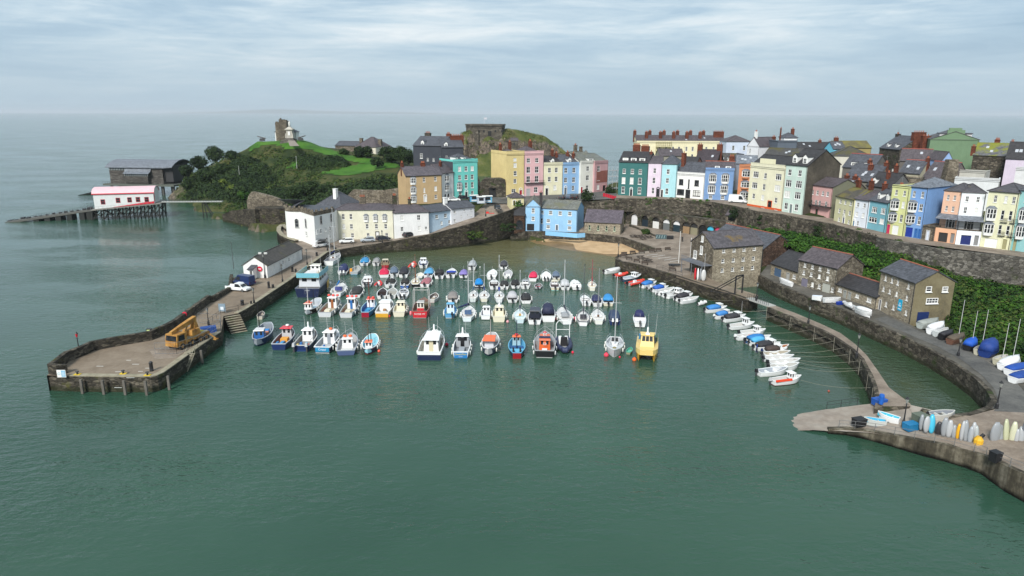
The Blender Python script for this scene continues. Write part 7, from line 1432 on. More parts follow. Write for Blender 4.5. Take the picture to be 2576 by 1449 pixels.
yacht(1189.5,760.5,24,1193,'small sailing boat with an open brown cockpit, left of two other small sailing boats',8.2,(.02,.1,.2),(.55,.6,.6),hc=(.08,.04,.03),ratio=2.6)
yacht(1218,760.5,26,1219,'small cream sailing boat with a dark blue hull bottom',7,(.02,.05,.2),(.64,.62,.52),ratio=2.3)
yacht(1255.7,762,25,1256,'small grey white sailing boat with a royal blue sail cover',9,(.01,.03,.4),(.6,.62,.64),ratio=2.5)
mot(1289,762,28,1289,'white boat with a pale grey flat canopy',(.42,.42,.44),cv=(.25,.8,.9))
mot(1323.5,764.5,28,1322,'white boat with a plain black cover right of the pale grey canopy',(.02,.02,.022),oc=None)
mot(1475,770.5,26,1470,'white motor boat left of a navy covered one in a group of three',None,inner=(.62,.62,.62),cab=(.5,.7,.5)).hatch(.2,.45,.4,.3,WH,'seat')
mot(1503,772.5,27,1498,'white motor boat with a narrow navy cover in the middle of a group of three',(.02,.025,.08),cv=(.3,.85,.5),oc=(.3,.3,.3))
mot(1530,770,29,1527,'cream boat with a bright blue cover at the right of a group of three',(.03,.22,.5),low=CRE,top=CRE,cv=(.3,.85,.7))
mot(922.5,722,28,928,'white cabin boat with a flat white roof left of a small red inflatable',None,cab=(.3,.65,.9),twin=True)
b=fleet(950.5,721,20,956,'small round red inflatable between two white motor boats',1.6,name='inflatable_dinghy').rib((.6,.03,.03),.24,(.6,.6,.6));b.ob()
mot(980.5,724.5,28,985,'white motor boat with a black seat cover right of the small red inflatable',(.015,.015,.015),cv=(.4,.7,.5),oc=(.4,.4,.4))
mot(1017.5,725.5,24,1022,'bright blue hulled boat with a dark open canopy',(.02,.02,.02),top=(.02,.1,.4),low=(.02,.1,.4),cv=(.35,.75,.7),oc=(.5,.5,.5))
yacht(1045,724.5,24,1047,'black hulled sailing dinghy with a brown mast and cream deck',6.5,(.2,.08,.03),BLK,mc=(.22,.1,.05),inn=(.55,.5,.38),ratio=2.3)
mot(1068,722.5,27,1077,'white boat with a dull pink cover',(.33,.12,.14),cv=(.05,.8,.35))
mot(1205,727,23,1204,'dark boat with a bright blue cover in the middle rows',(.0,.2,.55),top=(.05,.06,.08),cv=(.25,.85,.9))
mot(1242.5,729,25,1243,'white motor boat with a dark cockpit, left of two black covered boats',None,inner=(.06,.05,.05),cab=(.55,.7,.5))
mot(1268.7,728.8,24,1268,'white motor boat with a black cover and a white outboard',(.02,.02,.02),oc=(.6,.6,.6))
mot(1296.5,727,24,1296,'black hulled boat with a black cover and a red buoy on it',(.015,.015,.015),low=BLK)
mot(1321,727.5,24,1321,'white motor boat with a grey windscreen right of the black hulled boat',None,cab=(.45,.65,.7,GRY))
b=fleet(1353,728,20,1356,'small round grey dinghy with red seats',1.7,name='dinghy').hull((.3,.3,.32),BLK,(.5,.5,.52),(.15,.13,.13),tw=.7,fb=.55,deck=2,fl=.3).hatch(.3,.4,.5,.25,(.5,.03,.08),'thwart').ob()
mot(1396,731,24,1394,'cream boat with a turquoise stripe and cluttered cockpit',None,top=CRE,low=(.1,.4,.4),inner=(.1,.08,.08),cab=(.55,.75,.8,CRE))
mot(1422,730.5,25,1421,'white boat with a grey white full canopy left of a white rounded cruiser',(.5,.51,.53),cv=(.2,.85,.9),oc=(.25,.25,.25))
mot(1451,730.5,27,1443,'rounded white cruiser with black lower hull at the right of its row',None,low=BLK,inner=WH,cab=(.45,.75,.5),deck=.3)
yacht(1490,732.5,22,1488,'little cream sailing boat with a dark red mast and stripe',6,(.3,.02,.03),(.62,.6,.52),mc=(.28,.02,.03),ratio=2.3,inn=(.6,.55,.45))
mot(966.5,699,27,969,'white boat with a crimson cover behind the blue grey covered boat',(.55,.01,.06),cv=(.05,.85,.4),oc=None,ratio=2.4)
mot(991.5,697.5,23,994,'small boat with a slate blue cover between the crimson and black covered boats',(.10,.14,.2),cv=(.15,.85,.7))
mot(1014.5,699,26,1019,'boat wrapped in a black cover right of the slate blue one',(.022,.022,.03),cv=(.05,.85,.9))
fleet(1055.5,699.5,18,1058,'tiny white dinghy left of the light blue covered boat',1.8,name='dinghy').hull(fb=.5,deck=.6,inner=(.6,.58,.5))
mot(1077,700.5,26,1083,'white motor boat with a light blue cover',(.08,.3,.52),cv=(.25,.9,.5),oc=(.3,.32,.4))
mot(1104.5,702.5,26,1106,'white motor boat with a black half canopy and glass screen',(.02,.02,.02),cv=(.35,.7,.9),twin=False)
mot(1133,700,27,1138,'white sport boat with a blue seat and a black tow arch',(.01,.04,.3),cv=(.4,.55,.35),cab=(.55,.68,.5))
mot(1165.5,700.5,23,1169,'small boat with a lilac cover',(.20,.16,.42),low=BLK,cv=(.2,.85,.6))
mot(1236,704,26,1242,'plain white fully decked boat above the dark cockpit motor boat',None,inner=WH,deck=.2,cab=(.35,.6,.35))
mot(1277,701,22,1279,'white motor boat with grey seats below the dark covered boat',None,inner=(.4,.4,.42),oc=(.6,.6,.6)).hatch(.3,.5,.5,.3,WH,'seat')
mot(1340,708.5,23,1341,'white boat with a bright crimson cover in the middle rows',(.62,.02,.08),cv=(.15,.85,.6),oc=None)
mot(1374,707.5,25,1374,'white rounded boat with two small outboards, left of the grey blue covered boat',None,inner=WH,twin=True,deck=.4).rail(.5,1,.6)
mot(1399.5,707,21,1399,'small boat with a grey blue cover right of the white rounded boat',(.10,.14,.2),top=CRE,cv=(.3,.9,.7))
b=fleet(827,668,30,853,'white twin masted yacht moored against the sea wall by the quay road',2.9,name='sailing_yacht',cat='yacht').hull(WH,WH,WH,(.3,.3,.32),fb=1.2,deck=.4,fl=.5,tw=.8);b.coach(.42,.72,.55,.4).mast(.6,13.5,boom=(.02,.03,.12)).mast(.18,7,stays=False).hatch(.05,.22,.55,.3,BLK,'tender').rail(.3,1,.6)
mot(861.5,692,26,869,'boat with a navy cover and white motors left of the blue workboat',(.015,.025,.09),cv=(.2,.85,1.0),twin=True,oc=WH)
b=fleet(890.5,691.5,24,901,'grey open workboat with a blue hull band and an orange box',2.6,name='workboat').hull((.35,.38,.40),(.02,.2,.36),(.4,.42,.44),(.35,.36,.34),fb=.8,deck=.85,fl=.3,tw=.8).hatch(.05,.18,.25,1.2,(.75,.3,.02),'orange_box',-.8).mast(.15,3,(.5,.5,.5),stays=False)
mot(916,669.5,24,921,'white boat with a mid blue cover in the farthest row',(.03,.22,.45),cv=(.15,.85,.4),oc=(.3,.32,.4))
mot(945.5,669.5,19,948,'small boat with a plain grey cover in the farthest row',(.27,.27,.27),cv=(.05,.85,.6))
b=fleet(969,674.5,22,971,'old brown cabin boat with a dark red hull',2.3,name='motor_boat').hull((.3,.02,.03),(.2,.02,.02),(.3,.22,.12),(.2,.15,.1),fb=.9,deck=.7,fl=.4).cab(.35,.65,.7,1.5,(.25,.2,.14),(.5,.46,.36))
b=fleet(1035,674.5,19,1043,'orange red rigid inflatable in the farthest row',2.5,name='rigid_inflatable').rib((.62,.05,.03),.28);b.ob()
mot(1065,675,24,1067,'white boat with a glazed wheelhouse right of the orange red inflatable',None,cab=(.4,.65,1.3),inner=(.05,.1,.3))
mot(1186.5,680,22,1189,'boat with a pale grey cover, alone in the farthest row',(.34,.36,.38),cv=(.2,.85,.8))
mot(1266.5,678,21,1268,'boat with a near black cover, rightmost of the farthest row',(.05,.05,.06),cv=(.25,.85,.7))
b=fleet(654,804,18,660,'small open rowing boat near the pier steps',2.0,name='dinghy').hull((.5,.45,.38),(.5,.48,.4),(.4,.38,.34),(.12,.11,.12),tw=.7,fb=.7,deck=2,fl=.3).hatch(.3,.38,.8,.2,(.3,.15,.08),'thwart')
# ---- tour catamaran
b=fleet(774,748.5,62,815,'large tour catamaran with navy stern, yellow sides and pale blue upper deck screens',2.5,name='tour_boat',cat='tour boat');b.hull(NAVY,NAVY,(.1,.11,.15),(.3,.3,.3),fb=2.1,deck=.1,fl=.8,tw=.98)
mb=MB()
for sg in (-1,1): r=[[(sg*(b.hb(t)+.03),b.t(t),.5),(sg*(b.hb(t)+.04),b.t(t),b.sh(t)+.05)] for t in [.45+.05*i for i in range(10)]];mb.rings(r if sg>0 else [q[::-1] for q in r],gloss(YLW),False,False)
mb.build('yellow_side',None,b.root);b.cab(.14,.72,.86,2.1,(.55,.57,.6),YLW,z=2.0,over=.25,rake=.15);sk=gloss((.16,.42,.50));zt=b.zt
mb=MB();w_,y0,y1=b.B*.46,b.t(.08),b.t(.66);mb.box(-w_,w_,y0,y0+.06,zt+.15,zt+1.2,sk);mb.box(-w_,-w_+.06,y0+.06,y1,zt+.15,zt+1.2,sk);mb.box(w_-.06,w_,y0+.06,y1,zt+.15,zt+1.2,sk);mb.build('deck_screen',None,b.root)
mb=MB()
for i in range(4): mb.box(-w_*.6,w_*.4,y0+1+i*1.3,y0+1.5+i*1.3,zt+.12,zt+.7)
mb.build('bench',gloss((.62,.64,.66)),b.root);b.zt=zt;b.cab(.52,.68,.42,1.5,WH,(.62,.60,.5),z=zt+.1).ant(2,2,.6);mb=MB();mb.path([(-w_,y1,zt+.2),(-w_*.8,b.t(.95),zt),(0,b.t(.99),zt),(w_*.8,b.t(.95),zt),(w_,y1,zt+.2)],.05,4);mb.build('guard_rail',METAL,b.root);b.fend((.6,),c=WH,r=.3).text('TENBY',.4,1.5,(.5,.52,.55),b.t(0)-.04)
# ---- right hand row, side on
def side(xs,ys,xb,yb,lb,kind='open',cover=None,oc=BLK,top=WH,low=(.5,.5,.5),ratio=2.7,inner=(.48,.48,.47),cabh=.95):
 if kind=='rib': b=alongside(xs,ys,xb,yb,lb,2.3,name='rigid_inflatable').rib(top,.3);b.ob();return b
 b=alongside(xs,ys,xb,yb,lb,ratio,name='motor_boat').hull(top,low,WH,inner,fb=.75,deck=.6 if kind!='open' else .88,fl=.3,tw=.8)
 if oc: b.ob((0,),oc)
 if kind=='cuddy': b.cab(.58,.8,.66,cabh,WH,WH,z=.7,win=.6,rake=.5)
 if cover: b.cover(.1,.62,.75,cover,.95)
 if kind=='open': b.hatch(.3,.36,.85,.25,WH,'thwart').hatch(.58,.64,.85,.25,WH,'thwart')
 return b
side(1521,689,1564,682.5,'low white boat with a flat top nearest the quay corner','flat',inner=WH).cover(.2,.9,.35,(.6,.6,.6))
side(1546,697,1578,691.5,'short red inflatable right of the low white flat boat','rib',top=(.62,.05,.03))
side(1566,708,1612,699,'navy hulled open boat with a white arch between two red inflatables','cuddy',top=(.05,.07,.12),low=NAVY,inner=(.4,.45,.5))
side(1580,718,1619,709.5,'longer red inflatable left of the first blue covered boat','rib',top=(.62,.05,.03))
side(1614,725,1651,717,'white boat with a blue cover, upper of the two near the footpath corner','cuddy',(.03,.16,.45))
side(1629,729,1650,725,'small grey inflatable tucked beside the upper blue covered boat','rib',top=(.4,.4,.4))
side(1641,735,1681,729,'white boat with a royal blue cover above the white open boat','cuddy',(.02,.10,.42))
side(1655,743,1695,732.5,'plain white open boat with grey motor below the royal blue cover','open',oc=(.5,.5,.5))
side(1665,747,1697,743,'white open boat half hidden by its plain white neighbour','open',inner=(.3,.3,.28))
side(1676,751,1719,739,'white boat with a white metal arch left of the black covered one','cuddy')
side(1700,757.5,1742,748,'white boat with a black cover and cuddy below the warehouse','cuddy',(.03,.03,.035))
side(1711,764,1757,756.5,'white open boat with grey seats next to the tiny white inflatable','open')
side(1756,769,1775,765,'tiny white inflatable at the end of the upper group','rib',top=(.6,.6,.6))
side(1775,786.5,1828,781,'white boat with a mid blue cover, first below the bridge','cuddy',(.04,.19,.48))
side(1799,802.5,1843,797,'white boat with a white motor and blue cover, second below the bridge','cuddy',(.04,.19,.48),oc=WH)
side(1820,810,1875,802.5,'white boat with a black cover and tall aerial below the blue covered pair','cuddy',(.03,.03,.035)).ant(1,2.5,.8,1.4)
side(1835,829,1897,821.5,'white cabin boat with a black lower hull and blue tinted windscreen','cuddy',low=BLK,cabh=1.2)
side(1862,845,1925,840,'white cuddy boat with an empty grey cockpit','cuddy')
side(1853,855,1912,849.5,'white open boat with an orange lifejacket inside and white motor','open',oc=WH).hatch(.5,.56,.2,.5,(.6,.1,.05),'lifejacket')
side(1877,864.5,1938,856,'boat with a deep blue cover behind the light blue covered one','flat',(.02,.16,.42),top=(.03,.08,.2))
side(1886,870,1936,863,'boat with a light turquoise blue cover','flat',(.07,.34,.58))
side(1898,881.5,1962,874,'white boat with a black cover below the turquoise blue one','cuddy',(.025,.025,.03))
side(1940,886,1983,880,'brown varnished open boat mostly hidden behind white boats','open',top=(.3,.1,.04),low=(.2,.07,.03),inner=(.35,.14,.06),oc=None)
side(1920,891.5,1979,888.5,'white cuddy boat with a dark brown cover and blue motor','cuddy',(.05,.035,.03),oc=DKB)
side(1920,900,1987,896,'white open boat with an aged interior, below the brown covered boat','open',inner=(.35,.32,.26))
side(1924,910.5,1996,906.5,'long white open boat with a black motor and white seats','open',oc=BLK)
side(1935,922,2012,915.5,'longest white open boat, above a very similar one','open')
side(1937,932.5,2009,927,'white open boat lying closely below the longest one','open',inner=(.4,.4,.38))
side(1907,945,1981,937.5,'white open boat with a grey floor pushed out to the left','open',inner=(.3,.33,.37))
side(1942,967.5,2014,959,'white boat with a dark red bottom and orange red canvas roll, lowest in the row','cuddy',low=(.12,.01,.02),oc=(.45,.46,.47)).hatch(.0,.55,.14,.3,(.7,.06,.02),'canvas_roll',.9,.75)
# ================= shed, street furniture, vehicles and small things =================
ORD='first second third fourth fifth sixth seventh eighth ninth tenth eleventh twelfth thirteenth fourteenth fifteenth sixteenth seventeenth'.split()
A,B=P(673.6,698.5,2.5),P(761,651,2.5);L_=P(609,697.5,2.5)
sh=house('pier_shed','long low white shed with a mossy brown slate roof on the pier',A,B,2.5,zat(A,668)-2.5,(L_-A).to_2d().length*.93,WHITE,roof='gable',rh=1.9,rmat=slate('brown_moss_slate',(.06,.052,.045),(.09,.085,.02),.56),wins=[S_([.18,.43,.6,.74],.56,.035,.36),S_([.09,.5],.5,.018,.3),('door',[.33],.1,.035,.72,{'c': (.6,.6,.6)}),('gar',[.87],.1,.09,.75,{'c': (.6,.61,.6)})],cat='shed')
D_=(L_-A).to_2d().length*.93;mb=MB();mb.box(-2.2,-.003,D_*.42,D_*.62,0,2.5,paint(WHITE,.7));mb.hexa([(-2.5,D_*.39,2.3),(-.003,D_*.39,2.9),(-.003,D_*.65,2.9),(-2.5,D_*.65,2.3),(-2.5,D_*.39,2.45),(-.003,D_*.39,3.05),(-.003,D_*.65,3.05),(-2.5,D_*.65,2.45)],SL_G);mb.box(-2.24,-2.2,D_*.45,D_*.55,0,2.1,plain((.1,.1,.1)));mb.build('porch',None,sh)
lb=MB();lb.lathe([(.62,0),(.62,.1)],12,paint((.6,.02,.05),.5));o=lb.build('lifebuoy_sign',None,sh);o.location=(-.1,1.7,2.1);o.rotation_euler=(0,-math.pi/2,0)
mb=MB();mb.box(-.22,-.205,1.35,2.05,2.0,2.2,paint(WHITE,.5));mb.build('emblem',None,sh)
def lamp(x,y,ty,z,label,glass=(.25,.26,.24),kind='lamp',col=BLACK):
 p=P(x,y,z);h=zat(p,ty)-z;root=empty('lamp_post' if kind!='pole' else 'pole',p,0,label,'lamp post' if kind!='pole' else 'pole','lamp posts round the harbour' if kind=='lamp' else 'poles on the quays')
 mb=MB()
 if kind=='pole': mb.tube((0,0,0),(0,0,h),.08,.05,6,plain(col,.5));mb.lathe([(.12,0),(.12,.1),(.02,.15)],6,plain(col,.5),(0,0,h));mb.build('shaft',None,root);return root
 m=plain(col,.5);mb.lathe([(.22,0),(.2,.7),(.12,.8),(.085,1.2),(.06,h-1.0),(.1,h-.95),(.04,h-.85)],8,m);mb.tube((-.3,0,h-1.1),(.3,0,h-1.1),.03,None,4,m);mb.build('column',None,root)
 mb=MB();mb.lathe([(.1,h-.85),(.24,h-.3)],6,plain(glass,.3));mb.lathe([(.28,h-.295),(.12,h-.1),(.05,h-.02),(.02,h+.08)],6,m);mb.build('lantern',None,root);return root
for a in [(201,894,835,2.4,'black lamp post with a red lantern and yellow sign at the pier head wall',(.6,.01,.03)),(525,818,774,2.4,'black lamp post beside the fenced mobile crane'),(639.5,763.5,723,2.4,'black lamp post on the pier in front of the white pickup'),(711,709.5,664,2.4,'black lamp post in front of the long white shed'),
 (773,667,626,2.4,'black lamp post between the shed and the moored twin masted yacht'),(824,631,598,2.5,'black lamp post at the corner below the bow fronted house'),(962,613,579,2.7,'black lamp post beside the dark parked car on the harbour road'),(1222,544.5,522,8.4,'black lamp post on the rising street above the sea wall'),
 (1555,646.5,611.5,2.8,'black lamp post on the rounded tip of the car park quay'),(1902.5,756,710,2.9,'black lamp post at the far end of the small footbridge'),(2033,815,768,2.75,'black lamp post halfway along the causeway wall'),(2154.5,899,838,2.75,'black lamp post near the lower bend of the causeway'),
 (2272,1072,998,1.8,'black lamp post beside the blue rowing boats on the slipway'),(2506.7,1028,958,3.0,'black lamp post at the foot of the quay lane'),(2410,896,848,2.95,'black lamp post on the basin wall opposite the laid up dinghies')]: lamp(*a)
o=lamp(666.6,699,638,2.5,'tall black floodlight post at the gable of the pier shed',kind='flood');mb=MB();h_=zat(P(666.6,699,2.5),638)-2.5;mb.box(-1.0,-.3,-.2,.2,h_-.1,h_+.3);mb.box(.3,1.0,-.2,.2,h_-.1,h_+.3);mb.build('floodlight',paint((.5,.5,.48),.5),o);o['group']='lamp posts round the harbour'
for a in [(588,676,610,2.5,'thin dark mast behind the blue van on the pier',None,'pole',(.06,.06,.06)),(1707,662,584,2.8,'tall white flagpole on the car park beside the warehouse',None,'pole',(.7,.7,.68)),(1735.6,660,600,2.8,'thinner white flagpole close to the warehouse terrace',None,'pole',(.7,.7,.68)),
 (1770,706,640,2.8,'grey pole rising through the warehouse balcony',None,'pole',(.3,.3,.3)),(602,439,418,13,'small lamp post among the scrub on the hillside path',None,'pole',(.5,.5,.5)),(747,424,394,19,'small lamp post at the edge of the hill lawn',None,'pole',(.5,.5,.5))]: lamp(*a)
for i,(x,y,z,h,w,lb) in enumerate([(381.7,933,2.4,1.5,.28,'tall black bollard standing alone on the pier head'),(736,684,2.4,1.5,.3,'fat black bollard pair outside the shed, left one'),(744,685,2.4,.9,.25,'shorter black bollard right of the fat one outside the shed'),(676.6,724.5,2.4,1.5,.27,'tall black bollard right of the blue van'),
 (687,725.5,2.4,.95,.27,'short black bollard beside the tall one by the van'),(797,644,2.4,1.1,.3,'black bollard near the white utility van'),(610,767.5,2.4,1.1,.35,'squat black bin like bollard at the end of the stair railing'),(632,765.5,2.4,.75,.2,'small black bollard right of the squat one')]):
 mb=MB();mb.lathe([(w*1.2,0),(w,.15),(w*.9,h*.8),(w*1.15,h*.85),(w*.6,h)],10);o=mb.build('bollard',DKMET,None,True);o.location=P(x,y,z);tag(o,lb,'bollard','bollards on the pier')
for x,y,lb in [(195,942,'small mooring cleat with yellow base beside the white and blue sign'),(310,940,'small mooring cleat with yellow base in the middle of the pier head edge'),(371,944,'small mooring cleat near the rounded pier corner')]:
 mb=MB();mb.box(-.45,.45,-.3,.3,0,.06,paint((.6,.42,.02),.7));mb.lathe([(.15,.06),(.12,.35),(.28,.45),(.2,.55)],8,DKMET);o=mb.build('cleat',None);o.location=P(x,y,2.53);tag(o,lb,'mooring cleat','mooring cleats on the pier head')
# information sign on the pier head wall
p=P(159.5,947,2.4);z0,z1=zat(p,947),zat(p,932);sg=empty('sign',(p.x,p.y-.35,z0),0,'white and pale blue information sign on the end wall of the pier','sign');w_=20*.064;h_=z1-z0+.2
mb=MB();mb.box(-w_/2,w_/2,0,.06,0,h_,paint(WHITE,.5));mb.build('board',None,sg);mb=MB();mb.box(0,w_/2-.06,-.012,-.001,.08,h_-.08,paint((.18,.42,.6),.5));mb.build('blue_panel',None,sg)
mb=MB();mb.rings([[(c*math.cos(a)-w_*.26,q,c*math.sin(a)+h_*.5) for c,q in ((.2,-.012),(.2,-.001),(.14,-.001),(.14,-.012))] for a in [6.283*i/12 for i in range(13)]],paint((.2,.4,.5),.5));mb.build('emblem',None,sg)
mb=MB()
for i in range(4): mb.box(.08,w_/2-.14,-.02,-.013,h_*.18+i*h_*.17,h_*.25+i*h_*.17)
mb.build('text_lines',paint((.6,.68,.75),.5),sg)
def simple(name,label,cat,p,mb,mat=None,rz=0,group=None): o=mb.build(name,mat);o.location=p;o.rotation_euler=(0,0,rz);return tag(o,label,cat,group)
mb=MB();mb.box(-.4,.4,-.3,.3,0,1.3,DKMET,.03,.03);mb.box(-.25,.3,-.33,-.305,.2,1.2,paint((.5,.6,.25),.5));simple('litter_bin','black litter bin with a pale green panel against the pier parapet','litter bin',P(377,845,2.4),mb)
mb=MB();mb.lathe([(.45,0),(.45,.2)],12,None);o=simple('lifebuoy_housing','red round lifebuoy housing on the pier parapet','lifebuoy',PY(464.5,790,P(467,793,3.4).y-.5),mb,paint((.6,.01,.04),.5));o.rotation_euler=(math.pi/2,0,0)
def bench(x,y,z,rz,label,group,back=True,picnic=False):
 m=paint((.06,.045,.035),.8);root=empty('picnic_table' if picnic else 'bench',P(x,y,z),rz,label,'picnic table' if picnic else 'bench',group);mb=MB()
 if picnic:
  mb.box(-.95,.95,-.4,.4,.72,.78);mb.build('table_top',m,root)
  for s in (-1,1): mb=MB();mb.box(-.95,.95,s*.75-.14,s*.75+.14,.42,.47);mb.build('seat',m,root)
  for s in (-1,1): mb=MB();mb.box(s*.6-.05,s*.6+.05,-.85,.85,.34,.41);mb.tube((s*.6,-.6,0),(s*.6,-.15,.72),.05,None,4);mb.tube((s*.6,.6,0),(s*.6,.15,.72),.05,None,4);mb.build('leg',m,root)
 else:
  mb.box(-.85,.85,-.25,.2,.42,.48);mb.build('seat',m,root)
  if back: mb=MB();mb.box(-.85,.85,.2,.26,.5,.95);mb.build('backrest',m,root)
  for s in (-1,1): mb=MB();mb.box(s*.75-.04,s*.75+.04,-.22,.22,0,.42);mb.build('leg',m,root)
 return root
b1=[(490.6,782,'lower'),(502.7,774.5,'middle'),(511,768,'upper')]
for x,y,w_ in b1: bench(x,y,2.4,.9,w_+' of three benches against the pier parapet beside the life ring','benches on the pier',False)
for i,(x,y,rz,w_) in enumerate([(1570.5,643,.25,'first, next to the lamp post'),(1592,639.5,.25,'second from the lamp post'),(1614,637.5,.2,'third from the lamp post'),(1641,635,.2,'fourth from the lamp post'),(1657,633,.2,'fifth from the lamp post'),(1680,630.5,.2,'last from the lamp post')]): bench(x,y,2.82,rz,'bench on the beach side of the car park, '+w_,'benches round the car park quay')
for x,y,rz,w_ in [(1568,648,-.6,'first behind the tip'),(1583,654,-.6,'second behind the tip'),(1602,660,-.6,'third behind the tip'),(1622,666,-.6,'fourth behind the tip'),(1692,681,-.6,'alone inside the railings')]: bench(x,y,2.82,rz+3.14,'bench on the harbour side of the car park, '+w_,'benches round the car park quay')
for x,y,z,w_ in [(1605,597.5,3.2,'left of the group by the bank'),(1619.5,596,3.3,'far middle of the group by the bank'),(1634,599.5,3.2,'right of the group by the bank'),(1618,603,3.15,'nearest of the group by the bank'),(1592,597,3.2,'closest to the chapel'),(1611.5,650.5,2.81,'alone on the open car park'),(1624,657,2.81,'pushed against another, left'),(1632,660,2.81,'pushed against another, right')]: bench(x,y,z,.3,'dark picnic table '+w_,'picnic tables',picnic=True)
mb=MB()
for a,b in [((1627,642),(1656,639)),((1639,646.5),(1673,641.5)),((1656,650),(1689,646)),((1671,654.3),(1704,649)),((1686,658),(1707,655))]:
 p,q=P(*a,2.88),P(*b,2.88);mb.face([(p.x,p.y-.12,2.88),(q.x,q.y-.12,2.88),(q.x,q.y+.12,2.88),(p.x,p.y+.12,2.88)])
struct(mb.build('road_marking',paint((.6,.6,.58),.8)))
# vehicles
def car(x,y,z,x2,y2,label,col,kind='hatch',group='vehicles parked round the harbour'):
 """x,y = middle of the car on the ground; x2,y2 = a point ahead of its nose"""
 p,q=P(x,y,z),P(x2,y2,z);L,W_,H_={'hatch': (4.3,1.8,1.5),'van': (5.2,2.0,2.3),'pickup': (5.2,1.9,1.8),'small_van': (4.5,1.85,1.9),'bigvan': (5.8,2.1,2.6)}[kind]
 root=empty({'hatch': 'parked_car','pickup': 'pickup_truck'}.get(kind,'van'),(p.x,p.y,z+.0),math.atan2(q.y-p.y,q.x-p.x),label,{'hatch': 'car','pickup': 'pickup truck'}.get(kind,'van'),group);m=gloss(col)
 def sec(pr,w,m_,mb):  # profile (x,z) extruded, top narrower
  mb.rings([[(a,s*w/2*(1 if c<.95 else .86),c) for a,c in pr] for s in (-1,1)],m_)
 a=L/2;mb=MB();sec([(-a,.35),(-a,.85),(-a+.15,.95),(a*.55,.95),(a-.1,.75),(a,.6),(a,.35)],W_,m,mb)
 if kind=='hatch': sec([(-a+.1,.951),(-a+.5,H_),(a*.05,H_),(a*.5,.951)],W_,m,mb);gl=[(-a+.35,1.02),(-a+.6,H_-.1),(a*.02,H_-.1),(a*.4,1.02)]
 elif kind=='pickup': sec([(-.35,.951),(-.3,H_),(a*.3,H_),(a*.62,.951)],W_,m,mb);mb.box(-a,-.4,-W_/2,-W_/2+.1,.9,1.15,m);mb.box(-a,-.4,W_/2-.1,W_/2,.9,1.15,m);gl=[(-.25,1.05),(-.2,H_-.12),(a*.26,H_-.12),(a*.5,1.05)]
 else: sec([(-a,.951),(-a+.1,H_),(a*.4,H_),(a*.72,1.2),(a*.9,.951)],W_,m,mb);gl=[(a*.1,1.2),(a*.1,H_-.3),(a*.38,H_-.3),(a*.62,1.25)] if kind!='small_van' else [(-a*.7,1.15),(-a*.7,H_-.25),(a*.38,H_-.25),(a*.62,1.15)]
 mb.build('body',None,root);mb=MB()
 for s in (-1,1): mb.face([(u,s*(W_/2*.93+.045 if v<1.3 else W_/2*.86+.045),v) for u,v in gl][::s])
 u1,v1,u0,v0=gl[3][0]+.22,gl[3][1],gl[2][0]+.12,gl[2][1];mb.face([(u1+.05,-W_*.42,v1),(u1+.05,W_*.42,v1),(u0+.06,W_*.37,v0+.02),(u0+.06,-W_*.37,v0+.02)]);mb.build('windscreen',GLASS,root)
 for sx_ in (-1,1):
  for sy in (-1,1):
   mb=MB();mb.tube((sx_*a*.62,sy*(W_/2-.2),.33),(sx_*a*.62,sy*(W_/2+.03),.33),.34,None,12,plain((.02,.02,.02),.8));w=mb.build('wheel',None,root);mb=MB();mb.tube((sx_*a*.62,sy*(W_/2+.031),.33),(sx_*a*.62,sy*(W_/2+.05),.33),.2,None,8);mb.build('rim',METAL,w)
 for sy in (-1,1):
  mb=MB();mb.box(a-.03,a+.02,sy*W_*.36-.16,sy*W_*.36+.16,.62,.74);mb.build('headlight',paint((.6,.6,.58),.2),root);mb=MB();mb.box(-a-.02,-a+.02,sy*W_*.4-.08,sy*W_*.4+.08,.7,.9);mb.build('tail_light',paint((.35,.01,.01),.3),root)
 return root
W0=(.70,.71,.71)
for a in [(600,731,2.4,628,733,'white pickup truck parked on the pier near the shed',W0,'pickup'),(615,716,2.4,590,712,'dark blue van parked behind the white pickup',(.015,.03,.10),'van'),(807,621,2.5,825,618,'white utility van beside the bow fronted house',W0,'small_van'),(872,611,2.6,850,612,'white estate car left of the silver one on the harbour road',W0,'hatch'),
 (925,608,2.6,905,609,'silver car between the white and the dark one',(.36,.40,.44),'hatch'),(964,604.5,2.7,985,602.5,'dark blue black car in front of the cream harbour house door',(.02,.025,.035),'hatch'),(1030,595,3.2,1050,592,'dark car in front of the plain white cottages',(.03,.03,.035),'hatch'),
 (1142,506,10.9,1165,505.5,'white car parked below the turquoise house',W0,'hatch'),(1128,505,10.95,1118,505,'dark car partly behind the white one on the square',(.03,.03,.035),'hatch'),(1168,502,11,1185,501,'black car in front of the turquoise house door',(.015,.015,.018),'hatch'),(1252,527,9.3,1262,535,'black car driving down the square',(.025,.027,.032),'hatch'),
 (1414,500,10.8,1420,496,'dark grey car behind the railings above the blue harbour house',(.05,.055,.06),'hatch'),(1431,500,10.8,1437,496,'blue grey car, second behind the railings',(.07,.10,.14),'hatch'),(1448,500.5,10.9,1454,497,'black car, third behind the railings',(.02,.02,.022),'hatch'),
 (1856.5,510,12.05,1880,511.5,'large white van parked in front of the orange house',W0,'bigvan')]: car(*a)
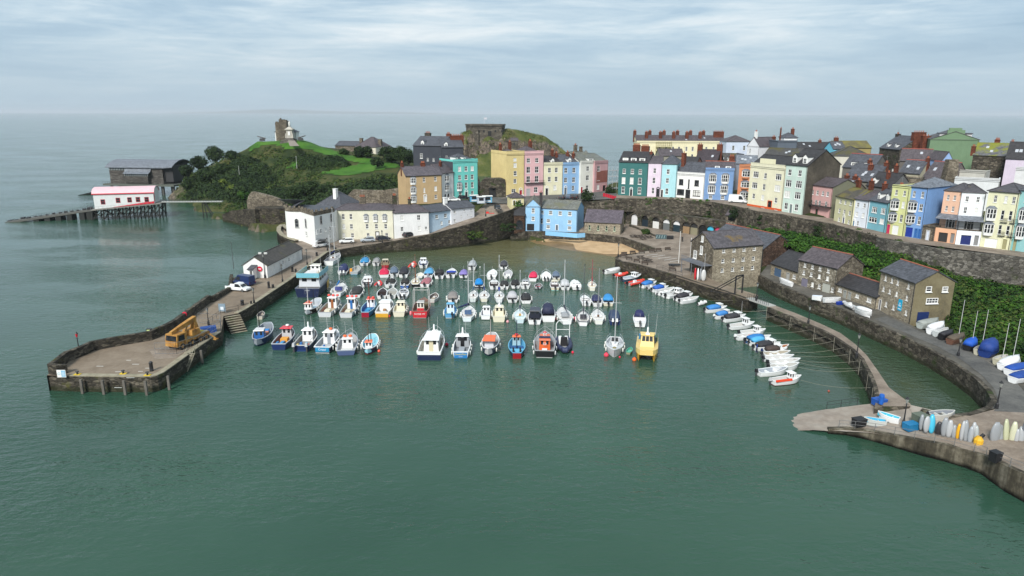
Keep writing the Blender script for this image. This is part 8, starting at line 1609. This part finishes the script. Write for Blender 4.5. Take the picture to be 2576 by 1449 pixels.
# mobile crane
a,b=P(428,886,2.4),P(512,852,2.4);d=(a-b).normalized();c=(a+b)/2;cr=empty('mobile_crane',(c.x,c.y+.6,2.4),math.atan2(d.y,d.x),'rusty yellow mobile crane truck with its boom lowered, fenced in on the pier head','crane');l2=(a-b).length/2
yr=ground('rusty_yellow_paint',[(.10,.045,.018),(.34,.17,.04),(.46,.27,.08)],1.1,.6,.1);mb=MB();mb.box(-l2,l2-2.2,-1.2,1.2,.9,1.35,yr);mb.box(-l2+.2,l2-2.5,-1.1,1.1,1.352,1.5,paint((.25,.23,.16),.8));mb.build('chassis',None,cr)
mb=MB();mb.hexa([(l2-2.2,-1.25,.7),(l2,-1.25,.7),(l2,1.25,.7),(l2-2.2,1.25,.7),(l2-2.2,-1.2,2.7),(l2-.25,-1.2,2.7),(l2-.25,1.2,2.7),(l2-2.2,1.2,2.7)],yr);cab=mb.build('cab',None,cr)
mb=MB();mb.face([(l2-.06,-1.05,1.65),(l2-.06,1.05,1.65),(l2-.2,1.05,2.5),(l2-.2,-1.05,2.5)]);mb.face([(l2-1.7,-1.26,1.6),(l2-.4,-1.26,1.6),(l2-.5,-1.26,2.5),(l2-1.7,-1.26,2.5)][::1]);mb.face([(l2-1.7,1.26,1.6),(l2-.4,1.26,1.6),(l2-.5,1.26,2.5),(l2-1.7,1.26,2.5)][::-1]);mb.build('windscreen',GLASS,cab)
mb=MB();mb.box(-l2*.5,l2*.05,-1.1,1.1,1.5,2.5,yr,.2,.1);mb.box(-l2*.55,-l2*.3,-.5,.5,2.5,3.5,yr,.2,.1);mb.build('turntable',None,cr)
mb=MB();p,q=Vector((-l2*.5,.0,4.0)),Vector((l2*.95,.0,2.95))
mb.rings([[(k.x,-w,k.z-h2),(k.x,w,k.z-h2),(k.x,w,k.z+h2),(k.x,-w,k.z+h2)] for k,w,h2 in ((p,.36,.42),(p.lerp(q,.5),.32,.36),(q,.22,.24))],yr);mb.tube((-l2*.2,0,2.2),(-l2*.35,0,3.7),.14,None,6,yr);mb.tube((l2*.2,0,2.0),(-l2*.1,0,3.5),.12,None,6,yr);mb.build('boom',None,cr)
for x in (-l2+.9,-l2+2.2,l2*.1,l2-1.1):
 for s in (-1,1): mb=MB();mb.tube((x,s*.75,.55),(x,s*1.25,.55),.55,None,12);w=mb.build('wheel',plain((.02,.02,.02),.8),cr);mb=MB();mb.tube((x,s*1.251,.55),(x,s*1.28,.55),.25,None,8);mb.build('rim',yr,w)
for x,s in ((-l2+.2,1),(-l2+.2,-1),(l2*.4,-1)): mb=MB();mb.tube((x,s*1.2,.9),(x,s*2.5,.25),.12,None,5);mb.box(x-.3,x+.3,s*2.5-.3,s*2.5+.3,0,.2);mb.build('outrigger',yr,cr)
fz=2.4;ff=[(391,891),(445,890.5),(498,873),(556,833),(556,818),(500,812)]
q=resample(pts(ff,fz),3.2);root=empty('site_fence',q[0],0,'grey wire mesh safety fence around the yellow mobile crane','fence')
for a,b in zip(q,q[1:]):
 mb=MB();o_=q[0];a0,b0=a-o_,b-o_
 for z in (.1,1.0,1.9): mb.tube(a0+Vector((0,0,z)),b0+Vector((0,0,z)),.03,None,4)
 for k in range(7): m_=a0.lerp(b0,k/6);mb.tube(m_,m_+Vector((0,0,1.9)),.03 if k in (0,6) else .012,None,4)
 mb.build('fence_panel',METAL,root)
mb=MB();mb.box(-1.5,1.1,-.7,.7,0,1.0,None,.05,.05);simple('blue_skip','dark blue skip behind the mobile crane','skip',P(528,835,2.4),mb,paint((.01,.05,.22),.6),.5)
mb=MB();mb.lathe([(.35,0),(.42,1.3),(.45,1.35),(.45,1.5)],10);simple('yellow_bin','bright yellow bin behind the crane near the pier edge','bin',P(508,853,2.4),mb,paint((.7,.55,.02),.5))
mb=MB();mb.box(-.65,.65,-.05,.05,.4,1.9,paint((.2,.27,.33),.4));mb.box(-.3,.3,-.07,-.055,.7,1.3,paint((.6,.65,.7),.5))
for s in (-.65,.65): mb.tube((s,0,0),(s,0,2.0),.06,None,5,METAL)
simple('notice_board','blue grey notice board on legs between two stretches of railing on the pier','notice board',P(560,788,2.4),mb)
def railing(pl,z,label,h=1.05,col=None,st=1.8,name='railing'):
 q=resample(pts(pl,z),st);mb=MB()
 for p in q: mb.tube(p,p+Vector((0,0,h)),.035,None,4)
 for k in (.55,1): mb.path([p+Vector((0,0,h*k)) for p in q],.028,4)
 return tag(mb.build(name,col or DKMET),label,'railing')
railing([(525,816),(545,801),(556,793)],2.5,'dark railing between the crane fence and the notice board');railing([(566,789),(600,782),(612,770)],2.5,'dark railing above the stone stairs on the pier')
railing([(828,631),(858,624.5),(920,615),(985,606)],2.6,'dark railing along the harbour road edge',st=4);railing([(1330,507,10.2),(1400,503,10.6),(1478,501,11)],None,'dark railing in front of the parked cars above the blue harbour house',st=2)
railing([(1652,676),(1667,678),(1681,684),(1700,692),(1716,697)],2.85,'dark railing at the recess of the car park quay');railing([(2079,1029,.65),(2115,1024,1.0),(2156,1019,1.5)],None,'low dark railing at the upper edge of the slipway',st=4)
railing([(2110,1076,.85),(2150,1079,1.05),(2200,1085,1.3),(2250,1094,1.6),(2300,1103,1.85),(2350,1113,2.05),(2400,1123,2.15),(2450,1137,2.25),(2480,1147,2.4)],None,'long grey railing along the quay edge in front of the dinghy racks',st=2,col=plain((.14,.14,.14)))
railing([(2500,1155,2.6),(2540,1175,2.9),(2600,1200,3.1)],None,'grey railing running out of the picture at the lower right',st=2,col=plain((.14,.14,.14)))
# bridge and gantry at the basin mouth
a,b=P(1880,752,2.85),P(1932,770,2.85);fb=empty('footbridge',a,math.atan2(b.y-a.y,b.x-a.x),'small flat footbridge with railings over the mouth of the inner basin','footbridge');w_=(b-a).length
mb=MB();mb.box(-.5,w_+.3,0,1.8,-.2,.05);mb.build('deck',paint((.35,.35,.33),.8),fb);mb=MB()
for y in (.05,1.75):
 for i in range(12): mb.tube((w_*i/11,y,0),(w_*i/11,y,1.1),.03,None,4)
 mb.tube((0,y,1.1),(w_,y,1.1),.03,None,4);mb.tube((0,y,.6),(w_,y,.6),.025,None,4)
mb.build('railing',DKMET,fb)
mb=MB();p=P(1848,741,2.85);q=P(1866,737,2.85);d=q-p;h_=zat(p,695)-2.85
for k in ((0,0,0),tuple(d)): mb.tube(k,(k[0],k[1],h_),.16,None,5);mb.tube((k[0],k[1],h_*.95),(k[0]-4.5,k[1]+2.5,0),.1,None,5)
mb.tube((0,0,h_),(d.x,d.y,h_),.16,None,5);mb.tube((-4.5,2.5,0),(0,0,.2),.08,None,4);simple('gantry','black lifting gantry with sloping stays beside the footbridge','gantry',p,mb,paint(BLK,.7))
# boats laid up ashore
def ashore(xs,ys,xb,yb,lb,z=3.0,top=WH,cover=None,mast=0,inner=(.4,.4,.4),ratio=2.5,ch=.5,kind='d',out=False):
 b=alongside(xs,ys,xb,yb,lb,ratio,name='dinghy',z=z+.35,group=GD)
 if kind=='rib': b.rib(top,.25);return b
 b.hull(top,top,top,inner,fb=.55,deck=2,fl=.3,tw=.75)
 if cover: b.cover(.02,.97,ch,cover,1.02,.6)
 else: b.hatch(.3,.36,.85,.2,top,'thwart').hatch(.6,.65,.8,.2,top,'thwart')
 if mast: b.mast(.6,mast,(.5,.5,.5),stays=False,r=.05)
 if out: b.ob()
 mb=MB();mb.box(-.5,.5,b.t(.4),b.t(.5),-.35,-.15);mb.build('trolley',METAL,b.root);return b
for a,k in [((2072,757,2114,757,'plain white rowing boat on a trolley in front of the low stone shed'),dict(top=WH)),((2149,778,2122,766,'grey inflatable on the quay between two white boats'),dict(kind='rib',top=(.42,.43,.44))),((2156,782,2192,797,'boat wrapped in a white cover at the corner of the blue signed store'),dict(cover=(.66,.67,.67),ch=.6)),
 ((1992,718,1960,707,'long white hull lying on the basin wall by the blue doored shed'),dict(cover=(.6,.6,.6),ch=.2,ratio=4)),((2043,750,2068,754,'white and blue board like hull flat on the quay'),dict(cover=(.5,.55,.62),ch=.15,ratio=3)),
 ((2313,822,2359,814,'grey covered dinghy next to the dark blue garage door'),dict(top=(.35,.38,.36),cover=(.28,.30,.28))),((2338,836,2373,826,'dinghy with a bright white cover beside the grey covered one'),dict(cover=(.68,.69,.7),ch=.8)),((2352,842,2383,834,'pale grey open dinghy tucked behind the white covered one'),dict(top=(.45,.48,.48))),
 ((2366,851,2395,844,'black covered dinghy with a tall pale mast'),dict(top=BLK,cover=(.02,.02,.025),mast=0)),((2388,862,2424,852,'brown covered dinghy with a red bag and tall mast'),dict(top=(.12,.06,.04),cover=(.09,.07,.05),mast=6.4)),((2431,878,2452,869,'dinghy under a pointed bright blue cover'),dict(cover=(.01,.08,.42),ch=.9,ratio=1.7,mast=5.5,top=BLK)),
 ((2456,888,2476,878,'small beige dinghy with a tall mast left of the big blue oval cover'),dict(top=(.4,.38,.3),mast=6.2)),((2476,894,2498,880,'large oval dinghy turned up under a dark blue cover'),dict(top=(.01,.03,.14),cover=(.01,.04,.2),ch=1.6,ratio=1.6)),((2504,912,2532,903,'beige topped dinghy with a leaning pale mast'),dict(top=(.42,.40,.3),mast=5.4)),
 ((2520,926,2561,911,'white covered dinghy with the tallest mast near the right edge'),dict(cover=(.66,.67,.68),ch=.6,mast=6.6)),((2534,938,2584,928,'dinghy with a flat dark blue cover at the right edge'),dict(cover=(.01,.06,.3),ch=.4)),((2546,958,2600,946,'second flat dark blue covered dinghy at the right edge'),dict(cover=(.01,.05,.24),ch=.4)),
 ((2228,1068,2172,1062,'rowing boat with bright blue inside beside the black box on the slipway'),dict(z=1.25,inner=(.05,.36,.55),top=(.5,.52,.5))),((2262,1062,2207,1047,'rowing boat with light blue inside and a brown thwart, upper of two'),dict(z=1.65,inner=(.06,.42,.55),top=WH)),((2337,1050,2400,1046,'grey rowing boat with a turquoise bow at the bottom of the basin'),dict(z=2.45,inner=(.2,.22,.25),top=(.5,.5,.47),out=True))]: ashore(*a,**k)
# upright craft in the racks
def upright(x,y,h,w,label,col,lean=None,z=2.15,group='craft stored upright in the quay racks'):
 h*=.88;lean=random.uniform(-.05,.22) if lean is None else lean;mb=MB();r=[]
 for i in range(9): t=i/8;k=(math.sin(math.pi*(.06+.9*t)))**.5;r.append([(w/2*k*math.cos(a),.26*k*math.sin(a)+lean*t*h,t*h) for a in [6.283*j/8 for j in range(8)]])
 mb.rings(r);o=mb.build('kayak' if w<.7 else 'dinghy',gloss(col),None,True);o.location=P(x,y,z);o.rotation_euler=(0,0,random.uniform(-.6,.6));return tag(o,label,'kayak' if w<.7 else 'dinghy',group)
G1,G2=(.26,.275,.29),(.38,.39,.40)
for i,(x,y,h,w,c,lb) in enumerate([(2316,1082,2.3,.6,G1,'slim grey one at the left end of the long rack'),(2329,1088,2.4,1.0,G2,'wide white hull left of the turquoise one'),(2342,1090,2.6,.8,(.05,.38,.55),'turquoise blue one, the only such colour'),(2359,1094,2.0,.8,(.03,.03,.035),'black one in the long rack'),(2373,1098,2.8,.85,G1,'grey one right of the black one'),
 (2385,1101,2.6,.8,G2,'white one with blue edge, middle of the long rack'),(2398,1104,2.0,.65,G1,'short grey one left of the orange yellow kayak'),(2407,1106,2.4,.5,(.7,.36,.02),'orange yellow one, the only such colour'),(2417,1110,3.0,.8,G2,'tallest white one, right of the orange yellow kayak'),(2428,1113,3.1,.7,G1,'grey one next to the tallest white'),(2438,1116,2.5,.65,(.32,.34,.36),'dark grey one near the right end of the long rack'),
 (2447,1108,2.6,.7,G2,'pale one standing further back'),(2454,1110,2.2,.6,(.35,.38,.38),'last small one in the long rack'),(2500,1118,3.2,1.4,G1,'broad grey one, first of the right hand rack'),(2518,1118,2.6,.9,G1,'grey one against the broad grey one'),(2530,1120,3.6,.9,(.42,.43,.28),'green stained white one in the right hand rack'),(2543,1122,3.5,.8,(.5,.5,.36),'second green stained one, right of the first'),
 (2552,1124,2.6,.5,G2,'narrow white one beside the stained pair'),(2564,1126,2.8,.8,(.3,.31,.32),'grey one near the right edge'),(2573,1122,3.8,1.3,(.10,.11,.13),'dark slate one cut by the right edge')]):
 upright(x,y,h,w,'upright stored craft: '+lb,c)
for x,y,h,w,c,lb in [(1748,704,3.2,.5,(.5,.02,.03),'red kayak standing under the warehouse balcony'),(1755,705,3.2,.5,WH,'white kayak standing right of the red one'),(1761,706,3.2,.45,G1,'grey kayak standing under the balcony'),(1769,707,3.0,1.2,(.5,.5,.49),'broad pale dinghy standing at the warehouse corner')]: upright(x,y,h,w,lb,c,.02,2.85,'craft stored under the warehouse balcony')
mb=MB();mb.lathe([(.2,0),(.5,.2),(.52,.8),(.25,1.2)],8,paint((.60,.34,.02),.6,.4));mb.tube((-.2,0,.6),(.6,.1,1.4),.26,.2,8,paint(BLK,.6));simple('folded_tender','bright yellow and black folded tender at the end of the dinghy rack','tender',P(2459,1121,2.2),mb)
for x,y,z,c,lb,sz in [(2160,1070,1.25,BLK,'black open box beside the blue rowing boat',(1.4,1,.9)),(2211,1018,2.25,(.01,.08,.35),'dark blue fish box stacked with nets at the head of the slipway',(1.5,1.1,.8)),(2290,1080,1.95,(.01,.16,.34),'bright blue crate with a pink buoy by the lamp post',(1.6,1,.8)),(2112,766,3,(.01,.04,.3),'small blue crate on the basin quay',(1.2,.6,.5)),(2314,1066,2.3,(.10,.12,.09),'stack of green lobster pots beside the kayak rack',(1.4,1.4,1.2)),(2502,1160,2.6,BLK,'black bin with a white label at the lower right railing',(.9,.8,1.1))]:
 mb=MB();a,b,h=sz;m=paint(c,.6,.2);mb.box(-a/2,a/2,-b/2,b/2,0,h,m,-.05,-.05);mb.box(-a/2-.08,a/2+.08,-b/2-.08,b/2+.08,h+.002,h+.08,m);simple('crate',lb,'crate',P(x,y,z),mb,None,.3,'crates on the quays')
mb=MB();mb.lathe([(.28,0),(.34,1.1),(.3,1.3),(.3,1.35)],8);simple('water_drum','round blue drum on the dark blue fish box','drum',P(2216,1016,3.0),mb,paint((.01,.10,.42),.5))
# kiosks, hoarding, phone boxes
for x,y,lb,c,w_ in [(1192,507,'blue and white ticket hut left of the other two on the square',(.1,.32,.5),2.6),(1210,511,'grey ticket hut with a bicycle sign, middle of three',(.40,.45,.52),2.6),(1226,509,'blue patterned ticket hut, right of three',(.12,.34,.5),3.0)]:
 mb=MB();mb.box(-w_/2,w_/2,-.8,.8,0,2.1,paint(c,.6));mb.box(-w_/2-.2,w_/2+.2,-1.1,.9,2.102,2.25,paint(WHITE,.6));mb.box(-w_*.3,w_*.3,-.84,-.802,.9,1.8,paint(BLK,.5));mb.box(-w_*.35,w_*.35,-.85,-.803,.2,.7,paint((.55,.58,.6),.6));simple('ticket_hut',lb,'kiosk',P(x,y,10.8),mb,None,.2,'ticket huts on the square')
for i in range(6):
 x,y=1519+i*5.6,497.5+i*1.6;mb=MB();mb.box(-.35,.35,-.3,.3,0,1.5,None,.03,.03);mb.box(-.4,.4,-.35,.35,1.502,1.62);simple('red_locker',ORD[i]+' from the left of six bright red upright cabinets below the brick house','cabinet',P(x,y,10.9),mb,paint((.45,.01,.03),.5),0,'row of six red cabinets')
mb=MB();mb.box(-2.2,1.0,-.1,.1,0,1.3,paint((.05,.09,.10),.6))
for i in range(4): mb.tube((-2+i*.75,-.12,.2),(-1.75+i*.75,-.12,1.15),.05,None,4,paint((.5,.65,.66),.5))
mb.box(1.1,3.0,-.6,.6,0,1.0,paint(BLK,.6));simple('boat_trip_stand','dark stand with white zigzag lettering and a black bench on the car park','stand',P(1668,601,3.4),mb,None,-.15)
mb=MB();mb.box(-1.3,1.3,-.05,.05,.35,.55,None);mb.box(-1.3,-.4,.3,.4,.3,.9);simple('barrier','red and white plastic barriers on the rising street','barrier',P(1233,540,8.6),mb,paint((.6,.04,.03),.5))
mb=MB();mb.box(-1.6,1.2,-.5,.5,.4,.6);mb.tube((1.2,0,.5),(2.6,0,.4),.05);[mb.tube((x,-.7,.3),(x,-.5,.3),.3,None,10) for x in (-.6,)];[mb.tube((x,.5,.3),(x,.7,.3),.3,None,10) for x in (-.6,)];simple('boat_trailer','dark empty boat trailer on the car park near the flagpoles','trailer',P(1698,670,2.8),mb,DKMET)
# buoys on the water
for x,y,r,c,lb in [(1525,896,.42,(.7,.05,.09),'large pink buoy at the left bow of the pale grey yacht'),(1559,899.5,.18,(.6,.03,.06),'small red buoy at the right bow of the pale grey yacht'),(1595.5,907,.36,(.75,.12,.02),'orange buoy left of the yellow catamaran'),(1440.6,888,.24,(.6,.02,.06),'red buoy right of the rigid inflatable'),(1123.8,869,.32,(.5,.01,.05),'dark red buoy right of the big white catamaran'),(1445.5,804,.34,(.66,.03,.12),'pink buoy left of the black railed yacht'),
 (1398.5,804,.26,(.66,.02,.08),'red buoy between the navy canopy cruiser and the next yacht'),(953.5,885,.26,(.7,.1,.06),'orange red buoy right of the small orange roofed boat'),(978.5,797,.3,(.7,.06,.05),'red orange buoy right of the mustard yellow stern'),(2084.7,985,.16,(.35,.06,.04),'tiny rusty buoy floating alone below the right hand boats'),(1277,811,.3,(.6,.3,.33),'pale pink buoy beside the cream cruiser'),(1207.5,673,.2,(.6,.6,.6),'small white buoy near the farthest row'),(919,692,.2,(.6,.6,.58),'small white buoy right of the blue workboat')]:
 mb=MB();mb.sphere((0,0,r*.5),r,None,10,7);mb.lathe([(r*.25,r*1.4),(r*.2,r*1.7)],6);simple('buoy',lb,'buoy',P(x,y,0),mb,paint(c,.5),0,'buoys floating in the harbour')
# ropes from the causeway and hanging lines
rp=paint((.30,.28,.22),.9)
for ri,(a,b,sag) in enumerate([((1728,716),(1840,736),.6),((1757,757),(1878,752),.7),((1828,781),(1934,780),.8),((1875,803),(1965,790),.8),((1898,822),(2015,812),.8),((1925,841),(2052,826),.8),((1938,857),(2085,846),.9),((1962,874),(2105,856),.9),((1979,889),(2125,874),.9),((1988,897),(2140,890),.9),((1996,907),(2160,908),1.0),((2012,916),(2168,925),1.0),((2009,928),(2168,930),1.0),((2014,960),(2190,975),1.0),((1620,688),(1640,680),.3),((1651,717),(1700,700),.4)]):
 p,q=P(a[0],a[1]-4,.8),P(b[0],b[1],2.4);n=8;l=[]
 for i in range(n+1): f=i/n;k=p.lerp(q,f);k.z-=sag*4*f*(1-f)*.5;l.append(k)
 mb=MB();mb.path([k-p for k in l],.022,3);simple('mooring_rope',ORD[ri]+' thin mooring rope slung from the right hand boats to the harbour wall','rope',p,mb,rp,0,'mooring ropes along the right hand wall')
cw=resample(pts(CW,2.9),3.6)+resample(pts(RQ[4:],2.8),5);n_=offs(cw,-.12)
for i,p in enumerate(n_[:34]):
 mb=MB();k=random.uniform(-.4,.4);mb.tube((0,0,0),(k*.3,0,-2.6),.028,None,4);mb.tube((.25,0,0),(.3+k*.3,0,-2.2),.02,None,4);simple('hanging_rope',ORD[i % 17]+' pale frayed rope hanging on the '+('causeway wall from the bridge' if i<17 else 'harbour wall, counted onwards'),'rope',p+Vector((0,-.15,0)),mb,paint((.33,.31,.25),.9),0,'ropes hanging on the right hand wall')
# people
def person(p,rz,label,top,legs,sit=False):
 me=bpy.data.meshes.new('person');J=[(0,0,.92),(0,0,1.15),(0,0,1.42),(0,.02,1.56),(0,.02,1.68),(.19,0,1.40),(.25,.02,1.12),(.24,.12,.88),(-.19,0,1.40),(-.25,.02,1.12),(-.24,.1,.88),(.1,0,.88),(.12,.12,.48),(.12,.04,.08),(.12,.16,.04),(-.1,0,.88),(-.11,-.06,.48),(-.11,-.22,.1),(-.11,-.12,.04)]
 E=[(0,1),(1,2),(2,3),(3,4),(2,5),(5,6),(6,7),(2,8),(8,9),(9,10),(0,11),(11,12),(12,13),(13,14),(0,15),(15,16),(16,17),(17,18)];Rr=[.15,.15,.16,.06,.11,.08,.05,.035,.08,.05,.035,.1,.065,.045,.04,.1,.065,.045,.04]
 me.from_pydata(J,E,[]);o=bpy.data.objects.new('person',me);link(o);md=o.modifiers.new('skin','SKIN')
 for i,r in enumerate(Rr): me.skin_vertices[0].data[i].radius=(r,r*.8)
 me.skin_vertices[0].data[0].use_root=True;o.modifiers.new('sub','SUBSURF').levels=1;me.materials.append(paint(top,.8));o.location=p;o.rotation_euler=(0,0,rz);tag(o,label,'person')
 mb=MB();mb.sphere((0,.02,1.69),.105,paint((.35,.2,.14),.6),10,8,1.2);mb.sphere((0,-.01,1.73),.115,paint((.03,.02,.015),.8),10,8,1);mb.box(-.015,.015,.12,.15,1.65,1.7,paint((.35,.2,.14),.6));mb.build('head',None,o)
 mb=MB()
 for s,k in ((.11,.06),(-.11,-.03)): mb.tube((s,0,.92),(s*1.08,k,.48),.12,.09,8);mb.tube((s*1.08,k,.48),(s*1.08,-.0 if s>0 else-.18,.1),.09,.06,8)
 mb.build('trousers',paint(legs,.8),o);return o
person(P(1716,608.5,3.5),2.8,'person in dark clothes walking across the car park towards the arched stores',(.02,.02,.022),(.015,.015,.017))
person(P(1903,887,.45),1.2,'person in a blue jacket standing in the brown covered boat by its motor',(.01,.04,.22),(.02,.02,.03))
# ================= haze =================
mb=MB();mb.box(-45000,45000,-2000,45000,-8,110);hz_=mb.build('haze',HAZE);hz_['kind']='stuff'
